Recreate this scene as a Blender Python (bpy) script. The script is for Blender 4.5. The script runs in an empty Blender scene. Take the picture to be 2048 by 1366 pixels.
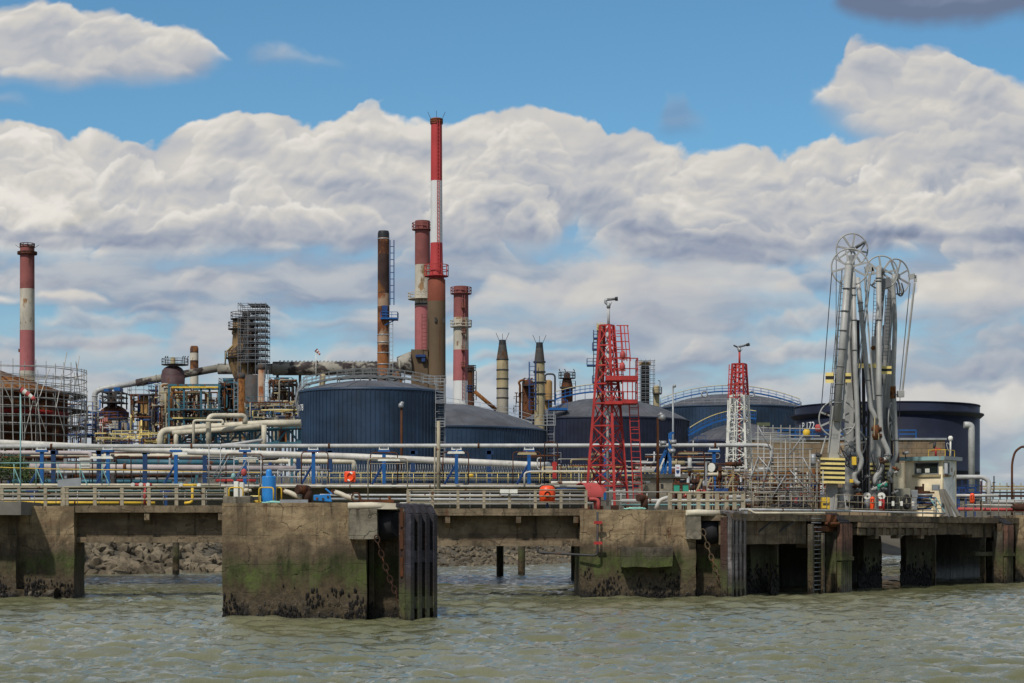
import bpy, math, random
import numpy as np
from mathutils import Vector, Matrix, noise as mnoise
R = math.radians
random.seed(7)
SC = bpy.context.scene
COL = SC.collection
F = 3982.0      # focal length in photo pixels
H = 3.2         # eye above the water
HY = 1065.0     # horizon row
def P(px, py, d): return Vector(((px-1024)/F*d, d, H+(HY-py)/F*d))
def S(d): return d/F
def X(px, d): return (px-1024)/F*d
def Zh(py, d): return H+(HY-py)/F*d

# ------------------------------------------------------------------ objects
WL = {}
def tag(o, label=None, cat=None, group=None, kind=None):
    if label: o['label'] = label
    if cat: o['category'] = cat
    if group: o['group'] = group
    if kind or cat: o['kind'] = kind or 'thing'
    return o
def thing(name, label, cat, loc=(0, 0, 0), group=None):
    o = bpy.data.objects.new(name, None); COL.objects.link(o)
    o.location = loc; o.empty_display_size = .3
    WL[o.name] = Vector(loc)
    return tag(o, label, cat, group)
def copy_thing(o, loc=None, label=None, parent=None):
    c = o.copy(); COL.objects.link(c)
    if parent: c.parent = parent
    if loc is not None: c.location = loc
    if label: c['label'] = label
    for ch in o.children: copy_thing(ch, parent=c)
    return c

def roundpath(pts, rad, k=5):
    pts = [Vector(p) for p in pts]
    out = [pts[0]]
    for i in range(1, len(pts)-1):
        a, b, c = pts[i-1], pts[i], pts[i+1]
        d1 = (a-b); d2 = (c-b)
        r = min(rad, d1.length*.48, d2.length*.48)
        p, q = b+d1.normalized()*r, b+d2.normalized()*r
        for j in range(k+1):
            t = j/k
            out.append((1-t)**2*p+2*t*(1-t)*b+t*t*q)
    out.append(pts[-1])
    return out

class MB:
    def __init__(s): s.v = []; s.f = []; s.m = []; s.s = []; s.cur = 0; s.smooth = False
    def face(s, idx, sm=None):
        s.f.append(idx); s.m.append(s.cur); s.s.append(s.smooth if sm is None else sm)
    def hexa(s, c):
        b = len(s.v); s.v += [tuple(p) for p in c]
        for q in ((0,3,2,1),(4,5,6,7),(0,1,5,4),(1,2,6,5),(2,3,7,6),(3,0,4,7)): s.face([b+i for i in q], False)
        return s
    def box(s, x0, x1, y0, y1, z0, z1):
        return s.hexa([(x0,y0,z0),(x1,y0,z0),(x1,y1,z0),(x0,y1,z0),(x0,y0,z1),(x1,y0,z1),(x1,y1,z1),(x0,y1,z1)])
    def obox(s, c, a, b, d):
        c, a, b, d = Vector(c), Vector(a), Vector(b), Vector(d)
        return s.hexa([c-a-b-d, c+a-b-d, c+a+b-d, c-a+b-d, c-a-b+d, c+a-b+d, c+a+b+d, c-a+b+d])
    def bar(s, p0, p1, w, h=None):
        p0, p1 = Vector(p0), Vector(p1); h = h or w
        d = p1-p0
        if d.length < 1e-6: return s
        dn = d.normalized()
        up = Vector((0,0,1)) if abs(dn.z) < .9 else Vector((0,1,0))
        a = dn.cross(up).normalized(); b = a.cross(dn).normalized()
        return s.obox((p0+p1)/2, d/2, a*w/2, b*h/2)
    def tube(s, pts, r, n=8, cap=True, closed=False):
        pts = [Vector(p) for p in pts]; N = len(pts)
        rs = list(r) if hasattr(r, '__len__') else [r]*N
        tang = []
        for i in range(N):
            if closed: t = pts[(i+1)%N]-pts[i-1]
            elif i == 0: t = pts[1]-pts[0]
            elif i == N-1: t = pts[-1]-pts[-2]
            else: t = (pts[i+1]-pts[i]).normalized()+(pts[i]-pts[i-1]).normalized()
            tang.append(t.normalized() if t.length > 1e-9 else Vector((0,0,1)))
        t0 = tang[0]; up = Vector((0,0,1)) if abs(t0.z) < .9 else Vector((1,0,0))
        a = t0.cross(up).normalized(); b0 = len(s.v)
        for i in range(N):
            t = tang[i]; a = (a-t*a.dot(t)); a = a.normalized() if a.length > 1e-6 else t.orthogonal().normalized()
            b = t.cross(a)
            for k in range(n):
                th = 2*math.pi*k/n
                s.v.append(tuple(pts[i]+(a*math.cos(th)+b*math.sin(th))*rs[i]))
        rings = N if closed else N-1
        for i in range(rings):
            j = (i+1)%N
            for k in range(n):
                k2 = (k+1)%n
                s.face([b0+i*n+k, b0+i*n+k2, b0+j*n+k2, b0+j*n+k], n > 5)
        if cap and not closed:
            s.face([b0+k for k in range(n)][::-1], False); s.face([b0+(N-1)*n+k for k in range(n)], False)
        return s
    def lathe(s, cx, cy, prof, n=24, mats=None, capb=False, capt=True, a0=0, a1=2*math.pi, smooth=True):
        b0 = len(s.v); full = abs(a1-a0-2*math.pi) < 1e-6; m = n if full else n+1
        for r, z in prof:
            for k in range(m):
                th = a0+(a1-a0)*k/n
                s.v.append((cx+r*math.cos(th), cy+r*math.sin(th), z))
        for i in range(len(prof)-1):
            if mats: s.cur = mats[i]
            for k in range(n):
                k2 = (k+1)%m
                s.face([b0+i*m+k, b0+i*m+k2, b0+(i+1)*m+k2, b0+(i+1)*m+k], smooth)
        if full:
            if capt: s.face([b0+(len(prof)-1)*m+k for k in range(m)], False)
            if capb: s.face([b0+k for k in range(m)][::-1], False)
        return s
    def ball(s, c, r, n=10, sq=(1,1,1)):
        c = Vector(c); b0 = len(s.v); h = n//2
        for i in range(h+1):
            ph = math.pi*i/h
            for k in range(n):
                th = 2*math.pi*k/n
                s.v.append((c.x+r*sq[0]*math.sin(ph)*math.cos(th), c.y+r*sq[1]*math.sin(ph)*math.sin(th), c.z-r*sq[2]*math.cos(ph)))
        for i in range(h):
            for k in range(n):
                s.face([b0+i*n+k, b0+i*n+(k+1)%n, b0+(i+1)*n+(k+1)%n, b0+(i+1)*n+k], True)
        return s
    def grid(s, o, du, dv, nu, nv, amp=0, fs=1.0):
        o, du, dv = Vector(o), Vector(du), Vector(dv); b0 = len(s.v)
        for j in range(nv+1):
            for i in range(nu+1):
                p = o+du*(i/nu)+dv*(j/nv)
                if amp:
                    p = p+mnoise.noise_vector(p*fs)*amp+mnoise.noise_vector(p*fs*4.1)*amp*.45
                s.v.append(tuple(p))
        for j in range(nv):
            for i in range(nu):
                a = b0+j*(nu+1)+i
                s.face([a, a+1, a+nu+2, a+nu+1], False)
        return s
    def rbox(s, x0, x1, y0, y1, z0, z1, st=.25, amp=.03, fs=1.3):
        nx, ny, nz = [max(1, int(abs(b-a)/st)) for a, b in ((x0,x1),(y0,y1),(z0,z1))]
        dx, dy, dz = Vector((x1-x0,0,0)), Vector((0,y1-y0,0)), Vector((0,0,z1-z0))
        s.grid((x0,y0,z0), dx, dz, nx, nz, amp, fs); s.grid((x0,y1,z0), dz, dx, nz, nx, amp, fs)
        s.grid((x0,y0,z0), dz, dy, nz, ny, amp, fs); s.grid((x1,y0,z0), dy, dz, ny, nz, amp, fs)
        s.grid((x0,y0,z1), dx, dy, nx, ny, amp, fs); s.grid((x0,y0,z0), dy, dx, ny, nx, amp, fs)
        return s
    def xform(s, mat, start=0):
        for i in range(start, len(s.v)): s.v[i] = tuple(mat @ Vector(s.v[i]))
        return s
    def build(s, name, mat, parent=None, label=None, bevel=0, merge=False):
        me = bpy.data.meshes.new(name)
        off = WL.get(parent.name, Vector()) if parent else Vector()
        vs = [(v[0]-off.x, v[1]-off.y, v[2]-off.z) for v in s.v]
        me.from_pydata(vs, [], s.f)
        for m in (mat if isinstance(mat, (list, tuple)) else [mat]): me.materials.append(m)
        me.polygons.foreach_set('material_index', s.m)
        me.polygons.foreach_set('use_smooth', s.s)
        me.update()
        o = bpy.data.objects.new(name, me); COL.objects.link(o)
        if parent: o.parent = parent
        WL[o.name] = off
        if label: o['label'] = label
        if bevel:
            b = o.modifiers.new('b', 'BEVEL'); b.width = bevel; b.segments = 2; b.limit_method = 'ANGLE'
        return o

# ------------------------------------------------------------------ node helper
class NT:
    def __init__(s, nt): s.nt = nt; s.n = nt.nodes; s.l = nt.links
    def node(s, t, **kw):
        n = s.n.new(t)
        for k, v in kw.items(): setattr(n, k, v)
        return n
    def link(s, a, b): s.l.new(a, b)
    def setin(s, sock, v):
        if isinstance(v, bpy.types.NodeSocket): s.link(v, sock)
        elif v is not None: sock.default_value = v
    def math(s, op, a, b=None, c=None, clamp=False):
        n = s.node('ShaderNodeMath', operation=op); n.use_clamp = clamp
        s.setin(n.inputs[0], a); s.setin(n.inputs[1], b)
        if c is not None: s.setin(n.inputs[2], c)
        return n.outputs[0]
    def mix(s, fac, a, b, blend='MIX'):
        n = s.node('ShaderNodeMix', data_type='RGBA', blend_type=blend)
        s.setin(n.inputs['Factor'], fac)
        def c(v): return (*v, 1) if isinstance(v, (tuple, list)) and len(v) == 3 else v
        s.setin(n.inputs[6], c(a)); s.setin(n.inputs[7], c(b))
        return n.outputs[2]
    def noise(s, vec, scale, detail=4, rough=.55, w=None, dist=0):
        n = s.node('ShaderNodeTexNoise')
        if w is not None: n.noise_dimensions = '4D'; s.setin(n.inputs['W'], w)
        s.setin(n.inputs['Vector'], vec); n.inputs['Scale'].default_value = scale
        n.inputs['Detail'].default_value = detail; n.inputs['Roughness'].default_value = rough
        n.inputs['Distortion'].default_value = dist
        return n.outputs[0]
    def sstep(s, x, a, b, o0=0., o1=1.):
        n = s.node('ShaderNodeMapRange', interpolation_type='SMOOTHSTEP')
        s.setin(n.inputs[0], x); s.setin(n.inputs[1], a); s.setin(n.inputs[2], b)
        s.setin(n.inputs[3], o0); s.setin(n.inputs[4], o1)
        return n.outputs[0]
    def scalev(s, vec, sc):
        n = s.node('ShaderNodeVectorMath', operation='MULTIPLY'); s.setin(n.inputs[0], vec); n.inputs[1].default_value = sc
        return n.outputs[0]
    def xyz(s, vec):
        n = s.node('ShaderNodeSeparateXYZ'); s.setin(n.inputs[0], vec); return n.outputs
    def comb(s, x, y, z=0.):
        n = s.node('ShaderNodeCombineXYZ'); s.setin(n.inputs[0], x); s.setin(n.inputs[1], y); s.setin(n.inputs[2], z); return n.outputs[0]
    def curve(s, x, pts):
        n = s.node('ShaderNodeFloatCurve'); c = n.mapping.curves[0]
        n.mapping.use_clip = False
        c.points[0].location = pts[0]; c.points[1].location = pts[-1]
        for p in pts[1:-1]: c.points.new(*p)
        for p in c.points: p.handle_type = 'AUTO'
        n.mapping.update(); s.setin(n.inputs['Value'], x)
        return n.outputs[0]

# ------------------------------------------------------------------ materials
MATS = {}
def newmat(name):
    m = bpy.data.materials.new(name); m.use_nodes = True
    t = NT(m.node_tree); b = t.n['Principled BSDF']
    return m, t, b
def M(name, col, rough=.6, metal=0., var=.18, scale=1.2, rust=0., rc=(.10,.035,.014), rs=1.0, streak=.35, bump=.15, spec=.35, dirt=.25):
    """painted / bare surface with tone variation, dirt runs and rust patches"""
    m, t, b = newmat(name)
    tc = t.node('ShaderNodeTexCoord').outputs['Object']
    rnd = t.math('MULTIPLY', t.node('ShaderNodeObjectInfo').outputs['Random'], 20.)
    n1 = t.noise(tc, scale, 5, .6, rnd)
    n2 = t.noise(t.scalev(tc, (rs*2, rs*2, rs*2*streak)), 1.0, 6, .65, rnd)
    f1 = t.sstep(n1, .3, .7)
    lo = tuple(c*(1-var) for c in col); hi = tuple(min(1, c*(1+var)) for c in col)
    c = t.mix(f1, lo, hi)
    if dirt:
        n3 = t.noise(t.scalev(tc, (3.5*scale, 3.5*scale, .6*scale)), 1., 4, .6, rnd)
        c = t.mix(t.sstep(n3, .5, .75, 0., dirt), c, tuple(x*.35+.01 for x in col))
    if rust > 0:
        # rust: share of the surface rusted
        th = .66-.36*rust
        rf = t.sstep(n2, th, th+.08)
        rcol = t.mix(f1, tuple(x*.55 for x in rc), tuple(x*1.7 for x in rc))
        c = t.mix(rf, c, rcol)
        t.link(t.math('ADD', t.math('MULTIPLY', rf, .3), rough, clamp=True), b.inputs['Roughness'])
    else: b.inputs['Roughness'].default_value = rough
    t.link(c, b.inputs['Base Color'])
    b.inputs['Metallic'].default_value = metal
    b.inputs['Specular IOR Level'].default_value = spec
    if bump:
        bn = t.node('ShaderNodeBump'); bn.inputs['Strength'].default_value = bump; bn.inputs['Distance'].default_value = .05
        t.link(n2, bn.inputs['Height']); t.link(bn.outputs[0], b.inputs['Normal'])
    MATS[name] = m
    return m
# ------------------------------------------------------------------ clouds: a procedural field over direction (azimuth tangent, elevation tangent)
def perlin(x, y, seed):
    rs = np.random.RandomState(seed); perm = rs.permutation(512); perm = np.concatenate([perm, perm])
    ang = rs.rand(512)*2*np.pi; gx, gy = np.cos(ang), np.sin(ang)
    xi = np.floor(x).astype(int); yi = np.floor(y).astype(int); xf = x-xi; yf = y-yi
    def g(ix, iy, fx, fy):
        h = perm[(perm[ix & 511]+iy) & 511]; return gx[h]*fx+gy[h]*fy
    u = xf**3*(xf*(xf*6-15)+10); v = yf**3*(yf*(yf*6-15)+10)
    a = g(xi, yi, xf, yf); b = g(xi+1, yi, xf-1, yf); c = g(xi, yi+1, xf, yf-1); d = g(xi+1, yi+1, xf-1, yf-1)
    return ((a+(b-a)*u)+((c+(d-c)*u)-(a+(b-a)*u))*v)*1.5
def fbm(x, y, o, seed, g=.5):
    s = 0; a = 1; n = 0
    for i in range(o): s = s+a*perlin(x*2**i+i*17.3, y*2**i+i*9.1, seed+i); n += a; a *= g
    return s/n
def billow(x, y, o, seed, g=.5):
    s = 0; a = 1; n = 0
    for i in range(o): s = s+a*np.abs(perlin(x*2**i+i*7.7, y*2**i+i*3.1, seed+i)); n += a; a *= g
    return s/n
def ss(x, a, b):
    t = np.clip((x-a)/(b-a), 0, 1); return t*t*(3-2*t)
def blur(a, r):
    # three box passes
    for _ in range(3):
        for ax in (0, 1):
            k = int(r)
            if k < 1: continue
            p = np.pad(a, [(k+1, k) if i == ax else (0, 0) for i in (0, 1)], mode='edge'); c = np.cumsum(p, axis=ax)
            n = a.shape[ax]; i0 = np.arange(n); a = (np.take(c, i0+2*k+1, axis=ax)-np.take(c, i0, axis=ax))/(2*k+1)
    return a
SKU, SKV0, SKV1 = .31, -.03, .33
def make_clouds(W=1400, Hh=813):
    u = (np.arange(W)+.5)/W*2*SKU-SKU; v = (np.arange(Hh)+.5)/Hh*(SKV1-SKV0)+SKV0
    x1 = 1024+u*F; y1 = HY-v*F
    x, y = np.meshgrid(x1, y1)          # rows go up
    step = 2*SKU*F/W
    wx = x+26*fbm(x/130, y/110, 4, 11)+70*fbm(x/420, y/300, 2, 12); wy = y+20*fbm(x/130, y/110, 4, 21)+30*fbm(x/420, y/300, 2, 22)
    def shift(a, dx, dy):   # value found dx px to the right and dy px further up
        return np.roll(np.roll(a, -int(round(dx/step)), 1), -int(round(dy/step)), 0)
    def lamb(h, k):
        gx = (shift(h, 4, 0)-shift(h, -4, 0))/8; gy = (shift(h, 0, 4)-shift(h, 0, -4))/8
        nx, ny = -gx*k, -gy*k
        return (nx*-.42+ny*.66+.62)/np.sqrt(nx*nx+ny*ny+1)-.62
    def shade(h, k):
        # lambert from the upper left at three sizes of relief, plus a soft march for self shadow
        hb = blur(h, 9/step); hm = blur(h, 3/step)
        lam = .70*lamb(blur(h, 16/step), k*1.3)+.42*lamb(hb, k*1.1)+.22*lamb(hm, k*.9)+.08*lamb(h, k*.7)
        sh = np.zeros_like(h)
        for tt in (12, 26, 48, 80, 120):
            sh = np.maximum(sh, np.clip((shift(hb, -.53*tt, .85*tt)-hb)*k-.35*tt, 0, None)/(.9*tt+20))
        return lam, blur(np.clip(sh, 0, 1), 3)
    def comp(dst, al, col, a):
        return dst*(1-a[..., None])+col*a[..., None], al*(1-a)+a
    dst = np.zeros((Hh, W, 3)); al = np.zeros((Hh, W))
    cram = np.array([(.15,.19,.29),(.255,.305,.42),(.385,.42,.49),(.52,.53,.555),(.665,.64,.60),(.84,.805,.745)])
    def colour(tn):
        tn = np.clip(tn, 0, 1)*(len(cram)-1); i = np.minimum(tn.astype(int), len(cram)-2); f = (tn-i)[..., None]
        return cram[i]*(1-f)+cram[i+1]*f
    b1 = billow(wx/300, wy/220, 6, 31, .5); b2 = billow(wx/95, wy/75, 5, 41, .55); f1 = fbm(wx/360, wy/170, 6, 51, .55); f2 = fbm(wx/60, wy/42, 4, 61, .6)
    # 1. layered cloud from the horizon to below the bank
    m1 = fbm(wx/420, wy/95, 6, 71, .5); m2 = fbm(wx/190, wy/60, 5, 72, .5)
    den = .55*f1+.40*m1+.12*m2
    cov = np.interp(y, [380, 440, 490, 560, 640, 700, 780, 900, 1065], [.22, .10, .02, .16, .06, .14, .10, .22, .30])
    d = den+cov
    a = ss(d, -.12, .26)
    lam, sh = shade(blur(d, 3/step)*110+12*b2, 1.)
    pat = ss(m1*.7+m2*.6+f1*.3, -.10, .32)
    tone = .30+.27*pat+.10*lam+.04*f2-.10*sh+np.interp(y, [430, 500, 640, 800, 1000], [.0, -.03, .02, .05, .08])
    dst, al = comp(dst, al, colour(tone), (.40+.60*a)*.93*ss(y, 380, 470))
    # 2. cumulus heads: (top edge, bottom edge) curves and isolated heaps
    def heap(tops, bots, amp, soft, seed, tone0, relief, fadeb=60, tgrad=.0, alpha=1., tv=1.):
        nonlocal dst, al
        tx = np.interp(wx, [p[0] for p in tops], [p[1] for p in tops]); bx = np.interp(wx, [p[0] for p in bots], [p[1] for p in bots])
        bb = b1 if seed == 0 else billow(wx/150, wy/115, 6, seed, .52)
        puff = (bb-.24)*2.2+(b2-.24)*.45
        ct = (wy-tx)+amp*puff; cb = (bx-wy)+amp*.5*f1
        a = ss(ct, -soft*.4, soft)*ss(cb, -fadeb*.5, fadeb)*ss(wx, tops[0][0], tops[0][0]+40)*ss(wx, tops[-1][0], tops[-1][0]-60)
        dep = np.clip(ct, 0, 130)
        hgt = relief*(np.sqrt(dep+1)*3+amp*1.7*puff+34*m2)+5*f2
        lam, sh = shade(hgt, 1.)
        rel = np.clip((wy-tx)/np.maximum(bx-tx, 20), 0, 1)
        tone = tone0+.14*lam-.06*sh-.30*ss(rel, .45, 1.05)+tgrad*(1-rel)+.03*f2+tv*(.30*fbm(wx/240, wy/130, 4, seed+7, .5)+.22*m1)
        dst, al = comp(dst, al, colour(tone), a*alpha)
    det = lamb(blur(150*b1+38*b2, 2/step), 1.)*.9+lamb(blur(60*b1+60*b2, 1), .8)*.5
    lr = np.random.RandomState(17)
    def lump(cx, ty, w, h, hi, lo, amp=1., alpha=1., soft=6., side=.05):
        """one cumulus head: billowed bright top, darker belly that melts into what lies below"""
        nonlocal dst, al
        i0 = int(np.clip(((cx-w-90-1024)/F+SKU)/(2*SKU)*W, 0, W-1)); i1 = int(np.clip(((cx+w+90-1024)/F+SKU)/(2*SKU)*W, 0, W))
        j0 = int(np.clip(((HY-ty-h*1.5-90)/F-SKV0)/(SKV1-SKV0)*Hh, 0, Hh-1)); j1 = int(np.clip(((HY-ty+110)/F-SKV0)/(SKV1-SKV0)*Hh, 0, Hh))
        if i1-i0 < 4 or j1-j0 < 4: return
        sl = np.s_[j0:j1, i0:i1]; X_, Y_ = wx[sl], wy[sl]
        r = np.abs((X_-cx)/(w*.5)); top = ty+h*.95*r**2.3
        pf = (b1[sl]-.25)*1.6+(b2[sl]-.25)*.75+.10*f2[sl]
        ct = Y_-top+amp*h*.75*pf
        a = ss(ct, -soft*.35, soft)*(1-ss(Y_+18*f1[sl], ty+h*.5, ty+h*.95))*(1-ss(r+.25*f2[sl], .62, .98))
        rel = np.clip(ct/h, 0, 1)
        tone = hi+(lo-hi)*ss(rel, .0, .85)-side*np.clip((X_-cx)/(w*.5), -1, 1)+.10*det[sl]+.03*f2[sl]+.34*m2[sl]
        tone = tone+.05*(1-ss(ct, 0, 14))
        c_, a_ = comp(dst[sl], al[sl], colour(tone), a*alpha); dst[sl] = c_; al[sl] = a_
    # low layered heads, smaller towards the horizon
    for y0 in (560, 610, 660, 710, 760, 810, 860, 910, 960):
        sc_ = np.interp(y0, [540, 1000], [1., .55])
        for k in range(11):
            cx = lr.uniform(-300, 2350); w_ = lr.uniform(150, 420)*sc_; lump(cx, y0+lr.uniform(-25, 25), w_, lr.uniform(26, 60)*sc_, lr.uniform(.52, .74), lr.uniform(.30, .44), 1.1, lr.uniform(.35, .8), 14)
    heap([(900,640),(980,566),(1060,548),(1200,530),(1400,514),(1540,522),(1620,575),(1700,640)], [(900,640),(1000,650),(1400,640),(1600,625),(1700,640)], 26, 22, 81, .70, .8, 70, alpha=.85)
    heap([(1780,640),(1850,560),(1920,520),(2000,490),(2100,478),(2700,500)], [(1780,640),(1900,640),(2100,640),(2700,640)], 24, 14, 82, .80, .9, 60)
    heap([(-600,585),(-300,560),(90,592),(110,574),(160,566),(205,578),(235,596),(300,640)], [(-600,660),(-300,660),(90,592),(160,606),(235,598),(300,640)], 8, 10, 83, .80, .6, 12)
    heap([(1650,860),(1740,790),(1850,772),(1960,785),(2050,770),(2700,760)], [(1650,860),(1900,865),(2700,860)], 18, 18, 84, .78, .7, 60, alpha=.8)
    heap([(-600,690),(130,700),(180,640),(260,650),(330,690),(380,648),(450,640),(520,700),(760,690),(850,720)], [(-600,760),(850,760)], 24, 26, 85, .72, .7, 60, alpha=.55)
    # 3. the main bank
    heap([(-700,240),(0,238),(150,252),(250,262),(325,290),(365,262),(450,256),(540,246),(660,240),(860,238),(960,226),(1100,208),(1180,226),(1214,270),(1250,262),(1310,266),(1385,298),(1470,286),(1560,296),(1660,284),(1760,290),(1900,262),(2060,240),(2700,240)],
         [(-700,470),(0,482),(200,494),(480,476),(700,480),(860,490),(1040,502),(1130,486),(1170,438),(1220,452),(1290,490),(1440,490),(1640,502),(1900,506),(2060,492),(2700,490)], 44, 9, 0, .70, 1., 34, tgrad=.05, tv=1.1)
    tops = lambda q: np.interp(q, [0,150,250,325,365,450,540,660,860,960,1100,1180,1214,1250,1310,1385,1470,1560,1660,1760,1900,2060], [238,252,262,290,262,256,246,240,238,226,208,226,270,262,266,298,286,296,284,290,262,240])
    for row in range(7):
        n_ = 17
        for k in lr.permutation(n_):
            cx = -250+2600*(k+lr.uniform(.1, .9))/n_; left = ss(np.array(cx), 1150., 100.); ty = float(tops(np.clip(cx, 0, 2060)))+(16 if row == 0 else row*34+lr.uniform(-14, 14))
            if ty > 450 or (1060 < cx < 1280 and ty > 380): continue
            w_ = lr.uniform(140, 380); h_ = lr.uniform(60, 150)
            hi = lr.uniform(.68, .92)+.12*float(left)-(.10 if row == 0 and lr.rand() < .4 else 0)-.012*row; lo = lr.uniform(.36, .54)+.14*float(left)-.03*row*(1-.6*float(left))
            lump(cx, ty, w_, h_, hi, lo, 1., lr.uniform(.6, .95), lr.uniform(6, 16))
    # grey belly of the bank
    for k in range(22):
        cx = -200+2500*(k+lr.uniform(.1, .9))/22; r_ = cx > 1250
        lump(cx, lr.uniform(424, 456)+(14 if r_ else 0), lr.uniform(240, 440), lr.uniform(44, 66), .38 if r_ else .46, .17 if r_ else .27, .7, lr.uniform(.6, .9), 26) if not 1080 < cx < 1260 else None
    # bright left part, dark belly on the right, as patches of thicker and thinner cloud
    # 4. high pieces over the blue
    heap([(-700,40),(0,10),(120,22),(250,44),(380,66),(450,96),(470,120)], [(-700,150),(0,162),(150,168),(300,156),(400,150),(470,120)], 22, 12, 91, .70, .7, 30)
    heap([(470,120),(520,92),(580,88),(640,110),(720,124)], [(470,122),(560,128),(720,126)], 22, 30, 92, .56, .5, 30, alpha=.55)
    heap([(1300,260),(1330,200),(1370,190),(1420,262)], [(1300,262),(1420,268)], 20, 34, 93, .42, .4, 40, alpha=.5)
    heap([(1590,210),(1650,182),(1700,130),(1720,84),(1800,92),(1900,100),(1950,130),(2060,150),(2700,160)], [(1590,212),(1650,240),(1720,270),(1800,330),(2700,330)], 26, 16, 94, .66, .7, 60)
    heap([(1660,0),(1700,-60),(1800,-110),(2000,-110),(2700,-60)], [(1660,2),(1720,30),(1800,52),(1950,50),(2050,30),(2700,20)], 14, 20, 95, .10, .4, 26, alpha=.95)
    heap([(-700,185),(-40,182),(30,186),(60,205)], [(-700,215),(0,208),(60,207)], 12, 24, 96, .50, .4, 20, alpha=.5)
    for cx, ty, w_, h_, hi, lo in ((60,20,330,80,.90,.56),(250,48,300,70,.86,.52),(380,72,200,50,.82,.54),(90,84,300,60,.66,.50),(260,104,340,50,.72,.56),(120,124,330,40,.80,.66),(1760,92,150,90,.74,.60),(1880,108,240,100,.76,.56),(1700,178,220,60,.74,.58),(1820,190,300,90,.76,.56),(1980,160,260,110,.74,.54),(1900,260,360,80,.78,.60),(2040,230,240,90,.74,.56)):
        lump(cx, ty, w_, h_, hi, lo, .9, .85, 9)
    # 5. broken cloud above the frame, for the light only
    up = ss(fbm(x/500, y/260, 5, 101)+.06, -.05, .25)*ss(y, -60, -220)
    dst, al = comp(dst, al, colour(.6+.5*f1), up*.9)
    return np.dstack([dst/np.maximum(al, 1e-3)[..., None], al])
# ------------------------------------------------------------------ camera
cd = bpy.data.cameras.new('camera'); cam = bpy.data.objects.new('camera', cd); COL.objects.link(cam)
cam.location = (0, 0, H); cam.rotation_euler = (R(90), 0, 0)
cd.sensor_width = 36; cd.lens = F/2048*36; cd.shift_y = (HY-683)/2048
cd.clip_start = .5; cd.clip_end = 20000
SC.camera = cam
SC.view_settings.view_transform = 'Standard'; SC.view_settings.look = 'None'
SC.view_settings.gamma = 1; SC.view_settings.exposure = .06
SC.cycles.max_bounces = 6; SC.cycles.transparent_max_bounces = 16; SC.cycles.volume_bounces = 1

# ------------------------------------------------------------------ sun and sky
SUN_EL, SUN_AZ = 50, -152     # azimuth from +Y towards +X, so behind the eye to the left
sl = bpy.data.lights.new('sun', 'SUN'); sun = bpy.data.objects.new('sun', sl); COL.objects.link(sun)
sl.energy = 3.2; sl.angle = R(2.5); sl.color = (1, .95, .87)
sd = Vector((math.sin(R(SUN_AZ))*math.cos(R(SUN_EL)), math.cos(R(SUN_AZ))*math.cos(R(SUN_EL)), math.sin(R(SUN_EL))))
sun.rotation_euler = sd.to_track_quat('Z', 'Y').to_euler(); sun.location = (0, 0, 200)

w = bpy.data.worlds.new('World'); SC.world = w; w.use_nodes = True
t = NT(w.node_tree); bg = t.n['Background']
sky = t.node('ShaderNodeTexSky', sky_type='NISHITA'); sky.sun_disc = False
sky.sun_elevation = R(SUN_EL); sky.sun_rotation = R(SUN_AZ); sky.air_density = 1.0; sky.dust_density = .3; sky.ozone_density = 2.5
d = t.xyz(t.node('ShaderNodeTexCoord').outputs['Generated'])
yy = t.math('MAXIMUM', t.math('ABSOLUTE', d[1]), .05)
U0 = t.math('DIVIDE', d[0], yy); V0 = t.math('DIVIDE', d[2], yy)
CW, CH = 1400, 813
cim = bpy.data.images.new('cloud_field', CW, CH, alpha=True, float_buffer=True, is_data=True)
cim.pixels.foreach_set(make_clouds(CW, CH).astype(np.float32).ravel()); cim.update(); cim.pack()
it = t.node('ShaderNodeTexImage', interpolation='Cubic', extension='MIRROR'); it.image = cim
t.link(t.comb(t.math('MULTIPLY_ADD', U0, 1/(2*SKU), .5), t.math('MULTIPLY_ADD', V0, 1/(SKV1-SKV0), -SKV0/(SKV1-SKV0))), it.inputs['Vector'])
# blue: nishita, tinted to the photograph's saturation
bl = t.mix(1., sky.outputs[0], (.60, .93, 1.02), 'MULTIPLY')
bs = t.node('ShaderNodeVectorMath', operation='SCALE'); t.link(bl, bs.inputs[0]); bs.inputs['Scale'].default_value = .105
zen = t.sstep(V0, 1.2, 4., 1., .85)       # thinner cloud straight overhead
fin = t.mix(t.math('MULTIPLY', it.outputs['Alpha'], zen), bs.outputs[0], it.outputs['Color'])
t.link(fin, bg.inputs['Color']); bg.inputs['Strength'].default_value = .93
w.cycles.sampling_method = 'MANUAL'; w.cycles.sample_map_resolution = 512
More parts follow.
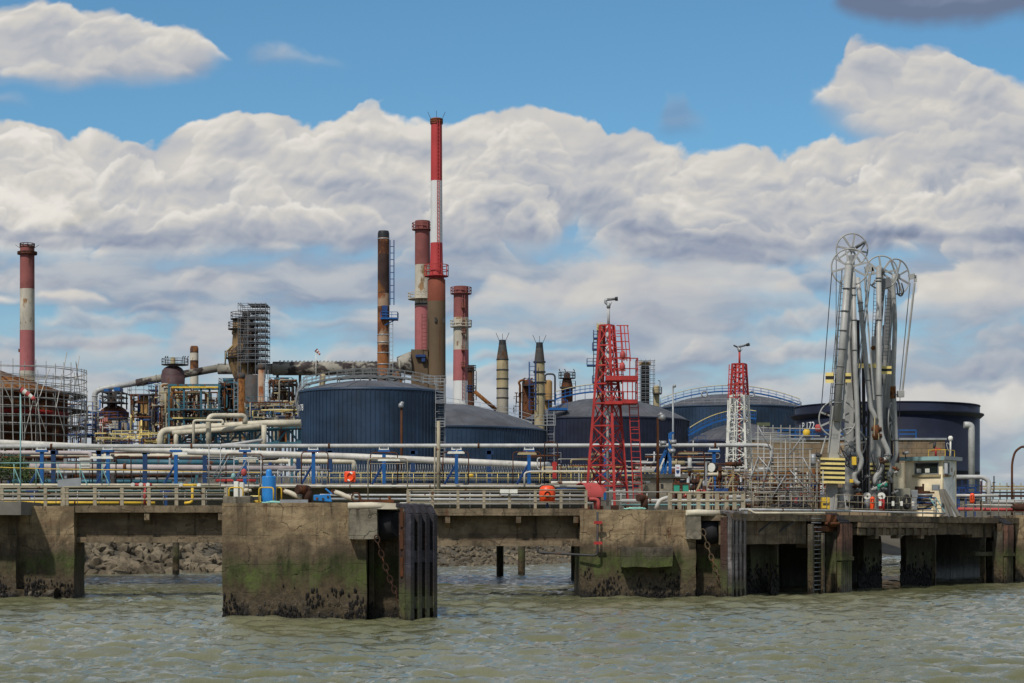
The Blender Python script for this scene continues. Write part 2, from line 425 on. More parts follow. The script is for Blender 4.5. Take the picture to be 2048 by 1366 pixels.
# ------------------------------------------------------------------ material library
def tidal(name, top, algae=(.031,.040,.010), low=(.058,.042,.022), zA=2.35, zM=1.15, alg=1., rust=.18, scars=1.):
    """concrete or timber standing in tidal water: stained top, green belt, brown wet foot, shells at the water"""
    m, t, b = newmat(name)
    p = t.node('ShaderNodeNewGeometry').outputs['Position']; z = t.xyz(p)[2]
    n1 = t.noise(p, .75, 7, .65); n2 = t.noise(t.scalev(p, (2.4, 2.4, .30)), 1., 6, .65); n3 = t.noise(p, 5.5, 6, .7)
    n4 = t.noise(t.scalev(p, (.45, .45, 2.6)), 1., 5, .6)
    c = t.mix(t.sstep(n1, .34, .66), tuple(x*.50 for x in top), tuple(x*1.28 for x in top))
    c = t.mix(t.sstep(n4, .48, .64, 0., .6), c, (top[0]*.55, top[1]*.47, top[2]*.45))         # pour bands
    c = t.mix(t.sstep(n2, .52, .68, 0., .75), c, (.026, .020, .013))                          # dark runs
    c = t.mix(t.sstep(n2, .38, .24, 0., .6*scars), c, tuple(min(1, x*1.9) for x in top))      # lime runs
    c = t.mix(t.sstep(n3, .60, .72, 0., .7*scars), c, (.25, .22, .17))                        # lichen, scars
    c = t.mix(t.sstep(n3, .40, .28, 0., .6), c, (.030, .024, .017))
    r = t.noise(t.scalev(p, (1.3, 1.3, .22)), 1.3, 4, .6)
    c = t.mix(t.sstep(r, .63, .70, 0., min(1., rust*4)), c, (.085, .030, .011))
    # a few cracks and pour joints
    cv = t.node('ShaderNodeTexVoronoi', feature='DISTANCE_TO_EDGE'); cv.inputs['Scale'].default_value = .55
    wv = t.node('ShaderNodeVectorMath', operation='MULTIPLY_ADD'); nn = t.node('ShaderNodeTexNoise'); t.link(p, nn.inputs['Vector']); nn.inputs['Scale'].default_value = 1.6; nn.inputs['Detail'].default_value = 4
    t.link(nn.outputs[1], wv.inputs[0]); wv.inputs[1].default_value = (.9, .9, .9); t.link(p, wv.inputs[2]); t.link(wv.outputs[0], cv.inputs['Vector'])
    ck = t.math('MULTIPLY', t.sstep(cv.outputs['Distance'], .014, .004), t.sstep(n1, .46, .58))
    ln = t.math('PINGPONG', t.math('MULTIPLY_ADD', n3, .07, t.math('MULTIPLY_ADD', n1, .12, z)), .53)
    lw = t.math('MULTIPLY', t.sstep(ln, .018, .0), t.sstep(n2, .42, .60))
    ck = t.math('MAXIMUM', ck, t.math('MULTIPLY', lw, .7))
    c = t.mix(t.math('MULTIPLY', ck, .55*scars, clamp=True), c, (.016, .013, .010))
    zz = t.math('ADD', z, t.math('MULTIPLY_ADD', n2, 1.8, -.9))
    zz = t.math('ADD', zz, t.math('MULTIPLY_ADD', n1, 1.3, -.65))
    c = t.mix(t.sstep(zz, zA+.75, zA+.05, 0., .72), c, t.mix(n3, (.020, .015, .012), (.060, .044, .032)))   # wet brown above the green
    c = t.mix(t.sstep(zz, zM+.5, zM+.1, 0., .9), c, t.mix(t.sstep(n3, .3, .7), tuple(x*.55 for x in low), tuple(x*1.6 for x in low)))
    ab = t.math('MULTIPLY', t.sstep(zz, zA+.20, zA-.55), t.sstep(zz, zM-.25, zM+.55))
    c = t.mix(t.math('MULTIPLY', ab, t.sstep(n3, .30, .60, .35*alg, alg), clamp=True), c, t.mix(t.sstep(n2, .3, .7), tuple(x*.55 for x in algae), tuple(x*2.5 for x in algae)))
    c = t.mix(t.math('MULTIPLY', ab, t.sstep(n1, .50, .64, 0., .55)), c, (.105, .088, .050))
    # shell and weed near the water
    vo = t.node('ShaderNodeTexVoronoi', feature='F1'); t.link(t.scalev(p, (7, 7, 3.2)), vo.inputs['Vector']); vo.inputs['Scale'].default_value = 1.
    ms = t.math('MULTIPLY', t.sstep(vo.outputs['Distance'], .40, .26), t.sstep(t.math('MULTIPLY_ADD', n1, -1.6, zz), .25, -.75))
    c = t.mix(ms, c, (.006, .005, .005))
    c = t.mix(t.sstep(zz, .55, .0, 0., .9), c, (.010, .008, .006))
    t.link(c, b.inputs['Base Color'])
    t.link(t.sstep(z, .1, 1.6, .40, .9), b.inputs['Roughness']); b.inputs['Specular IOR Level'].default_value = .3
    bn = t.node('ShaderNodeBump'); bn.inputs['Strength'].default_value = .7; bn.inputs['Distance'].default_value = .07
    hh = t.math('ADD', t.math('MULTIPLY', n3, .8), t.math('ADD', n2, t.math('MULTIPLY', ms, .8)))
    t.link(t.math('SUBTRACT', hh, ck), bn.inputs['Height']); t.link(bn.outputs[0], b.inputs['Normal'])
    return m
mConc = tidal('pier_concrete', (.255, .188, .108))
mConcL = tidal('old_masonry', (.17, .125, .075), alg=.35, rust=.24)
mBeam = tidal('beam_concrete', (.165, .125, .078), zA=1.2, zM=.4, alg=.5)
mPile = tidal('pile_concrete', (.12, .105, .075), alg=.6)
mLedge = tidal('ledge_concrete', (.175, .155, .115), zA=2.3)
mWetShade = tidal('wet_shaded_concrete', (.040, .034, .026), alg=.5, low=(.030,.026,.018), scars=.25, rust=.1)  # wet, tide-blackened walls, toned down further to deepen the shade under the deck
mSteelPile = tidal('fender_timber', (.150, .078, .054), alg=.95, zA=2.3, zM=.3, rust=.22)
mRubT = tidal('fender_rubber', (.045, .042, .052), alg=.8, zA=1.25, zM=.2, rust=.04, low=(.035,.032,.02), scars=.35)
mTimT = tidal('fender_grey_timber', (.16, .15, .148), alg=.8, zA=.9, zM=.1, rust=.05, scars=.5)
mRustT = tidal('fender_rust', (.060, .030, .022), alg=.7, zA=1.6, zM=.3, rust=.25, scars=.5)

mWhiteP = M('pipe_white', (.50,.48,.43), .5, rust=.10, rs=.35, streak=1., dirt=.35)
mGreyP = M('pipe_grey', (.40,.40,.385), .5, rust=.06, rs=.4, dirt=.3)
mCreamP = M('pipe_cream', (.50,.45,.34), .55, rust=.12, rs=.5)
mBlue = M('steel_blue', (.008,.085,.27), .5, rust=.05, rs=.8)
mBlueD = M('steel_dark_blue', (.011,.042,.145), .5, rust=.12, rs=.8)
mTeal = M('steel_teal', (.032,.115,.155), .55, rust=.34, rs=.7)
mTealL = M('tube_pale_teal', (.20,.38,.37), .5, rust=.12)
mGalv = M('galvanised', (.29,.30,.305), .45, .3, rust=.05)
mScaf = M('scaffold_tube', (.33,.32,.29), .5, .25, rust=.18, rs=1.2)
mScafD = M('scaffold_dark', (.15,.16,.17), .5, .2, rust=.2)
mRust = M('rust_brown', (.085,.037,.020), .85, rust=.5, rc=(.11,.042,.017), spec=.15)
mRustD = M('rust_dark', (.050,.026,.018), .85, rust=.4, rc=(.11,.04,.018), spec=.15)
mRustO = M('rust_orange', (.20,.085,.025), .85, rust=.45, rc=(.09,.035,.014), spec=.15)
mRail = M('rail_beige', (.29,.25,.175), .75, rust=.22, rs=1.5, streak=.8)
mRailG = M('rail_grey', (.34,.33,.30), .6, rust=.16, rs=1.5)
mYel = M('paint_yellow', (.62,.40,.035), .5, rust=.12, rs=1.2)
mYelP = M('paint_pale_yellow', (.70,.56,.20), .55, rust=.10, rs=1.4)
mBlack = M('paint_black', (.018,.018,.020), .55)
mDark = M('dark_steel', (.035,.034,.036), .6, rust=.25, rs=.8)
mRed = M('paint_red', (.36,.028,.025), .6, rust=.14, rs=1.4, var=.3, rc=(.16,.045,.03), streak=.8)
mRedF = M('paint_faded_red', (.40,.065,.058), .6, rust=.06, var=.15)
mOrange = M('plastic_orange', (.75,.075,.015), .4, bump=.03, dirt=.1)
mWhite = M('paint_white', (.66,.65,.58), .55, rust=.14, rs=1.2)
mBlueC = M('paint_sky_blue', (.02,.19,.50), .45, rust=.05, rs=1.5)
mRubber = M('black_rubber', (.022,.021,.024), .65, bump=.3, spec=.25)
mNavy = M('tank_navy', (.019,.038,.070), .5, var=.38, scale=.16, rust=.05, rs=.12, streak=.12, rc=(.035,.045,.06), dirt=.5, spec=.3)
mNavyD = M('tank_blue_black', (.0115,.0155,.034), .55, var=.4, scale=.2, rust=.08, rs=.10, streak=.1, rc=(.020,.024,.036), dirt=.5, spec=.3)
mRoof = M('tank_roof', (.075,.077,.086), .55, .1, var=.35, scale=.2, rust=.06, rs=.2, streak=1., rc=(.05,.045,.045), dirt=.4)
mArm = M('arm_grey', (.33,.325,.305), .5, .1, var=.16, rust=.10, rs=1.6, rc=(.07,.04,.025))
mArmD = M('arm_dark_grey', (.15,.155,.155), .55, .1, rust=.12, rs=1.4)
mOchre = M('vessel_ochre', (.30,.18,.065), .7, rust=.22, rs=.35, rc=(.16,.07,.02), scale=.4)
mBeige = M('vessel_beige', (.30,.27,.21), .65, rust=.14, rs=.4, scale=.4, dirt=.45)
mMaroon = M('vessel_maroon', (.065,.034,.036), .65, rust=.2, rs=.4)
mMottle = M('flue_mottled', (.27,.25,.205), .75, rust=.54, rs=.16, rc=(.045,.036,.034), streak=1.3, scale=.3, dirt=.4)
mMottleG = M('flue_grey', (.34,.33,.30), .7, rust=.18, rs=.2, rc=(.06,.045,.04), streak=1.2, scale=.3)
mSoot = M('sooty_steel', (.060,.055,.052), .8, rust=.35, rs=.4, rc=(.10,.05,.025))
mTan = M('stack_tan', (.34,.28,.16), .7, rust=.26, rs=.35, rc=(.13,.065,.03), scale=.4, dirt=.5)
mHut = M('hut_cream', (.82,.70,.48), .75, rust=.10, rs=.8, rc=(.34,.25,.15), streak=.8, dirt=.22)
mHutW = M('hut_white', (.78,.76,.70), .75, rust=.2, rs=.9, rc=(.22,.14,.08), streak=.8, dirt=.4)
mPill = M('rough_concrete', (.34,.30,.22), .9, rust=.22, rs=1.3, rc=(.16,.12,.07), bump=.6, streak=.6)
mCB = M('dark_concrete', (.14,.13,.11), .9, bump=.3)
mGreen = M('box_green', (.035,.30,.20), .45, var=.1)
mRope = M('rope_mint', (.25,.50,.42), .8)
mPink = M('tube_pink_red', (.34,.13,.11), .7, rust=.25)
mIns = M('insulation_pink_grey', (.40,.345,.33), .7, rust=.12, rs=.5)
mTimberG = M('timber_grey', (.21,.20,.185), .8, var=.25, scale=2.)

# ------------------------------------------------------------------ water
def spectrum(n, L, wind, amp, seed, wdir=(.3, -.95), small=.03):
    rs = np.random.RandomState(seed); k = np.fft.fftfreq(n, L/n)*2*np.pi
    kx, ky = np.meshgrid(k, k); kk = np.sqrt(kx*kx+ky*ky); kk[0, 0] = 1e-6
    Lw = wind*wind/9.81; cs = (kx*wdir[0]+ky*wdir[1])/kk
    ph = np.exp(-1/(kk*Lw)**2)/kk**4*(.12+.88*cs**4)*np.exp(-(kk*small)**2); ph[0, 0] = 0
    h = np.sqrt(ph/2)*(rs.randn(n, n)+1j*rs.randn(n, n))
    hh = np.real(np.fft.ifft2(h)); s = amp/hh.std()
    dx = np.real(np.fft.ifft2(-1j*h*kx/kk)); dy = np.real(np.fft.ifft2(-1j*h*ky/kk))
    return hh*s, dx*s, dy*s
def bil(a, x, y, L):
    n = a.shape[0]; fx = (x/L*n) % n; fy = (y/L*n) % n; i = fx.astype(int); j = fy.astype(int); u = fx-i; v = fy-j
    i2 = (i+1) % n; j2 = (j+1) % n
    return (a[j, i]*(1-u)+a[j, i2]*u)*(1-v)+(a[j2, i]*(1-u)+a[j2, i2]*u)*v
def build_water():
    rows, cols = 640, 420
    Zs = 36*np.exp(np.linspace(0, 1, rows)*math.log(300/36)); ts = np.linspace(-.36, .36, cols)
    Y = np.repeat(Zs[:, None], cols, 1); Xg = Y*ts[None, :]
    La, Lb = 57., 11.3
    A = spectrum(512, La, 2.6, .057, 3, (.28, -.96)); B = spectrum(256, Lb, 1.7, .040, 5, (-.15, -.99), .015)
    calm = np.interp(Y, [36, 95, 110, 300], [1., .95, .6, .4])
    h = bil(A[0], Xg, Y, La)+bil(B[0], Xg, Y, Lb)
    dx = bil(A[1], Xg, Y, La)*1.3+bil(B[1], Xg, Y, Lb)*1.25; dy = bil(A[2], Xg, Y, La)*1.3+bil(B[2], Xg, Y, Lb)*1.25
    co = np.dstack([Xg+dx*calm, Y+dy*calm, h*calm]).reshape(-1, 3)
    idx = np.arange(rows*cols).reshape(rows, cols)
    q = np.dstack([idx[:-1, :-1], idx[:-1, 1:], idx[1:, 1:], idx[1:, :-1]]).reshape(-1, 4)
    n0 = len(co); co = np.vstack([co, [(-4000,-300,-.35),(4000,-300,-.35),(4000,5000,-.35),(-4000,5000,-.35)]])
    q = np.vstack([q, [[n0, n0+1, n0+2, n0+3]]])
    me = bpy.data.meshes.new('water'); me.vertices.add(len(co)); me.vertices.foreach_set('co', co.ravel())
    me.loops.add(q.size); me.loops.foreach_set('vertex_index', q.ravel()); me.polygons.add(len(q))
    me.polygons.foreach_set('loop_start', np.arange(len(q))*4); me.polygons.foreach_set('use_smooth', np.ones(len(q), bool))
    me.update(calc_edges=True); me.validate()
    # foam follows the sharpened crests
    cur = np.gradient(dx, axis=1)/np.gradient(Xg, axis=1)+np.gradient(dy, axis=0)/np.gradient(Y, axis=0)
    fo = np.concatenate([cur.ravel(), np.zeros(4)])
    at = me.attributes.new('crest', 'FLOAT', 'POINT'); at.data.foreach_set('value', fo.astype(np.float32))
    m, t, b = newmat('river_water')
    p = t.node('ShaderNodeNewGeometry').outputs['Position']
    n1 = t.noise(t.scalev(p, (.10, .035, 1)), 1., 4, .55); n2 = t.noise(t.scalev(p, (2.6, 1.5, 1)), 1., 4, .62)
    n3 = t.noise(t.scalev(p, (10., 4.2, 1)), 1., 4, .65)
    c = t.mix(t.sstep(n1, .35, .65), (.110, .112, .054), (.160, .158, .092))
    cr = t.node('ShaderNodeAttribute', attribute_name='crest').outputs['Fac']
    fm = t.math('MULTIPLY', t.sstep(cr, -.50, -.95), t.sstep(n3, .42, .62))
    c = t.mix(t.math('MULTIPLY', fm, .8), c, (.55, .56, .52))
    t.link(c, b.inputs['Base Color']); b.inputs['IOR'].default_value = 1.333; b.inputs['Specular IOR Level'].default_value = .5
    t.link(t.math('MULTIPLY_ADD', fm, .5, .04), b.inputs['Roughness'])
    bn = t.node('ShaderNodeBump'); bn.inputs['Strength'].default_value = .5; bn.inputs['Distance'].default_value = .12
    t.link(t.math('MULTIPLY_ADD', n3, .5, n2), bn.inputs['Height']); t.link(bn.outputs[0], b.inputs['Normal'])
    me.materials.append(m)
    o = bpy.data.objects.new('water', me); COL.objects.link(o); tag(o, 'olive green river water with short choppy waves', None, kind='structure')
build_water()

# ------------------------------------------------------------------ land, bank
SH0, SH1 = Vector((-200, -103)), Vector((400, 797))   # shoreline (x, y), parallel to the berth
def shore(s, off=0, z=0):
    d = (SH1-SH0).normalized(); n = Vector((-d.y, d.x)); p = Vector((-29, 153))+d*s+n*off
    return Vector((p.x, p.y, z))
mLand = M('gravel_ground', (.085,.072,.052), .95, scale=.2, bump=.3)
g = MB()
# one sheet: foreshore, slope and yard, out to the horizon
prof = [(-14, -2.5), (0, -.1), (4, .9), (9.5, 3.6), (12, 4.35), (60, 4.4), (4500, 4.4)]
ss_ = [-900, -300, -120]+list(range(-90, 200, 6))+[260, 500, 1200, 4000]
b0 = 0
for s_ in ss_:
    for off, z in prof:
        q = shore(s_, off, z); 
        if off < 13 and -100 < s_ < 200: q += mnoise.noise_vector(q*.25)*Vector((.5, .5, .25))
        g.v.append(tuple(q))
npf = len(prof)
for i in range(len(ss_)-1):
    for j in range(npf-1): g.face([i*npf+j, (i+1)*npf+j, (i+1)*npf+j+1, i*npf+j+1][::-1])
tag(g.build('ground', mLand), 'gravelly refinery yard behind the river bank', kind='structure')
# riprap
mRock = M('bank_rock', (.135,.11,.076), .95, var=.6, scale=.35, dirt=.6, bump=.5, spec=.15)
g = MB(); rnd = random.Random(5)
ICO = [(0,0,-1),(.72,-.53,-.45),(-.28,-.85,-.45),(-.89,0,-.45),(-.28,.85,-.45),(.72,.53,-.45),(.28,-.85,.45),(-.72,-.53,.45),(-.72,.53,.45),(.28,.85,.45),(.89,0,.45),(0,0,1)]
ICF = [(0,1,2),(1,0,5),(0,2,3),(0,3,4),(0,4,5),(1,5,10),(2,1,6),(3,2,7),(4,3,8),(5,4,9),(1,10,6),(2,6,7),(3,7,8),(4,8,9),(5,9,10),(6,10,11),(7,6,11),(8,7,11),(9,8,11),(10,9,11)]
def rock(c, r, rr):
    m = Matrix.Rotation(rr.uniform(0, 6.28), 3, Vector((rr.uniform(-1,1), rr.uniform(-1,1), rr.uniform(-1,1))).normalized())
    sc = Vector((rr.uniform(.8,1.5), rr.uniform(.6,1.), rr.uniform(.45,.8)))*r; b0 = len(g.v)
    for p in ICO:
        q = Vector(p)*rr.uniform(.75, 1.15); g.v.append(tuple(c+m @ Vector((q.x*sc.x, q.y*sc.y, q.z*sc.z))))
    for f in ICF: g.face([b0+i for i in f], False)
for i in range(5200):
    s_ = rnd.uniform(-42, 115); off = rnd.uniform(-.5, 11); u = off
    z = np.interp(off, [a for a, b in prof], [b for a, b in prof])
    far = s_ > 14
    rock(shore(s_, off, float(z)+.05), rnd.uniform(.28, .75)*(0.5 if far else 1.), rnd)
tag(g.build('riprap', mRock), 'rubble of broken grey brown rocks along the bank', 'rocks', kind='stuff')
# ------------------------------------------------------------------ berth frame: u along the berth line (away to the right), w out towards the river
OX, OY = 11.4, 97.5
UD, WD = Vector((.575, .818, 0)), Vector((.818, -.575, 0))
def Q(u, w, z): return Vector((OX, OY, 0))+UD*u+WD*w+Vector((0, 0, z))
def ux(px, w=0.):
    r = (px-1024)/F; return (r*(OY-.575*w)-OX-.818*w)/(.575-.818*r)
def zq(py, u, w=0.): return H+(HY-py)*(OY+.818*u-.575*w)/F
def qbox(g, u0, u1, w0, w1, z0, z1):
    c = (Q(u0, w0, z0)+Q(u1, w1, z1))/2
    return g.obox(c, UD*(u1-u0)/2, WD*(w1-w0)/2, (0, 0, (z1-z0)/2))
def qrbox(g, u0, u1, w0, w1, z0, z1, st=.3, amp=.03):
    s0 = len(g.v); g.rbox(u0, u1, w0, w1, z0, z1, st, amp)
    for i in range(s0, len(g.v)):
        a = g.v[i]; g.v[i] = tuple(Q(a[0], a[1], a[2]))
    return g

# ------------------------------------------------------------------ mooring dolphins and block piers
D1 = 73.
def pxb(g, x0, x1, y0, y1, z, dep, rough=True, amp=.03, zb=None):
    """box whose front face spans photo columns x0..x1, rows y0 (top) to y1 at distance z"""
    zt = Zh(y0, z); zl = Zh(y1, z) if zb is None else zb
    return (g.rbox(X(x0, z), X(x1, z), z, z+dep, zl, zt, .22, amp) if rough else g.box(X(x0, z), X(x1, z), z, z+dep, zl, zt))
t1 = thing('mooring_dolphin', 'nearest massive concrete block in the water, algae green at mid height, chipped along its top', 'dolphin', P(590, 1238, D1))
g = MB(); pxb(g, 445, 733, 1006, 0, D1, 7., zb=-1.5, amp=.035); g.build('block', mConc, t1)
g = MB(); pxb(g, 736, 801, 1020, 0, D1+1.1, 5.5, zb=-1.5); pxb(g, 738, 748, 1079, 0, D1+.55, .6, zb=-1.5, amp=.015); g.build('recessed_wall', mConc, t1)
g = MB(); pxb(g, 697, 754, 1019, 1078, D1-.55, 1.7, amp=.035); g.build('bracket_block', mLedge, t1)
g = MB(); g.tube([P(696, 1012, D1-.3), P(742, 1011, D1-.3), P(800, 1014, D1-.1)], .13, 10); pxb(g, 697, 800, 1006, 1018, D1-.35, 1.4, amp=.02); g.build('cap_beam', mCreamP, t1)
g = MB(); pxb(g, 447, 500, 993, 1008, D1+.05, 1.6, amp=.06); g.build('broken_parapet', mLedge, t1)

def fender(name, label, x0, x1, ytop, d, face_mat, side_mat, nbar, hbars, width, thick=.40, slope=True, side_x=None):
    """upright panel facing along WD, near edge at column x0"""
    near = Vector((X(x0, d), d, 0)); t_ = thing(name, label, 'fender', (near.x, near.y, 0), 'berth fenders')
    zt = Zh(ytop, d); zb = -1.6
    def fb(g, u0, u1, w0, w1, z0, z1):
        c = near+UD*((u0+u1)/2)+WD*((w0+w1)/2)+Vector((0, 0, (z0+z1)/2))
        return g.obox(c, UD*(u1-u0)/2, WD*(w1-w0)/2, (0, 0, (z1-z0)/2))
    g = MB(); fb(g, 0, width, -thick, -.12, zb, zt-.25); g.build('back_plate', side_mat, t_)
    g = MB(); fb(g, .03, width-.01, -.119, -.114, zb, zt-.3); g.build('slot_shade', mBlack, t_)  # black sheet standing in for the shade inside the slots
    bw = width/(2*nbar-1)*1.05; gap = (width-nbar*bw)/(nbar-1)
    for i in range(nbar):
        u0 = i*(bw+gap); g = MB(); fb(g, u0, u0+bw, -.11, .14, zb, zt-.30)
        if slope:   # bent over at the head
            p = near+UD*(u0+bw/2)
            g.bar(p+WD*.02+Vector((0, 0, zt-.32)), p+WD*-.16+Vector((0, 0, zt-.02)), bw, .16); g.bar(p+WD*-.12+Vector((0, 0, zt-.04)), p+WD*-.55+Vector((0, 0, zt+.03)), bw, .14)
        g.build('bar', face_mat, t_, bevel=.02)
    for y in hbars:
        z = Zh(y, d); g = MB(); fb(g, -.01, width+.01, -.10, .10, z-.22, z+.22); g.build('crosspiece', face_mat, t_, bevel=.02)
    return t_, near
fa, na = fender('berth_fender', 'tall black slotted fender panel at the right end of the nearest concrete block', 815, 862, 1011, D1-.7, mRubT, mRustT, 4, (1113, 1206), 1.62)
g = MB(); c0 = P(801, 1048, D1+.3); g.tube([c0+WD*-1.5, c0+WD*-.9, c0+WD*-.5, c0+WD*-.1], [.62, .66, .60, .46], 20); g.build('rubber_cone', mRubber, fa)
g = MB()
for z in (1.6, 2.6, 3.4): g.bar(na+WD*-.25+UD*-.03+Vector((0,0,z)), na+WD*-.25+UD*-.03+Vector((0,0,z+.7)), .10, .08)
g.build('bolt_plate', mRust, fa)

def chain(p0, p1, link, parent=None, sag=.2):
    g = MB(); n = int((p1-p0).length/(link*.72)); 
    for i in range(n):
        t_ = (i+.5)/n; c = p0.lerp(p1, t_)-Vector((0, 0, sag*4*t_*(1-t_))); d = (p1-p0).normalized()
        a = d.cross(Vector((0,1,0))).normalized(); b = d.cross(a)
        if i % 2: a = b
        ring = [c+d*(link*.5*math.cos(2*math.pi*k/10))+a*(link*.3*math.sin(2*math.pi*k/10)) for k in range(10)]
        g.tube(ring, link*.085, 5, closed=True)
    return g
tag(chain(P(752, 1070, D1-.62), P(800, 1202, D1-.3), .30).build('mooring_chain', mRustD), 'rusty chain slanting down beside the black fender of the nearest concrete block', 'chain', 'fender chains')

# left block pier
D0 = 97.5
t0_ = thing('block_pier', 'cracked brown masonry pier standing in the water at the left edge', 'pier', P(70, 1195, D0))
g = MB(); pxb(g, 30, 148, 1012, 0, D0, 2.4, zb=-1.5, amp=.05); g.build('block', mConc, t0_)
g = MB(); pxb(g, -120, 32, 1028, 0, D0-.5, 2.6, zb=-1.5, amp=.06); g.build('rust_stained_wall', mConcL, t0_)
g = MB(); pxb(g, -120, 105, 1180, 0, D0-1.3, 2., zb=-1.5, amp=.16); g.build('shelly_footing', mConcL, t0_)
g = MB(); pxb(g, -120, 42, 1003, 1030, D0-2.2, 4., amp=.01); g.build('timber_stage', mCB, t0_)

# second dolphin
D2 = 97.4
t2 = thing('mooring_dolphin', 'broad mossy concrete block in the water under the red lattice tower, with a projecting ledge', 'dolphin', P(1300, 1195, D2))
g = MB(); pxb(g, 1160, 1392, 1020, 0, D2, 9., zb=-1.5, amp=.04); g.build('block', mConc, t2)
g = MB(); pxb(g, 1242, 1346, 1095, 1134, D2-.85, 1.4, amp=.05); g.build('ledge', mLedge, t2)
g = MB(); pxb(g, 1394, 1450, 1030, 0, D2+.9, 7., zb=-1.5); g.build('recessed_wall', mConc, t2)
g = MB(); pxb(g, 1372, 1402, 1030, 1078, D2-.35, 1.4, amp=.04); g.build('bracket_block', mLedge, t2)
g = MB(); g.tube([P(1374, 1026, D2-.3), P(1395, 1025, D2-.3), P(1447, 1027, D2-.2)], .16, 10); pxb(g, 1372, 1447, 1020, 1030, D2-.3, 1.4, amp=.02); g.build('cap_beam', mCreamP, t2)
fb_, nb = fender('berth_fender', 'grey slotted fender panel at the right end of the mossy block under the red tower', 1459, 1490, 1024, D2-.9, mTimT, mRustT, 4, (1097, 1170), 1.45, .5)
g = MB(); c0 = P(1447, 1060, D2+.3); g.tube([c0+WD*-1.6, c0+WD*-.9, c0+WD*-.5, c0+WD*-.1], [.70, .74, .68, .5], 20); g.build('rubber_cone', mRubber, fb_)
mPink2 = M('chain_brown', (.10,.07,.04), .9, rust=.4)
tag(chain(P(1405, 1058, D2-.45), P(1449, 1178, D2-.5), .36).build('mooring_chain', mPink2), 'rusty chain slanting down the mossy block to its slotted fender', 'chain', 'fender chains')

# rightmost block beyond the loading platform
t3 = thing('mooring_dolphin', 'brown concrete block cut off by the right edge', 'dolphin', P(2080, 1165, 127))
g = MB(); pxb(g, 2031, 2180, 1031, 0, 127.5, 9., zb=-1.5, amp=.05); g.build('block', mConc, t3)

# ------------------------------------------------------------------ concrete walkways between the blocks
def walkway(x0, x1, y0, lip, web0, web1, d, label, brackets):
    t_ = thing('concrete_walkway', label, 'walkway', P((x0+x1)/2, web1, d), 'concrete walkways between the blocks')
    g = MB(); pxb(g, x0, x1, y0, lip, d, 3.4, amp=.018); g.build('deck', mBeam, t_)
    g = MB(); pxb(g, x0, x1, lip+.3, web1-11, d+.85, .5, amp=.015); g.build('web', mBeam, t_)
    g = MB(); pxb(g, x0, x1, web1-11, web1, d+.45, 1.6, amp=.02); g.build('bottom_flange', mBeam, t_)
    for bx in brackets:
        g = MB(); k = S(d); xl, xr = X(bx-5, d), X(bx+5, d); zt = Zh(lip+.5, d); zl = Zh(lip+24, d)
        g.hexa([(xl, d+.05, zt-.35), (xr, d+.05, zt-.35), (xr, d+.84, zl), (xl, d+.84, zl), (xl, d+.05, zt), (xr, d+.05, zt), (xr, d+.84, zt), (xl, d+.84, zt)])
        g.build('bracket', mBeam, t_)
walkway(150, 446, 1011, 1025, 1025, 1085, D0, 'brown concrete walkway spanning from the left edge pier to the nearest block', (293, 441))
walkway(858, 1168, 1017, 1031, 1031, 1092, D0+.2, 'brown concrete walkway between the nearest block and the mossy block', (895, 1037, 1152))

# ------------------------------------------------------------------ loading platform on the right
tp = thing('loading_platform', 'dark concrete loading platform on columns that recedes to the right under the loading arms', 'jetty', tuple(Q(10, 0, 0)))
uE = ux(2040)
g = MB(); qrbox(g, -1.2, uE, -15, 0, 3.78, 4.13, .5, .02); g.build('deck', mBeam, tp)
g = MB(); qrbox(g, -1., ux(1624), -.9, -.35, 2.62, 3.77, .3, .03); g.build('edge_beam', mBeam, tp)
uA, uB = ux(1716), ux(1870)
for z0_, z1_, w0_, w1_ in ((3.47, 3.74, -.30, .16), (3.06, 3.42, -.45, .02)):
    g = MB(); qrbox(g, uA, uB, w0_, w1_, z0_, z1_, .4, .02); g.build('edge_beam', mBeam, tp)
g = MB(); qrbox(g, uB+.05, ux(1956), -.9, -.35, 3.08, 3.77, .4, .03); g.build('edge_beam', mBeam, tp)
for x in (1735, 1751, 1766, 1781, 1797, 1812, 1828, 1842, 1856):
    u = ux(x); g = MB(); qrbox(g, u-.20, u+.20, -.40, .10, 2.86 if x in (1751, 1797, 1842) else 3.04, 3.72, .2, .02); g.build('hanger', mBeam, tp)
def col(x0, x1, w0, w1, zt=3.78, mat=None):
    a, b = ux(x0, w0), ux(x1, w1); g = MB(); qrbox(g, min(a, b-.12), b, w0, w1, -1.5, zt, .35, .04); g.build('column', mat or mPile, tp)
col(1541, 1557, -1.0, -.5); col(1866, 1872, -.55, -.35); col(1962, 1972, -.7, -.35)
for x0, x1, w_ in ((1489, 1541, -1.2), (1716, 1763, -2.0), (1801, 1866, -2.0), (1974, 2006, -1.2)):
    a, b = ux(x0, w_-.35), ux(x1, w_); g = MB(); qrbox(g, a, b, w_-.35, w_, -1.5, 3.0 if 1700 < x0 < 1900 else 2.6, .35, .06); g.build('cross_wall', mWetShade, tp)
g = MB(); qrbox(g, ux(1640), ux(1712), -1.4, -.7, 2.4, 3.7, .4, .03); g.build('headstock', mBeam, tp)
g = MB(); qrbox(g, ux(1960), ux(2006), -1.2, -.5, 2.9, 3.77, .4, .03); g.build('headstock', mBeam, tp)
for x0, x1, y_ in ((1652, 1676, 1119), (1960, 2012, 1108)):
    u = ux(x0); g = MB(); qrbox(g, u, ux(x1), -.6, -.3, zq(y_, u)-.12, zq(y_, u)+.12, .3, .02); g.build('tie_beam', mPile, tp)
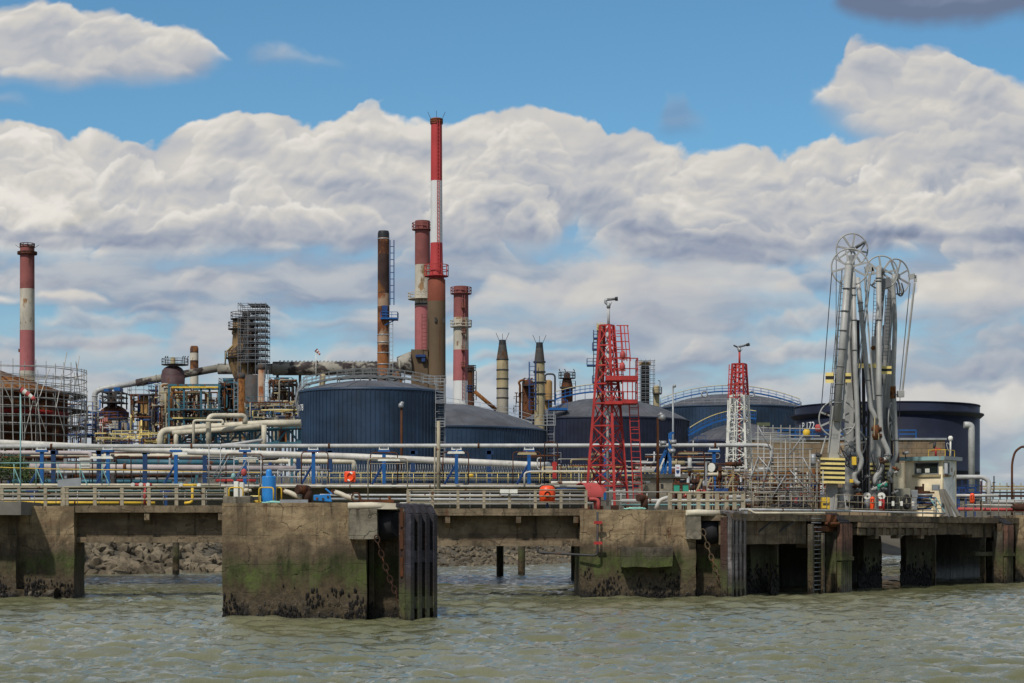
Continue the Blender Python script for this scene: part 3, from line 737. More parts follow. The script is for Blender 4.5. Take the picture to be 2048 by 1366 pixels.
# rear walls far under the deck, with one clear bay
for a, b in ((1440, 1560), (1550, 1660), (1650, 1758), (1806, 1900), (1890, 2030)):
    w_ = -8.; g = MB(); qrbox(g, ux(a, w_-.4), ux(b, w_), w_-.4, w_, -1.5, 3.78, .5, .05); g.build('rear_wall', mWetShade, tp)
for a, b, yy0, yy1 in ((1529, 1551, 1064, 1038), (1571, 1597, 1063, 1037)):
    ua, ub = ux(a), ux(b); g = MB(); g.bar(Q(ua, .02-.35, zq(yy0, ua)), Q(ub, -.02, zq(yy1, ub)), .07); g.build('brace', mDark, tp)

g = MB(); qrbox(g, uE+.01, 75, -15, -3.2, 3.75, 4.10, 1., .02); g.build('rear_shade_deck', mBeam, tp)  # slab added past the deck end to keep sun off the rear walls
# fenders of the platform: two storeys of timbers
def timber_fender(label, x0, x1, ytop, ymid):
    u0 = ux(x0, .6); d = OY+.818*u0-.575*.6; near = Q(u0, .6, 0)
    t_ = thing('timber_fender', label, 'fender', tuple(near), 'timber fenders of the platform')
    wd = (X(x1, d)-X(x0, d))/.575*1.02
    for i in range(5):
        a = wd*i/5; zt = Zh(ytop, d); zm = Zh(ymid, d)
        for z0, z1, w_ in ((zm+.03, zt, .0), (-1.6, zm-.16, -.03)):
            g = MB(); s0 = 0; g.rbox(a+.02, a+wd/5-.03, -.26, w_, z0, z1, .3, .02)
            for k in range(len(g.v)): v = g.v[k]; g.v[k] = tuple(near+UD*v[0]+WD*v[1]+Vector((0, 0, v[2])))
            g.build('timber', mSteelPile, t_)
        g = MB(); p = near+UD*(a+wd/10)+Vector((0, 0, zt)); g.bar(p+WD*-.1+Vector((0, 0, .03)), p+WD*-.95+Vector((0, 0, .52)), wd/5*.55, .12); g.build('skid_strip', mRubber, t_)
    g = MB(); zm = Zh(ymid, d); g.obox(near+UD*(wd/2)+WD*-.1+Vector((0, 0, zm-.06)), UD*(wd/2+.05), WD*.16, (0, 0, .10)); g.build('waler', mSteelPile, t_)
    g = MB(); g.obox(near+UD*(wd/2)+WD*-.6+Vector((0, 0, .8)), UD*(wd/2), WD*.3, (0, 0, 2.5)); g.build('back_frame', mPile, t_)
    return near
timber_fender('rust red timber fender with black sloping top strips beside the green ladder', 1683, 1712, 1047, 1115)
timber_fender('farther timber fender with black sloping top strips near the right edge', 2015, 2034, 1050, 1107)
g = MB(); u = ux(1655); qbox(g, ux(1632), ux(1695), -.5, .1, 3.25, 3.55); g.tube([Q(u+.2, .05, 3.5), Q(u+.2, .05, 4.15)], .34, 14); g.tube([Q(u+.2, .05, 3.6), Q(u+.2, .05, 3.75)], .5, 14)
tag(g.build('bollard', mRust), 'rusty round bollard on the platform edge beside the green ladder', 'bollard')

# boarding ladder
ul = ux(1632, .35); tl = thing('boarding_ladder', 'mossy two post boarding ladder from the platform edge down to the water', 'ladder', tuple(Q(ul, .35, 0)))
dl = OY+.818*ul
for x, yt in ((1621.5, 1048), (1643, 1066)):
    u = ux(x, .35); g = MB(); qrbox(g, u-.09, u+.09, .22, .5, -1.5, zq(yt, u), .3, .015); g.build('post', mPile, tl)
for i in range(17):
    z = .25+i*.23; g = MB(); g.tube([Q(ux(1623, .35), .36, z), Q(ux(1642, .35), .36, z)], .022, 6); g.build('rung', mGalv, tl)

# ------------------------------------------------------------------ pipe bridge behind the walkway
DB = 118.
tb = thing('pipe_bridge', 'long raised concrete deck on piles carrying the blue pipe posts behind the walkways', 'bridge', P(600, 1030, DB))
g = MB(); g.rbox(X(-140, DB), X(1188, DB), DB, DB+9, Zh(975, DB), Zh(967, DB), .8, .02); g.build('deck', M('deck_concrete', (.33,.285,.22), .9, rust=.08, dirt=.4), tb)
for d_ in (DB+2.5, DB+7):
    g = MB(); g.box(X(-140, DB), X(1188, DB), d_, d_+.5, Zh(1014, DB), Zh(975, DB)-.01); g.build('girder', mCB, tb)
for x, d_, r, nm in ((1000, 145, 7.2, 0), (1043, 150, 7.2, 0), (1150, 134, 8, 0), (352, 150, 7, 0), (560, 140, 8, 0), (700, 142, 8, 0), (90, 140, 8, 0)):
    g = MB(); g.lathe(X(x, d_), d_, [(r*S(d_), -2), (r*S(d_), 1.), (r*S(d_)*.98, 5.6)], 14); g.build('pile', mPile, tb)
g = MB(); g.rbox(X(-140, DB), X(1188, DB), DB+9.01, DB+26, Zh(975, DB)-.4, Zh(968, DB), 2., .02); g.build('rear_shade_deck', mCB, tb)

# mussels at the foot of the blocks
g = MB(); rr = random.Random(4)
def mus(x0, x1, d_, n, zmax, s=1.):
    for i in range(n):
        z = abs(rr.gauss(0, .42))*zmax; p = Vector((rr.uniform(X(x0, d_), X(x1, d_)), d_-.03, z)); k = rr.uniform(.03, .075)*s
        if mnoise.noise(p*1.1) < -.05+z*.35-.18: continue
        g.ball(p, k, 6, (.62, .5, 1.5))
mus(445, 733, D1, 620, 1.25); mus(738, 748, D1+.55, 30, .8); mus(1162, 1392, D2, 420, 1.7); mus(30, 148, D0, 160, 1.0); mus(-100, 105, D0-1.3, 260, 1.2, 1.3)
mus(-100, 105, D0-1.0, 260, 1.5, 1.3)
for x0, x1, w_, n in ((1716, 1763, -1.97, 420), (1801, 1866, -1.97, 460), (1541, 1557, -.47, 120), (1489, 1541, -1.17, 200)):
    for i in range(n):
        u = rr.uniform(ux(x0, w_), ux(x1, w_)); z = abs(rr.gauss(0, .6)); g.ball(Q(u, w_, z), rr.uniform(.05, .11), 6, (.7, .7, 1.3))
tag(g.build('mussels', M('mussel_shell', (.011, .010, .009), .7, var=.8, scale=6., bump=0, spec=.2)), 'black mussels and weed crusting the piers near the water', 'mussels', kind='stuff')
# ------------------------------------------------------------------ helpers for plant
GZ = 4.4        # yard level
def rail_on(g, pts, h=1.1, sp=1.6, r=.035, mids=1, closed=False):
    """posts and rails standing on a base path"""
    pts = [Vector(p) for p in pts]
    if closed: pts = pts+[pts[0]]
    up = Vector((0, 0, h))
    for i in range(len(pts)-1):
        a, b = pts[i], pts[i+1]; n = max(1, int(round((b-a).length/sp)))
        for k in range(n+(i == len(pts)-2)):
            p = a.lerp(b, k/n); g.bar(p, p+up, r*1.6)
        for m in range(mids+1):
            o = up*((m+1)/(mids+1)); g.bar(a+o, b+o, r*1.8)
    return g
def ring_pts(cx, cy, r, z, n=24, a0=0, a1=2*math.pi):
    return [Vector((cx+r*math.cos(a0+(a1-a0)*k/n), cy+r*math.sin(a0+(a1-a0)*k/n), z)) for k in range(n+(abs(a1-a0) < 6.2))]
def ladder_on(g, p0, p1, w=.5, sp=.35, r=.03, side=Vector((1, 0, 0)), cage=0):
    p0, p1 = Vector(p0), Vector(p1); s = side*w/2
    g.bar(p0-s, p1-s, r*2); g.bar(p0+s, p1+s, r*2)
    n = int((p1-p0).length/sp)
    for i in range(1, n): q = p0.lerp(p1, i/n); g.bar(q-s, q+s, r*1.4)
    if cage:
        back = Vector((0, -1, 0)) if abs(side.x) > .5 else Vector((1, 0, 0))
        for k in range(int((p1-p0).length/(sp*3))):
            q = p0.lerp(p1, k*sp*3/(p1-p0).length); c = [q-s*1.3, q-s*1.3+back*cage, q+s*1.3+back*cage, q+s*1.3]
            for a, b in zip(c, c[1:]): g.bar(a, b, r*1.3)
        for o in (-s*1.3, s*1.3): g.bar(p0+o+back*cage, p1+o+back*cage, r*1.3)
    return g
def platform_ring(root, cx, cy, r0, r1, z, mat, n=28, h=1.1, rr=.04, name='platform', mids=1):
    g = MB(); g.lathe(cx, cy, [(r0, z-.15), (r1, z-.15), (r1, z), (r0, z)], n, smooth=False, capt=False)
    o = g.build(name, mat, root)
    g = MB(); rail_on(g, ring_pts(cx, cy, r1-.05, z, n//2), h, 99, rr, mids, closed=True); g.build('railing', mat, o)
    return o
def text_mesh(s, size):
    cu = bpy.data.curves.new('t', 'FONT'); cu.body = s; cu.size = size; cu.align_x = 'CENTER'; cu.align_y = 'CENTER'
    o = bpy.data.objects.new('t', cu); COL.objects.link(o); dg = bpy.context.evaluated_depsgraph_get(); dg.update()
    me = bpy.data.meshes.new_from_object(o.evaluated_get(dg)); 
    vs = [Vector(v.co) for v in me.vertices]; fs = [list(p.vertices) for p in me.polygons]
    bpy.data.objects.remove(o); bpy.data.curves.remove(cu); bpy.data.meshes.remove(me)
    return vs, fs
def text_flat(s, size, c, right, up, squash=1.):
    vs, fs = text_mesh(s, size); g = MB(); c = Vector(c); right = Vector(right); up = Vector(up)
    g.v = [tuple(c+right*v.x*squash+up*v.y) for v in vs]
    for f in fs: g.face(f, False)
    return g
def text_round(s, size, cx, cy, r, th0, z, squash=1.):
    """lettering wrapped on a cylinder, th0 from the direction of the eye, positive to the right"""
    vs, fs = text_mesh(s, size); g = MB(); ph = math.atan2(cx, cy)
    for v in vs:
        a = th0+v.x*squash/r; d = -(math.pi/2+ph) if False else None
        # unit vector towards the eye is (-cx,-cy); right is (cy,-cx)
        L = math.hypot(cx, cy); ex, ey = -cx/L, -cy/L; rx, ry = cy/L, -cx/L
        g.v.append((cx+(ex*math.cos(a)+rx*math.sin(a))*r, cy+(ey*math.cos(a)+ry*math.sin(a))*r, z+v.y))
    for f in fs: g.face(f, False)
    return g

mSign = M('lettering_white', (.80,.80,.78), .5, dirt=0, bump=0, var=.03)
# ------------------------------------------------------------------ storage tanks
def ribbed(g, cx, cy, r, z0, z1, n):
    """standing seam cladding"""
    prof = []
    for i in range(n):
        a = 2*math.pi*i/n; da = 2*math.pi/n
        for f, dr in ((0, 0), (.84, 0), (.86, .09), (.98, .09)): prof.append((a+da*f, r+dr))
    b0 = len(g.v); m = len(prof)
    for z in (z0, z1):
        for a, rr in prof: g.v.append((cx+rr*math.cos(a), cy+rr*math.sin(a), z))
    for k in range(m): g.face([b0+k, b0+(k+1) % m, b0+m+(k+1) % m, b0+m+k], False)
    return g
def tank(name, label, cx, d, rp, yw, ya, wall, roof, ribs=120, group='dark blue storage tanks', seams=24):
    c = Vector((X(cx, d), d, GZ)); r = rp*S(d); zw = Zh(yw, d); za = Zh(ya, d)
    t_ = thing(name, label, 'tank', tuple(c), group)
    g = MB(); ribbed(g, c.x, c.y, r, GZ, zw, ribs); g.build('shell', wall, t_)
    g = MB(); g.lathe(c.x, c.y, [(r*1.012, zw-.25), (r*1.012, zw+.02), (r*.985, zw+.12)], 96, capt=False); g.build('rim', wall, t_)
    g = MB(); g.lathe(c.x, c.y, [(r*f, zw+.05+(za-zw)*(1-f**2)) for f in (1., .93, .85, .75, .62, .48, .32, .16, .03)], 96); ro = g.build('roof', roof, t_)
    g = MB()
    for k in range(seams):
        a = 2*math.pi*k/seams
        g.tube([(c.x+r*f*math.cos(a), c.y+r*f*math.sin(a), zw+.08+(za-zw)*(1-f**2)) for f in (.99, .85, .62, .32, .05)], .045, 4)
    g.build('roof_seam', roof, ro)
    return t_, c, r, zw, za
def dome_z(c, r, zw, za, x, y): return zw+.05+(za-zw)*(1-min(1, ((x-c.x)**2+(y-c.y)**2)/r/r))
def roof_walk(t_, c, r, zw, za, f0, f1, mat, ang, n=10, w=1.1, lift=.9, h=1.15, yel=None, name='roof_walkway'):
    """stairway over the dome along direction ang from radius f0*r to f1*r (signed)"""
    dv = Vector((math.cos(ang), math.sin(ang), 0)); nv = Vector((-dv.y, dv.x, 0)); pts = []
    for k in range(n+1):
        f = f0+(f1-f0)*k/n; q = Vector((c.x, c.y, 0))+dv*f*r; q.z = dome_z(c, r, zw, za, q.x, q.y)+lift; pts.append(q)
    g = MB()
    for s_ in (-1, 1):
        for a, b in zip(pts, pts[1:]): g.bar(a+nv*s_*w/2, b+nv*s_*w/2, .12, .28)
    for a, b in zip(pts, pts[1:]):
        g.bar((a+b)/2-nv*w/2, (a+b)/2+nv*w/2, .5, .06)
    for p in pts[::2]: g.bar(p-Vector((0, 0, lift-.05)), p, .12)
    o = g.build(name, mat, t_)
    for s_ in (-1, 1): g = MB(); rail_on(g, [p+nv*s_*w/2 for p in pts], h, 2.2, .04, 1); g.build('railing', mat, o)
    if yel:
        g = MB(); s_ = -1 if nv.y > 0 else 1
        for a, b in zip(pts, pts[1:]): g.bar(a+nv*s_*w/2+Vector((0, 0, h+.05)), b+nv*s_*w/2+Vector((0, 0, h+.05)), .10)
        g.build('handrail', yel, o)
    return pts

# tank 178, the nearest blue one
tk, c, r, zw, za = tank('storage_tank', 'tall navy blue clad tank numbered 178 at its left edge, in front of the chimneys', 742, 300, 144.5, 785, 763, mNavy, mRoof, 100)
text_round('P178', 1.35, c.x, c.y, r+.14, -math.asin(137.5/144.5), Zh(817, 297), 1.).build('number', mSign, tk)
pts = roof_walk(tk, c, r, zw, za, -.93, .93, mArmD, 0.0, 16, 1.3, .8, yel=None)
roof_walk(tk, c, r, zw, za, -.45, .45, mArmD, 0.35, 6, 3.0, .55, name='centre_platform')
# spiral stair on the left flank, ladder on the right flank
g = MB()
k0, k1 = 0, 40
sp = [(c.x+(r+.1)*math.cos(a), c.y+(r+.1)*math.sin(a)) for a in np.linspace(math.pi*1.02, math.pi*1.17, 41)]
g2 = MB(); P0 = P(640, 886, 297); stair = []
for k in range(41):
    f = k/40; x = X(632-32*min(1, f*1.5)+(0 if f < .67 else 28*(f-.67)/.33), 300)-.0; z = GZ+1+(zw+.6-GZ-1)*f; y = 296.5
    stair.append(Vector((X(np.interp(f, [0, .38, .62, .85, 1.], [636, 598, 591, 597, 613]), 297), 297, np.interp(f, [0, .38, .62, .85, 1.], [Zh(886, 297), Zh(833, 297), Zh(806, 297), Zh(782, 297), Zh(765, 297)]))))
for k in range(40):
    a, b = stair[k], stair[k+1]
    for dy in (0, .9): g.bar(a+Vector((0, dy, 0)), b+Vector((0, dy, 0)), .07, .22)
    g.box(a.x-.1, a.x+.9, a.y, a.y+.9, a.z-.03, a.z+.03)
o = g.build('side_stair', mGalv, tk)
for dy in (0, .9): g2 = MB(); rail_on(g2, [s_+Vector((0, dy, 0)) for s_ in stair[::4]], 1.1, 1.5, .035, 1); g2.build('railing', mGalv, o)
g = MB(); ladder_on(g, P(881, 925, 296), P(881, 757, 296), 1.1, .5, .05, cage=1.0); g.build('ladder', mGalv, tk)
g = MB()
for y in (806, 853):
    a = P(872, y, 295); b = P(890, y, 295); g.box(a.x, b.x, 294, 296, a.z-.1, a.z); rail_on(g, [a, b], 1.2, 1., .04, 2)
rail_on(g, [P(846, 768, 297), P(892, 768, 297)], 1.2, .8, .04, 2)
g.build('rest_platform', mGalv, tk)
# second tank, lower, right of 178
tk, c, r, zw, za = tank('storage_tank', 'broad low navy tank with a shallow grey dome, just right of tank 178', 880, 385, 212, 862, 808, mNavy, mRoof, 150)
g = MB(); prev = [P(x, y, 384) for x, y in ((892, 812), (920, 816), (960, 822), (1000, 829), (1030, 836), (1064, 846))]
for a, b in zip(prev, prev[1:]): g.bar(a, b, .3, .5)
o = g.build('roof_walkway', mGalv, tk); g = MB(); rail_on(g, prev, 1.6, 3.2, .05, 1); g.build('railing', mGalv, o)
g = MB(); ladder_on(g, P(1101, 926, 383), P(1101, 822, 383), 1.2, .6, .05, cage=.9); g.build('ladder', mGalv, tk)
g = MB(); a, b = P(1064, 850, 383), P(1111, 850, 383); g.box(a.x, b.x, 382, 384.5, a.z-.15, a.z); rail_on(g, [a, b], 1.9, 2., .05, 2); g.build('rest_platform', mGalv, tk)
g = MB(); a, b = P(1093, 926, 383), P(1122, 926, 383); rail_on(g, [a, b], 2.0, 1.2, .05, 2); g.build('railing', mGalv, tk)
# third, behind the red tower, with blue stairs
tk, c, r, zw, za = tank('storage_tank', 'blue black tank behind the red lattice tower, blue stairs arching over its dome', 1210, 440, 167, 842, 797, mNavyD, mRoof, 130)
pts = roof_walk(tk, c, r, zw, za, -.60, .12, mBlue, 0.1, 12, 1.5, 1.5, 1.6, mYelP)
g = MB(); a, b = P(1097, 816, 425), P(1135, 816, 425); g.box(a.x, b.x, 424, 427, a.z-.5, a.z); rail_on(g, [a, b], 1.7, 2, .06, 1); g.build('rest_platform', mBlue, tk)
# fourth, behind
tk, c, r, zw, za = tank('storage_tank', 'far navy tank with a wide grey dome ringed by pale railings', 1460, 520, 146, 818, 789, mNavy, mRoof, 120)
roof_walk(tk, c, r, zw, za, -.96, .96, mBlue, 0.05, 18, 1.2, .8, 1.5, mYelP)
g = MB(); rail_on(g, ring_pts(c.x, c.y, r*.97, zw+.2, 40), 1.3, 99, .05, 1, closed=True); g.build('railing', mGalv, tk)
for x, y in ((1409, 788), (1503, 788)):
    g = MB(); p = P(x, y, 505); g.tube([p+Vector((math.cos(a)*.75, 0, math.sin(a)*.75)) for a in np.linspace(0, 2*math.pi, 16, endpoint=False)], .2, 6, closed=True); g.build('roof_vent', mGalv, tk)
# fifth, small dome in front of it
tk, c, r, zw, za = tank('storage_tank', 'small dark tank with a grey dome and blue stairs behind the white lattice tower', 1484, 340, 108, 884, 848, mNavyD, mRoof, 90)
roof_walk(tk, c, r, zw, za, -1.0, .25, mBlue, 0.12, 12, 1.3, 1.0, 1.3, mYelP)
g = MB(); a, b = P(1378, 888, 330), P(1412, 888, 330); g.box(a.x, b.x, 329, 331.5, a.z-.4, a.z); rail_on(g, [a, b], 1.4, 1.4, .05, 1); g.build('rest_platform', mBlueD, tk)

# open topped tank P 172
d = 262; c = Vector((X(1773, d), d, GZ)); r = 182*S(d); zt = Zh(815, d)
tk = thing('storage_tank', 'huge open topped black tank marked P 172 behind the loading arms', 'tank', tuple(c), 'dark blue storage tanks')
zg = Zh(832, d)
g = MB(); g.lathe(c.x, c.y, [(r, GZ), (r, GZ+3.2), (r+.03, GZ+3.22), (r+.03, GZ+3.3), (r, GZ+3.32), (r, GZ+6.6), (r+.03, GZ+6.62), (r+.03, GZ+6.7), (r, GZ+6.72), (r, zt), (r-.12, zt), (r-.12, zt-3)], 96, capt=False); g.build('shell', mNavyD, tk)
g = MB(); g.lathe(c.x, c.y, [(r+.01, zg-.55), (r+.55, zg-.08), (r+.55, zg+.06), (r+.01, zg+.06)], 96, smooth=False, capt=False); g.build('wind_girder', mNavyD, tk)
g = MB(); g.tube([(c.x+r*math.cos(a), c.y+r*math.sin(a), zt) for a in np.linspace(0, 2*math.pi, 96, endpoint=False)], .10, 6, closed=True); g.build('rim', mNavyD, tk)
text_round('P 172', 1.3, c.x, c.y, r+.05, -math.asin((1773-1621.5)/182), Zh(853.5, d-3), 1.05).build('number', mSign, tk)
g = MB(); g.tube(roundpath([P(1928, 850, 250), P(1943, 850, 250), P(1943, 1000, 250)], .6), .42, 14); g.build('drain_pipe', mGreyP, tk)

# ------------------------------------------------------------------ rusty tank under scaffolding, left
d = 230; cx, cy = X(-20, d), d; r = 152*S(d)
zw = Zh(792, d); za = Zh(742, d)
tk = thing('storage_tank', 'rusty brown tank with a conical roof wrapped in tube scaffolding at the left edge', 'tank', (cx, cy, GZ))
g = MB(); zz = [GZ+(zw-GZ)*k/6 for k in range(7)]
pr = []
for k in range(6): pr += [(r, zz[k]), (r, zz[k+1]-.1), (r+.06, zz[k+1]-.1), (r+.06, zz[k+1])]
g.lathe(cx, cy, pr, 64, capt=False); g.build('shell', mRust, tk)
g = MB(); g.lathe(cx, cy, [(r*1.02, zw), (r*1.02, zw+.2), (r*.6, zw+(za-zw)*.5), (r*.1, za), (.05, za+.02)], 64); ro = g.build('roof', mRustO, tk)
g = MB()
for k in range(20):
    a = 2*math.pi*k/20; g.bar((cx+r*math.cos(a), cy+r*math.sin(a), zw+.3), (cx+r*.1*math.cos(a), cy+r*.1*math.sin(a), za+.1), .14)
g.build('roof_rib', mRust, ro)
g = MB(); g.lathe(cx, cy, [(r+.02, Zh(829, d)-.22), (r+.1, Zh(829, d)-.22), (r+.1, Zh(829, d)+.22), (r+.02, Zh(829, d)+.22)], 64, capt=False); g.build('red_band', mRed, tk)
sc = thing('tube_scaffold', 'grey tube scaffolding standing round the rusty tank at the left edge', 'scaffold', (cx, cy, GZ))
rnd = random.Random(3)
levels = [Zh(y, d) for y in (872, 855, 838, 822, 806, 792, 778, 762, 742)]
ro_, ri_ = 189*S(d), 162*S(d)
front = [math.pi+k*math.pi/26 for k in range(27)]+[k*math.pi/13 for k in range(1, 5)]+[math.pi-k*math.pi/13 for k in range(1, 4)]
for j, a in enumerate(front):
    for rr in (ro_, ri_):
        if rr == ri_ and j % 2: continue
        g = MB(); x, y = cx+rr*math.cos(a), cy+rr*math.sin(a); zt = levels[-1]+(rnd.uniform(.1, .7)); g.tube([(x, y, GZ), (x, y, zt if rr == ro_ else zt-1.0)], .04, 5); g.build('standard', mScaf, sc)
for i, z in enumerate(levels):
    for rr in (ro_, ri_):
        g = MB(); g.tube(ring_pts(cx, cy, rr, z, 52)[:-1] if False else [Vector((cx+rr*math.cos(a), cy+rr*math.sin(a), z+.10*math.sin(3*a+i)+.05*math.sin(7*a))) for a in np.linspace(0, 2*math.pi, 52, endpoint=False)], .034, 5, closed=True); g.build('ledger', mScaf, sc)
    if i < 8:
        g = MB(); g.tube([Vector((cx+(ro_+.05)*math.cos(a), cy+(ro_+.05)*math.sin(a), z+1.)) for a in np.linspace(0, 2*math.pi, 52, endpoint=False)], .04, 5, closed=True); g.build('guard_rail', mScaf, sc)
for i, a in enumerate(front[:27]):
    g = MB(); z0 = levels[(i*3) % 6]; z1 = z0+rnd.uniform(3.5, 6.5); a2 = a+rnd.choice((-1, 1))*.16
    g.tube([(cx+(ro_+.1)*math.cos(a), cy+(ro_+.1)*math.sin(a), z0), (cx+(ro_+.1)*math.cos(a2), cy+(ro_+.1)*math.sin(a2), z1)], .05, 5); g.build('brace', mScaf, sc)
    if i % 2 == 0:
        for z in levels[1::2]:
            pass
for z in levels[1:7:2]:
    g = MB(); g.lathe(cx, cy, [(ri_, z+.06), (ro_, z+.06), (ro_, z+.12), (ri_, z+.12)], 52, smooth=False, capt=False); g.build('boards', mTimberG, sc)
for k in range(5):
    a0 = 1.62*math.pi+k*.09; g = MB(); g.tube([(cx+ro_*math.cos(a0), cy+ro_*math.sin(a0), levels[6]), (cx+(ro_+2.2)*math.cos(a0), cy+(ro_+2.2)*math.sin(a0), GZ)], .05, 5); g.build('raker', mScaf, sc)

# ------------------------------------------------------------------ chimneys
kR = M('chimney_red', (.40,.040,.040), .65, var=.12, scale=.15, rust=.04, rs=.25, streak=.1, dirt=.12)
kW = M('chimney_white', (.62,.62,.60), .65, var=.08, scale=.15, rust=.04, rs=.3, streak=.3, dirt=.18)
kDR = M('chimney_dull_red', (.22,.070,.062), .8, var=.25, scale=.2, rust=.28, rs=.12, streak=.12, rc=(.10,.04,.03), dirt=.4)
kPK = M('chimney_pink', (.36,.115,.115), .8, var=.15, scale=.2, rust=.06, rs=.2, streak=.15, dirt=.2)
kDW = M('chimney_dirty_white', (.46,.42,.34), .8, var=.2, scale=.2, rust=.34, rs=.22, streak=.5, rc=(.20,.12,.06), dirt=.45)
kBR = M('chimney_brown', (.125,.085,.050), .85, var=.15, scale=.12, rust=.08, rs=.15, streak=.05, dirt=.2)
kRB = M('chimney_red_brown', (.225,.062,.034), .85, var=.2, scale=.2, rust=.30, rs=.15, streak=.1, rc=(.13,.075,.045), dirt=.3)
kRU = M('chimney_rust', (.25,.095,.032), .85, var=.4, scale=.25, rust=.55, rs=.10, streak=.6, rc=(.050,.020,.012), dirt=.3)
kRUW = M('chimney_scaled', (.30,.20,.13), .85, var=.3, scale=.3, rust=.58, rs=.14, streak=.7, rc=(.16,.055,.020), dirt=.3)
kRUD = M('chimney_scorched', (.042,.022,.018), .85, var=.5, scale=.3, rust=.48, rs=.12, streak=.8, rc=(.14,.06,.02))
def chimney(label, cx, d, segs, mats, group='refinery chimneys', n=28, name='chimney', ybase=None):
    """segs: (row, half width px, band index of the piece below this row)"""
    c = Vector((X(cx, d), d, GZ)); t_ = thing(name, label, 'chimney', tuple(c), group); k = S(d)
    pts = [(hw*k, Zh(y, d)) for y, hw, _ in segs][::-1]; mi = [m for _, _, m in segs][:-1][::-1]
    if pts[0][1] > GZ: pts = [(pts[0][0]*1.02, GZ)]+pts; mi = [mi[0]]+mi
    g = MB(); g.lathe(c.x, c.y, pts, n, mats=mi, capt=False); zt = pts[-1][1]; rt = pts[-1][0]
    g.cur = mi[-1]; g.lathe(c.x, c.y, [(rt, zt), (rt*.86, zt), (rt*.86, zt-4)], n, capt=False)
    g.build('shaft', mats, t_)
    return t_, c, k
def aerials(t_, c, d, z, r, mat=mDark, hs=(1.9, 2.2, 1.9), sp=.8):
    for i, h in enumerate(hs):
        g = MB(); s_ = (i-1); g.bar((c.x+s_*r, c.y, z-.5), (c.x+s_*(r+sp), c.y, z+h), .10); g.build('lightning_rod', mat, t_)
def cladder(t_, xa, y0, y1, d, mat, w=.7, name='ladder', cage=0): 
    g = MB(); ladder_on(g, P(xa, y1, d), P(xa, y0, d), w, .9, .06, cage=cage); g.build(name, mat, t_)
# tallest
d = 480
t_, c, k = chimney('tallest chimney, bright red and white bands above a brown concrete shaft', 873, d, [(237, 11, 0), (362, 11.5, 1), (486, 12, 0), (545, 13.2, 0), (552, 15, 2)], [kR, kW, kRB])
g = MB(); s0 = 19*k; g.lathe(c.x, c.y, [(s0, GZ), (18*k, Zh(603, d))], 32, capt=False); g.cur = 1; g.lathe(c.x, c.y, [(18*k, Zh(603, d)), (17.8*k, Zh(560, d)), (14*k, Zh(556, d))], 32); g.build('concrete_shaft', [kBR, kRB], t_)
platform_ring(t_, c.x, c.y, 12*k, 24*k, Zh(552, d), kR, 24, 2.6, .09)
platform_ring(t_, c.x, c.y, 10*k, 12.6*k, Zh(247, d), kRUD, 24, 1.0, .10, 'crown')
aerials(t_, c, d, Zh(237, d), 10*k, hs=(1.6, 1.9, 1.6), sp=.9)
cladder(t_, 849, 627, 703, d-2, mRust, 1.2); cladder(t_, 877, 240, 540, d-1.5, kR, .5)
for x, y in ((872, 641), (888, 643)):
    g = MB(); g.box(X(x-2, d), X(x+2, d), d-2.6, d-1.9, Zh(y+5, d), Zh(y-4, d)); g.build('hatch', mDark, t_)
# flue abutment
g = MB(); g.rbox(X(823, d), X(856, d), d-1.5, d+3, GZ, Zh(700, d), 1.2, .05); t2_ = thing('flue_block', 'brown concrete flue block against the foot of the tallest chimney', 'block', tuple(P(838, 760, d))); g.build('block', kBR, t2_)
g = MB(); g.box(X(832, d), X(852, d), d-2.6, d-1.55, Zh(716, d), Zh(711, d)); g.box(X(844, d), X(851, d), d-2.6, d-1.55, Zh(725, d), Zh(718, d)); g.build('blue_stage', mBlueD, t2_)
g = MB(); k2 = S(d-1)
p0, p1 = P(795, 729, d), P(824, 727, d)
g.tube([p0, p0.lerp(p1, .05), p0.lerp(p1, .8), p1], [15*k, 15.5*k, 23*k, 24*k], 16); g.build('flue_cone', mMottle, t2_)
# red and pink one behind
t_, c, k = chimney('dull red, cream and pink chimney half hidden behind the tallest one', 845, 515, [(442, 15, 0), (530, 15.2, 1), (612, 15.4, 2), (705, 15.6, 2)], [kDR, kDW, kPK])
platform_ring(t_, c.x, c.y, 15*k, 21*k, Zh(459, 515), kDR, 24, 1.6, .09); platform_ring(t_, c.x, c.y, 15*k, 29*k, Zh(598, 515), kDW, 24, 1.5, .09)
g = MB(); g.lathe(c.x, c.y, [(15.5*k, Zh(611, 515)), (15.7*k, Zh(611, 515)), (15.7*k, Zh(607, 515)), (15.5*k, Zh(607, 515))], 28, capt=False); g.build('sooty_band', mSoot, t_)
# rusty steel stack
d = 430
t_, c, k = chimney('slim rusty steel chimney with a blue ladder and blue platform', 767, d, [(462, 10.2, 2), (467, 11.6, 2), (476, 11.6, 0), (508, 11.6, 1), (587, 11.8, 3), (613, 12, 0), (640, 12, 3), (690, 12.2, 0), (760, 12.6, 3)], [kRU, kRUD, mBlack, kRUW])
g = MB()
for y, w_ in ((478, 12), (670, 12.6), (685, 12.8), (706, 12.8), (729, 13.2)): g.lathe(c.x, c.y, [(w_*k-.2, Zh(y, d)-.12), (w_*k, Zh(y, d)-.12), (w_*k, Zh(y, d)+.12), (w_*k-.2, Zh(y, d)+.12)], 28, capt=False)
g.build('stiffener', mGalv, t_)
g = MB(); ladder_on(g, P(784, 610, d-1), P(784, 480, d-1), .85, 1.4, .10, cage=0); g.build('ladder', mBlueD, t_); cladder(t_, 782, 640, 745, d-1, mGalv, .8)
g = MB(); a, b = P(762, 637, d), P(796, 637, d); g.box(a.x, b.x, d-2.2, d+1.5, a.z-.35, a.z)
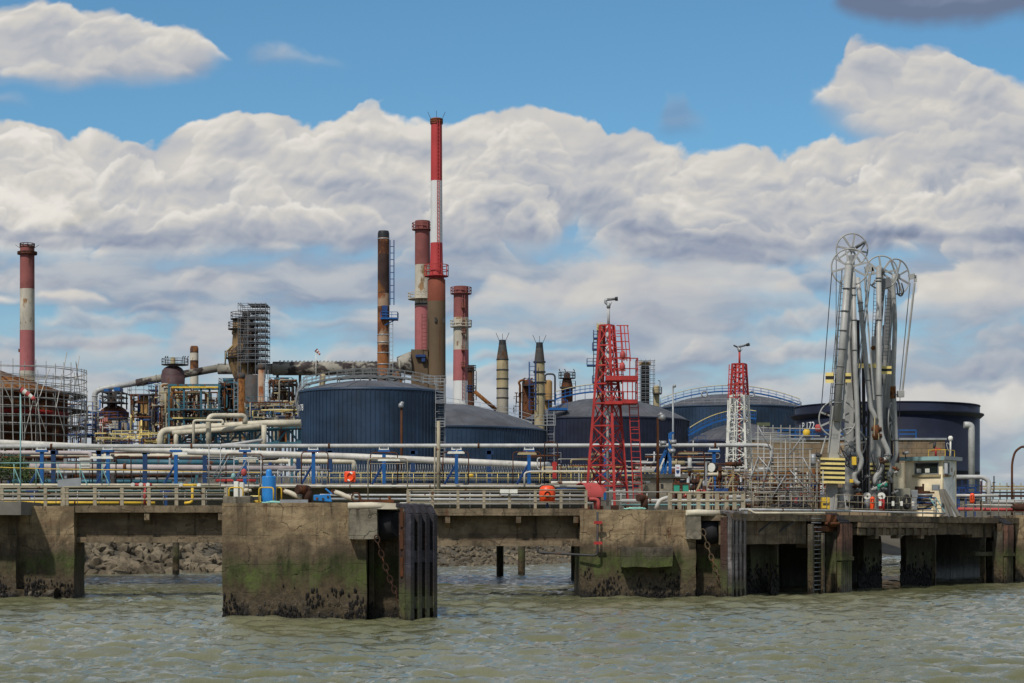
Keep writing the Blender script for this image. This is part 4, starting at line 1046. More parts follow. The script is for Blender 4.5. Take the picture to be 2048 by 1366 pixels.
for q0, q1 in (((a.x, d-2.1, a.z), (b.x, d-2.1, a.z)), ((b.x, d-2.1, a.z), (b.x, d+1.4, a.z))): rail_on(g, [q0, q1], 1.2, 1.3, .06, 1)
g.bar(P(770, 650, d-1.4), P(792, 639, d-1.4), .2); o = g.build('blue_platform', mBlue, t_)
g = MB(); g.box(X(765, d), X(776, d), d-2, d-1.3, Zh(636, d), Zh(613, d)); g.build('control_box', mBlueD, t_)
# right chimney
d = 470
t_, c, k = chimney('stout dull red and cream chimney with two ring platforms, right of the tallest one', 922, d, [(573, 14.8, 0), (635, 15, 1), (700, 15.4, 2), (762, 15.8, 3), (830, 16.2, 3)], [kDR, kDW, kPK, kW])
platform_ring(t_, c.x, c.y, 15*k, 21*k, Zh(587, d), kDR, 24, 1.4, .09); platform_ring(t_, c.x, c.y, 15*k, 21.5*k, Zh(653, d), kDW, 24, 1.4, .09)
cladder(t_, 927, 590, 800, d-2, kDR, .5)
for y in (617, 668, 702, 735):
    g = MB(); g.box(X(923, d), X(931, d), d-2.9, d-1.9, Zh(y, d)-.2, Zh(y, d)); rail_on(g, [(X(923, d), d-2.9, Zh(y, d)), (X(931, d), d-2.9, Zh(y, d))], 1., .5, .05, 1); g.build('rest_platform', mRust, t_)
# left chimney
d = 540
t_, c, k = chimney('dusty red and white concrete chimney alone at the far left, behind the scaffolding', 54.5, d, [(492, 14, 0), (510, 14.2, 0), (578, 14.4, 1), (661, 14.6, 2), (742, 14.8, 1), (752, 14.8, 3), (790, 15, 3)], [kDR, kDW, kPK, mOchre])
platform_ring(t_, c.x, c.y, 14*k, 19.5*k, Zh(508, d), mRustD, 24, .5, .12)
platform_ring(t_, c.x, c.y, 13*k, 15*k, Zh(494, d), mRustD, 20, .9, .10, 'crown'); aerials(t_, c, d, Zh(494, d), 12*k, hs=(.6, .9, .6), sp=1.6)
g = MB(); g.box(X(37.5, d), X(40, d), d-.5, d+.5, Zh(704, d), Zh(698, d)); g.build('hatch', mRust, t_)
# small banded stack, rusty stack
t_, c, k = chimney('short rusty and white stack above the mottled flue, left of the scaffolded tower', 388.5, 500, [(692, 6.6, 0), (696, 8.4, 0), (706, 8.4, 1), (721, 8.4, 0), (741, 8.4, 1), (800, 8.5, 1)], [kRUD, kDW], n=18)
d = 455
t_, c, k = chimney('small rust red stack with a caged ladder at the foot of the stout chimney', 942, d, [(733, 5.5, 0), (737, 7, 0), (752, 6.5, 0), (815, 6.5, 0)], [mRust], n=16)
platform_ring(t_, c.x, c.y, 6*k, 10*k, Zh(740, d), mDark, 14, 1., .08); cladder(t_, 949, 742, 800, d-1, mDark, .7, cage=.7)
g = MB(); a = P(935, 783, d); platform_ring(t_, c.x, c.y, 6*k, 9*k, Zh(782, d), mBlueD, 14, 1.2, .08)
tag(MB().tube([P(949, 783, d-2), P(993, 820, d-2)], 4*S(d), 10).build('slanting_pipe', mRustO), 'rusty tan pipe slanting down to the right beside the stout chimney', 'pipe')
# tan stacks
for lab, cx, d, segs, ys in (('left of two tan stacks with tapering sooty heads and lightning rods', 1005, 440, [(680, 6.6, 1), (690, 7.6, 2), (718, 11.7, 0), (768, 11.8, 0), (778, 11.8, 3), (840, 11.8, 3)], (719, 740, 758, 777, 796)), ('right of two tan stacks with tapering sooty heads and lightning rods', 1079, 425, [(685, 6.4, 1), (696, 7.4, 2), (724, 10.4, 0), (770, 10.4, 0), (840, 10.5, 3)], (724, 744, 765, 788))):
    t_, c, k = chimney(lab, cx, d, segs, [mTan, mBlack, mSoot, mBeige], 'tan stacks', n=20)
    g = MB()
    for y in ys: g.lathe(c.x, c.y, [(11.*k, Zh(y, d)-.15), (12.4*k, Zh(y, d)-.15), (12.4*k, Zh(y, d)+.15), (11.*k, Zh(y, d)+.15)], 20, capt=False)
    g.build('stiffener', mDark, t_); aerials(t_, c, d, Zh(segs[0][0], d), 5*k, hs=(1.6, 1.4, 1.6), sp=.9)
g = MB(); ladder_on(g, P(1065, 820, 424), P(1065, 724, 424), 1.2, .9, .08, cage=1.); tag(g.build('caged_ladder', mBlueD), 'tall blue caged ladder against the right tan stack', 'ladder')
# ------------------------------------------------------------------ refinery units, left of the tanks
def vessel(t_, name, cx, d, prof, mat, n=20, dome=True):
    """prof: (row, half width px) from top to bottom"""
    k = S(d); pts = [(hw*k, Zh(y, d)) for y, hw in prof][::-1]
    if dome:
        r, z = pts[-1]; pts += [(r*.92, z+r*.22), (r*.7, z+r*.42), (r*.38, z+r*.54), (.05, z+r*.58)]
    g = MB(); g.lathe(X(cx, d), d, pts, n); return g.build(name, mat, t_)
def pipe(t_, pts, d, rp, mat, name='pipe', rad=None, n=8, flange=0):
    k = S(d); q = [P(p[0], p[1], p[2] if len(p) > 2 else d) for p in pts]; q = roundpath(q, rad if rad else rp*k*2.6)
    g = MB(); g.tube(q, rp*k, n)
    if flange:
        L = 0
        for a, b in zip(q, q[1:]):
            L += (b-a).length
            if L > flange: L = 0; dv = (b-a).normalized()*rp*k*.14; g.tube([b-dv, b+dv], rp*k*1.16, n)
    return g.build(name, mat, t_)
def stage(t_, x0, x1, y, d, mat, dep=3., h=1.3, th=.3, name='platform', r=.05, mids=1):
    a, b = X(x0, d), X(x1, d); z = Zh(y, d); g = MB(); g.box(a, b, d-dep/2, d+dep/2, z-th, z); o = g.build(name, mat, t_)
    g = MB(); rail_on(g, [(a, d+dep/2, z), (a, d-dep/2, z), (b, d-dep/2, z), (b, d+dep/2, z)], h, 1.6, r, mids); g.build('railing', mat, o); return o
def frame(t_, xs, ys, d, dep, mat, w=.4, braces=(), ybot=None, rows=2):
    zb = GZ if ybot is None else Zh(ybot, d)
    for i in range(rows):
        dy = d+dep*i/max(1, rows-1)
        for x in xs:
            g = MB(); g.bar((X(x, d), dy, zb), (X(x, d), dy, Zh(min(ys), d)), w); g.build('column', mat, t_)
    for y in ys:
        g = MB(); z = Zh(y, d)
        for i in range(rows):
            dy = d+dep*i/max(1, rows-1); g.bar((X(xs[0], d)-w, dy-.02, z), (X(xs[-1], d)+w, dy-.02, z), w*.7, w)
        for x in xs: g.bar((X(x, d), d, z-.02), (X(x, d), d+dep, z-.02), w*.6, w*.9)
        g.build('beam', mat, t_)
    for a, b, c, e in braces:
        g = MB(); g.bar(P(a, b, d-.1), P(c, e, d-.1), w*.5); g.build('brace', mat, t_)
def tangle(t_, x0, x1, y0, y1, d, dep, n, mats, seed, r=(.8, 2.4), name='pipe'):
    rr = random.Random(seed)
    for i in range(n):
        dd = d+rr.uniform(0, dep); x, y = rr.uniform(x0, x1), rr.uniform(y0, y1); pts = [P(x, y, dd)]
        for s_ in range(rr.randint(1, 4)):
            if rr.random() < .5: x = min(x1, max(x0, x+rr.choice((-1, 1))*rr.uniform(.15, .5)*(x1-x0)))
            else: y = min(y1, max(y0, y+rr.choice((-1, 1))*rr.uniform(.2, .6)*(y1-y0)))
            q = P(x, y, dd)
            if (q-pts[-1]).length > .3: pts.append(q)
        if len(pts) < 2: continue
        rad = rr.uniform(*r)*S(dd); g = MB(); g.tube(roundpath(pts, rad*2.5, 3), rad, 6)
        if rr.random() < .4: g.tube([pts[0]-Vector((0, rad*1.8, 0)), pts[0]+Vector((0, rad*1.8, 0))], rad*1.7, 8)
        g.build(name, rr.choice(mats), t_)

# the long flue
d = 476; fl = thing('flue_duct', 'long mottled grey flue duct running from the left elbow to the foot of the chimneys', 'duct', tuple(P(437, 737, d)))
pipe(fl, [(189.5, 892), (189.5, 784), (206, 777), (274, 766)], d, 5.6, mGreyP, 'elbow_pipe', 2.4, 14, 2.2)
pipe(fl, [(273, 766), (330, 755), (438, 736)], d, 7.6, mMottle, 'sloping_duct', 2, 16, 3.2)
pipe(fl, [(368, 748), (352, 776), (350, 800)], d-1, 6.2, mRust, 'branch', 1.2, 12, 1.2)
pipe(fl, [(436, 738), (548, 738)], d, 10.6, mMottle, 'main_duct', 1, 18, 3.4)
pipe(fl, [(546, 737), (642, 737), (800, 737)], d, 13.8, mMottle, 'main_duct', 1, 20, 2.8)
g = MB()
for k_ in range(26):
    x = 560+k_*8; p = P(x, 723.4, d); g.tube([p+Vector((-.18, 0, .1)), p+Vector((.18, 0, .25))], .14, 5)
g.build('stud_row', mMottleG, fl)
for x in (555, 600, 740): g = MB(); g.bar(P(x, 750, d), P(x, 800, d), .6); g.build('support', mSoot, fl)
pipe(fl, [(645, 748), (645, 768), (640, 785)], d-1.5, 6, mTan, 'branch', 1, 12)
pipe(fl, [(790, 745), (800, 770), (806, 800)], d-1.5, 7, mRustO, 'branch', 1, 12)

# A: domed reactor under the elbow
d = 452; ua = thing('reactor_unit', 'domed rusty reactor with a blue gallery carrying the left elbow of the flue', 'plant unit', tuple(P(228, 885, d)))
vessel(ua, 'vessel', 227.5, d, [(838, 30), (900, 30)], mBeige, 28, False)
vessel(ua, 'dome', 227.5, d, [(811, 9), (814, 17), (819, 24), (826, 29), (838, 31)], mRust, 28, False)
vessel(ua, 'neck', 225, d, [(783, 5), (795, 8), (812, 9.5)], mSoot, 16, False)
frame(ua, (205, 218, 232, 243), (784, 793, 804), d-3.5, 6, mDark, .3, [(205, 804, 218, 793), (232, 812, 243, 793), (232, 793, 243, 808)], 816)
stage(ua, 203, 243, 804, d-2, mDark, 5, 1.4)
platform_ring(ua, X(225, d), d, 8*S(d), 33*S(d), Zh(838, d), mBlueD, 24, 1.5, .07)
g = MB(); g.box(X(211, d), X(221, d), d-2, d+2, Zh(786, d), Zh(779, d)); g.box(X(231, d), X(243, d), d-2, d+2, Zh(783, d), Zh(776, d)); g.build('saddle', mBlue, ua)
for x in (201, 206, 210, 214): pipe(ua, [(x, 835), (x, 892)], d-5, 1.6, mPink, 'riser')
stage(ua, 214, 240, 858, d-5, mBlueD, 3, 1.4); stage(ua, 184, 200, 838, d-4, mBlueD, 3, 1.4)
tangle(ua, 186, 264, 835, 892, d-8, 6, 34, [mRust, mBeige, mBlueD, mDark, mGreyP], 12)
# ochre columns
d = 445; ub = thing('column_unit', 'pair of ochre columns with a railed top platform left of the teal frame', 'plant unit', tuple(P(288, 885, d)))
vessel(ub, 'column', 282.5, d, [(793, 5.6), (895, 5.6)], mOchre); vessel(ub, 'column', 293, d, [(795, 5.4), (895, 5.4)], mOchre)
vessel(ub, 'grey_column', 306, d+3, [(790, 6), (895, 6)], mBeige); vessel(ub, 'dark_column', 313, d+5, [(772, 2.6), (895, 2.6)], mSoot, 12)
pipe(ub, [(287.5, 792), (287.5, 895)], d-1.8, .9, mDark, 'seam_pipe'); pipe(ub, [(292, 780), (298, 782), (298, 890)], d-2.5, 1.5, mGalv, 'pale_pipe')
pipe(ub, [(308, 768), (318, 768), (318, 800), (309, 812)], d-2, 1.4, mGreyP, 'bypass'); pipe(ub, [(271, 826), (283, 826)], d-1.5, 2.2, mTan, 'stub')
stage(ub, 259, 307, 789, d, mDark, 4, 1.8); stage(ub, 270, 278, 812, d, mDark, 3, 1.6); stage(ub, 300, 318, 780, d+2, mBlueD, 4, 1.5)
tangle(ub, 262, 345, 790, 892, d-8, 9, 46, [mRust, mBeige, mYelP, mDark, mBlueD], 15)
# maroon topped vessel
d = 470; uc = thing('vessel_unit', 'maroon domed vessel with a railed crown platform behind the sloping flue', 'plant unit', tuple(P(346, 885, d)))
vessel(uc, 'vessel', 346, d, [(752, 24), (775, 23), (900, 20)], mMaroon, 24, False); vessel(uc, 'dome', 346, d, [(733, 12), (736, 17), (741, 21.5), (753, 24)], mMaroon, 24, False)
platform_ring(uc, X(350, d), d, 6*S(d), 27*S(d), Zh(729, d), mDark, 20, 1.3, .06); vessel(uc, 'drum', 346, d, [(717, 5), (729, 5)], mTan, 12)
for x in (331, 335, 366, 370, 376): g = MB(); g.bar(P(x, 729, d-1), P(x-1, 716, d-1), .12); g.bar(P(x-1, 716, d-1), P(x+1, 712, d-1), .2); g.build('lamp_post', mDark, uc)
d = 440; ud_ = thing('vessel_unit', 'tall beige drum with dark ducts between the ochre columns and the teal frame', 'plant unit', tuple(P(329, 885, d)))
vessel(ud_, 'drum', 330, d, [(772, 10.5), (800, 11), (825, 10), (840, 6), (895, 6)], mBeige, 20); vessel(ud_, 'column', 356, d+4, [(778, 6), (895, 6)], mMottleG, 16)
pipe(ud_, [(325, 800), (314, 806), (306, 814)], d-2, 1.2, mDark); pipe(ud_, [(340, 812), (340, 860), (330, 870)], d-2, 2., mRustO)
tangle(ud_, 304, 346, 770, 888, d-6, 4, 40, [mRust, mTan, mDark, mBeige, mRustO], 21)
# teal frame
d = 425; ue = thing('steel_frame_unit', 'open teal steel frame hung with rusty pipes and drums, yellow beam across the top', 'plant unit', tuple(P(390, 885, d)))
frame(ue, (338, 368, 402, 438), (770, 819, 838, 862), d, 12, mTeal, .42, [(368, 819, 338, 790), (402, 838, 438, 819)])
g = MB(); g.bar(P(343, 774.5, d-.4), P(436, 774.5, d-.4), .3, .35); g.build('yellow_beam', mYel, ue); g = MB(); g.bar(P(345, 836, d-.4), P(420, 836, d-.4), .2, .25); g.build('yellow_beam', mYelP, ue)
stage(ue, 360, 440, 819, d-.5, mTeal, 3, 1.5, .2)
pipe(ue, [(343, 832), (343, 785), (415, 785), (415, 806)], d+3, 2.9, mRustO, 'rust_loop', 1.0, 10); pipe(ue, [(318, 785), (345, 785)], d+3, 1.6, mTan)
for x0, x1, y, r_, m_ in ((360, 392, 808, 4.2, mRustD), (372, 400, 793, 3, mRust), (404, 434, 828, 4, mSoot), (350, 375, 850, 4.5, mBeige), (395, 425, 851, 3.5, mDark)): pipe(ue, [(x0, y), (x1, y)], d+6, r_, m_, 'drum', 1, 12)
for x, y0, y1, r_ in ((356, 790, 880, 5), (383, 775, 815, 4), (425, 800, 880, 4.5)): vessel(ue, 'vertical_drum', x, d+9, [(y0, r_), (y1, r_)], rnd.choice([mBeige, mTan, mMottleG]), 12)
tangle(ue, 340, 438, 785, 885, d+1, 10, 90, [mRust, mRustD, mRustO, mTan, mDark, mRust, mBeige, mRustD, mSoot], 33, (.7, 2.))
# sooty unit at 442..472 with a teal hopper
d = 440; uf = thing('furnace_unit', 'soot blackened furnace unit with a teal hopper on top, left of the rusty round stacks', 'plant unit', tuple(P(458, 885, d)))
vessel(uf, 'body', 457, d, [(772, 12), (800, 14), (845, 14), (895, 12)], mSoot, 16, False); vessel(uf, 'waist', 456, d-1, [(773, 8.5), (786, 9)], mRustO, 14, False)
vessel(uf, 'hopper', 457, d, [(757, 12), (762, 11), (770, 8)], mTeal, 16, False); frame(uf, (443, 457, 472), (768, 790, 812, 832), d-4, 7, mDark, .3, [(443, 790, 457, 768), (457, 812, 472, 790)])
for y in (770, 796, 822): stage(uf, 441, 474, y, d-3, mRustD, 5, 1.3)
vessel(uf, 'lower_drum', 455, d-6, [(842, 13), (895, 13)], mBeige, 16, False); tangle(uf, 438, 476, 765, 890, d-7, 5, 48, [mRust, mRustD, mTan, mTeal, mDark, mRustO], 41)
# two round rusty stacks below the flue
for lab, cx, y0, yb, m_ in (('shorter rusty round stack with a ladder standing in front of the flue duct', 482.5, 748, 850, mRustO), ('black capped rusty round stack rising to the top of the flue duct', 523, 730, 815, kRUW)):
    d = 432; t_ = thing('round_stack', lab, 'stack', tuple(P(cx, 885, d)), 'rusty round stacks'); vessel(t_, 'shaft', cx, d, [(y0, 6.6), (900, 6.9)], m_, 18, False)
    g = MB(); k = S(d); g.lathe(X(cx, d), d, [(6.7*k, Zh(y0+9, d)), (8*k, Zh(y0+8, d)), (8*k, Zh(y0-2, d)), (6*k, Zh(y0-2, d))], 18); g.build('cap', mSoot, t_)
    cladder(t_, cx-10.5 if cx < 500 else cx+9, y0+10, 890, d-.5, mGalv, .9)
# scaffolded tower
d = 466; ug = thing('reactor_tower', 'tall ochre and sooty tower standing behind the flue, scaffolded on its right', 'tower', tuple(P(486, 885, d)))
vessel(ug, 'shaft', 485, d, [(638, 19.5), (662, 20), (664, 21.5), (668, 21.5), (670, 19.5), (690, 21), (702, 29), (716, 30), (730, 27), (760, 16), (900, 14)], M('tower_sooty_ochre', (.20,.125,.055), .8, rust=.46, rs=.22, rc=(.035,.027,.022), scale=.3, dirt=.5), 24, False)
vessel(ug, 'dome', 492, d, [(626, 8), (640, 9.5)], mSoot, 16)
vessel(ug, 'sooty_side', 497, d-2.2, [(640, 10), (690, 12), (716, 18), (728, 18)], mSoot, 16, False)
for y, a, b in ((638, 461, 517), (658, 456, 512), (716, 449, 518)): platform_ring(ug, X((a+b)/2, d), d, 8*S(d), (b-a)/2*S(d), Zh(y, d), mDark, 18, 1.5, .07)
pipe(ug, [(466, 690), (452, 704), (450, 730)], d-2, 1.5, mTan); tangle(ug, 492, 516, 636, 726, d-5, 2, 26, [mDark, mSoot, mRustD, mScafD], 51, (.6, 1.6))
us = thing('tube_scaffold', 'tall narrow tube scaffolding clinging to the right side of the sooty tower', 'scaffold', tuple(P(510, 885, d)))
xs = (482.5, 487, 502, 517, 527.5, 537); lv = [612, 625, 638, 650, 662, 674, 686.5, 699, 711, 723]
for i, x in enumerate(xs):
    for dy in (-5.5, -1.5, 2.5):
        g = MB(); g.bar((X(x, d), d+dy, Zh(760, d)), (X(x, d), d+dy, Zh(lv[0]-1.5, d)), .10); g.build('standard', mScafD, us)
for y in lv:
    g = MB()
    for dy in (-5.5, -1.5, 2.5):
        for o in (0, 4.5): g.bar((X(482, d), d+dy, Zh(y+o, d)), (X(538, d), d+dy, Zh(y+o, d)), .09)
    for x in xs: g.bar((X(x, d), d-5.5, Zh(y, d)), (X(x, d), d+2.5, Zh(y, d)), .09)
    g.build('ledger', mScafD, us)
    g = MB(); g.box(X(502, d), X(537, d), d-5.5, d+2.5, Zh(y, d)-.2, Zh(y, d)-.12); g.build('boards', mScafD, us)
for i in range(len(lv)-1):
    g = MB(); a, b = (527.5, 537) if i % 2 else (537, 527.5); g.bar(P(a, lv[i], d-5.6), P(b, lv[i+1], d-5.6), .08); g.bar(P(517, lv[i], d-5.6), P(527.5, lv[i+1], d-5.6), .08); g.build('brace', mScafD, us)
# unit right of the stacks
d = 436; uh = thing('furnace_unit', 'dark rusty furnace unit with a teal hopper between the black capped stack and tank 178', 'plant unit', tuple(P(562, 885, d)))
vessel(uh, 'hopper', 563, d, [(756, 15), (761, 14), (766, 9)], mTeal, 16, False); vessel(uh, 'waist', 563, d, [(766, 8), (785, 9)], mRustO, 14, False)
vessel(uh, 'body', 564, d, [(786, 14), (810, 17), (850, 17), (895, 15)], mRust, 18, False); frame(uh, (546, 562, 578, 584), (766, 787, 806, 826), d-5, 8, mDark, .3, [(546, 787, 553, 806), (584, 766, 570, 787)])
stage(uh, 541, 586, 770, d-3, mDark, 5, 1.4); stage(uh, 548, 590, 806, d-4, mRustD, 5, 1.3); stage(uh, 532, 562, 824, d-8, mBlue, 4, 2.2, .5)
tangle(uh, 538, 594, 760, 845, d-9, 6, 64, [mRust, mRustD, mTan, mDark, mRustO, mBeige], 61)
ui = thing('pipe_rack_unit', 'low teal platforms, drums and pipes under the flue left of tank 178', 'plant unit', tuple(P(520, 885, 420)))
d = 420; stage(ui, 496, 538, 812, d, mTeal, 5, 1.8, .35); stage(ui, 512, 545, 836, d-4, mTeal, 5, 1.6, .3); frame(ui, (496, 515, 538), (812, 836), d-2, 5, mTeal, .3)
for x, y0, r_, m_ in ((519, 815, 5.5, mBeige), (506, 828, 5, mSoot), (552, 836, 6, mBeige), (575, 832, 5, mRustO)): vessel(ui, 'drum', x, d-5, [(y0, r_), (895, r_)], m_, 14)
vessel(ui, 'sooty_column', 503, d+30, [(750, 13), (895, 12)], mSoot, 18, False)
tangle(ui, 490, 600, 805, 852, d-8, 8, 84, [mRust, mTan, mDark, mTeal, mBeige, mBlueD, mYelP, mGalv], 71, (.6, 1.7))
tangle(ui, 410, 500, 845, 885, d-8, 8, 26, [mRust, mTan, mDark, mTeal, mBeige, mBlueD], 72, (.7, 1.8))
ul_ = thing('pipe_rack_unit', 'tangle of blue and grey pipes, stairs and yellow rails beside the scaffolded rusty tank', 'plant unit', tuple(P(170, 885, 400)))
tangle(ul_, 128, 200, 800, 892, 395, 10, 40, [mBlueD, mGalv, mDark, mBeige, mRust, mBlue], 81, (.6, 1.8)); tangle(ul_, 190, 330, 866, 893, 380, 8, 44, [mYelP, mGalv, mTan, mBlueD, mRust, mYelP, mDark], 82, (.5, 1.2))
stage(ul_, 140, 186, 868, 398, mBlueD, 4, 1.5); stage(ul_, 165, 190, 848, 402, mBlueD, 4, 1.5); stage(ul_, 228, 300, 876, 385, mYelP, 3, 1.3, .2)

# ------------------------------------------------------------------ units behind the middle tanks
d = 470; uj = thing('reactor_unit', 'two rusty vessels with elbow pipes on top left of the right tan stack', 'plant unit', tuple(P(1055, 850, d)))
vessel(uj, 'vessel', 1056, d, [(766, 12), (850, 12)], mRust, 18); vessel(uj, 'vessel', 1067, d+5, [(772, 6), (850, 6)], mRustD, 14)
pipe(uj, [(1040, 840), (1040, 770), (1037, 765), (1043, 760), (1052, 762), (1054, 772)], d-1, 2.4, mRustO, 'riser', .8, 10); stage(uj, 1046, 1066, 770, d-2, mDark, 3, 1.4)
for x in (1048, 1056, 1062): pipe(uj, [(x, 770), (x, 758), (x+3, 756)], d, 1.4, mRust)
tangle(uj, 1027, 1050, 785, 825, d-4, 4, 12, [mRust, mRustD, mDark], 91, (.5, 1.2))
d = 465; uk = thing('reactor_unit', 'tan vessel with a black hooped pipe right of the right tan stack', 'plant unit', tuple(P(1098, 850, d)))
vessel(uk, 'vessel', 1097, d, [(764, 7.5), (850, 7.5)], mOchre, 16); pipe(uk, [(1090, 762), (1090, 748), (1110, 748), (1110, 810)], d-1, 1.8, mDark, 'hoop_pipe', .9); stage(uk, 1088, 1112, 800, d-2, mDark, 3, 1.3)
d = 470; um = thing('reactor_unit', 'dark rusty vessel with railed platforms and lamp posts left of the red lattice tower', 'plant unit', tuple(P(1134, 850, d)))
vessel(um, 'vessel', 1134, d, [(760, 9), (772, 11.5), (850, 11.5)], mRust, 18); vessel(um, 'head', 1134, d, [(748, 6), (760, 7)], mRustD, 14)
platform_ring(um, X(1134, d), d, 8*S(d), 17*S(d), Zh(756, d), mDark, 16, 1.3, .08); stage(um, 1120, 1151, 774, d-2, mDark, 3, 1.3)
for x in (1120, 1131, 1149): g = MB(); g.bar(P(x, 756, d-1.8), P(x, 742, d-1.8), .12); g.bar(P(x, 742, d-1.8), P(x-2, 738, d-1.8), .2); g.build('lamp_post', mDark, um)
d = 460; un = thing('distillation_column', 'slim tan column with blue side platforms half hidden behind the red lattice tower', 'column', tuple(P(1201, 850, d)))
vessel(un, 'shell', 1201, d, [(652, 7.5), (850, 8)], mTan, 16); 
for y, x0, x1 in ((676, 1187, 1202), (698, 1185, 1200), (730, 1174, 1196), (764, 1185, 1200)): stage(un, x0, x1, y, d-1, mBlueD, 3, 1.4, .3)
stage(un, 1194, 1210, 660, d, mYelP, 2.5, 1.5, .2); cladder(un, 1191, 660, 780, d-1.5, mDark, .8, cage=.8); tangle(un, 1192, 1212, 652, 780, d-4, 2, 10, [mDark, mTan, mRust], 95, (.5, 1.1))
d = 480; uo = thing('scaffolded_column', 'grey column wrapped in fine scaffolding right of the red lattice tower', 'column', tuple(P(1289, 850, d)))
vessel(uo, 'shell', 1290, d, [(735, 9), (850, 9)], mSoot, 16); vessel(uo, 'head', 1290, d, [(724, 12), (731, 12)], mOchre, 16, False)
sx = (1272, 1281, 1290, 1299, 1308)
for x in sx:
    for dy in (-2.4, 2.4): g = MB(); g.bar((X(x, d), d+dy, GZ), (X(x, d), d+dy, Zh(720, d)), .09); g.build('standard', mScafD, uo)
for i in range(11):
    y = 722+i*9; g = MB()
    for o in (0, 3.2): g.bar(P(1271, y+o, d-2.4), P(1309, y+o, d-2.4), .08)
    g.bar(P(1271, y, d-2.4), P(1271, y, d+2.4), .08); g.bar(P(1309, y, d-2.4), P(1309, y, d+2.4), .08); g.box(X(1271, d), X(1309, d), d-2.4, d-1.4, Zh(y, d)-.14, Zh(y, d)-.07); g.build('ledger', mScafD, uo)
d = 470; up_ = thing('distillation_column', 'short beige column with a lamp post and platforms right of the scaffolded column', 'column', tuple(P(1313, 850, d)))
vessel(up_, 'shell', 1313, d, [(774, 6), (850, 6)], mTan, 16); stage(up_, 1306, 1323, 786, d-1, mDark, 2.5, 1.3); g = MB(); g.bar(P(1320, 786, d-1), P(1320, 762, d-1), .14); g.bar(P(1320, 762, d-1), P(1316, 761, d-1), .16); g.build('lamp_post', mDark, up_)

# ------------------------------------------------------------------ big pipes and the teal truss left of tank 178
d = 215
for lab, pts, r_, m_ in (
    ('fat cream pipe on the teal truss, elbowing down at its left end', [(321, 900), (321, 861), (357, 860), (378, 856), (443, 853), (530, 847), (602, 846)], 7.2, mCreamP),
    ('second cream pipe on the teal truss, lower and nearer than the fat one', [(345, 866, 213), (440, 860, 213), (526, 852, 213)], 5.2, mCreamP),
    ('square expansion loop of cream pipe above the teal truss', [(417, 905, 211), (417, 831.5, 211), (490, 831.5, 213), (490, 848, 213)], 5.2, mCreamP),
    ('thin cream pipe bending over beside the expansion loop', [(387, 905, 210), (387, 841, 210), (446, 841, 210), (446, 850, 210)], 2.6, mCreamP),
    ('upright cream pipe stub below the fat pipe', [(528, 850, 212), (528, 905, 212)], 5.0, mCreamP),
    ('upright grey pipe stub under the left elbow of the fat pipe', [(352, 862, 213), (352, 905, 213)], 4.6, mCreamP),
    ('slim grey pipe rising gently along the foot of the teal truss', [(420, 893, 209), (470, 888, 209), (525, 880, 209)], 3.0, mGreyP)):
    o = pipe(None, pts, d, r_, m_, 'pipe', r_*S(d)*2.4, 14, 0); tag(o, lab, 'pipe')
tt = thing('pipe_truss', 'teal lattice truss carrying the cream pipes left of tank 178', 'truss', tuple(P(480, 885, 218)))
for (y0a, y0b, y1, dd) in ((867, 856, 886, 216), (867, 856, 886, 221)):
    g = MB(); top = lambda x: np.interp(x, [360, 600], [y0a, y0b]); xs = [360+24*i for i in range(11)]
    g.bar(P(358, top(358), dd), P(603, top(603), dd), .30, .35); g.bar(P(358, y1+3, dd), P(603, y1+1, dd), .30, .35); g.build('chord', mTeal, tt)
    for i, x in enumerate(xs):
        g = MB(); g.bar(P(x, top(x), dd), P(x, y1+2, dd), .26); g.build('post', mTeal, tt)
        if i < 10: g = MB(); a, b = (x, xs[i+1]) if i % 2 else (xs[i+1], x); g.bar(P(a, top(a), dd), P(b, y1+2, dd), .2); g.build('diagonal', mTeal, tt)
for x in (362, 410, 458, 506, 554, 600): g = MB(); g.bar(P(x, 884, 218), P(x, 1040, 218), .4); g.build('leg', mTeal, tt)

# ------------------------------------------------------------------ wind socks and lamps
def windsock(label, xp, y0, y1, d, p1, r0, r1, polemat, rp, n=6):
    t_ = thing('windsock', label, 'windsock', tuple(P(xp, y1, d)))
    g = MB(); g.tube([P(xp, y1, d), P(xp, y0, d)], rp, 8); g.build('pole', polemat, t_)
    g = MB(); a, b = P(xp, y0, d), P(p1[0], p1[1], d); 
    m = [mRedF, mWhite]; N = 5
    for i in range(N):
        g.cur = i % 2; f0, f1 = i/N, (i+1)/N; q0, q1 = a.lerp(b, f0), a.lerp(b, f1); q0.z -= .12*f0*f0; q1.z -= .12*f1*f1
        g.tube([q0, q1], [r0+(r1-r0)*f0, r0+(r1-r0)*f1], 10, cap=(i == N-1))
    g.build('sock', m, t_)
    g = MB(); dv = (b-a).normalized(); u_ = dv.cross(Vector((0, 1, 0))).normalized(); v_ = dv.cross(u_); g.tube([a+(u_*math.cos(k*.5236)+v_*math.sin(k*.5236))*r0*1.03 for k in range(12)], .02, 5, closed=True); g.build('hoop', mDark, t_)
windsock('red and white windsock drooping from a pale teal pole in front of the scaffolded tank', 41, 779, 1030, 106, (70, 795), .17, .10, mTealL, .035)
windsock('small far windsock on a thin white pole above the flue duct', 632, 700, 760, 350, (640, 708), .35, .16, mWhite, .07)
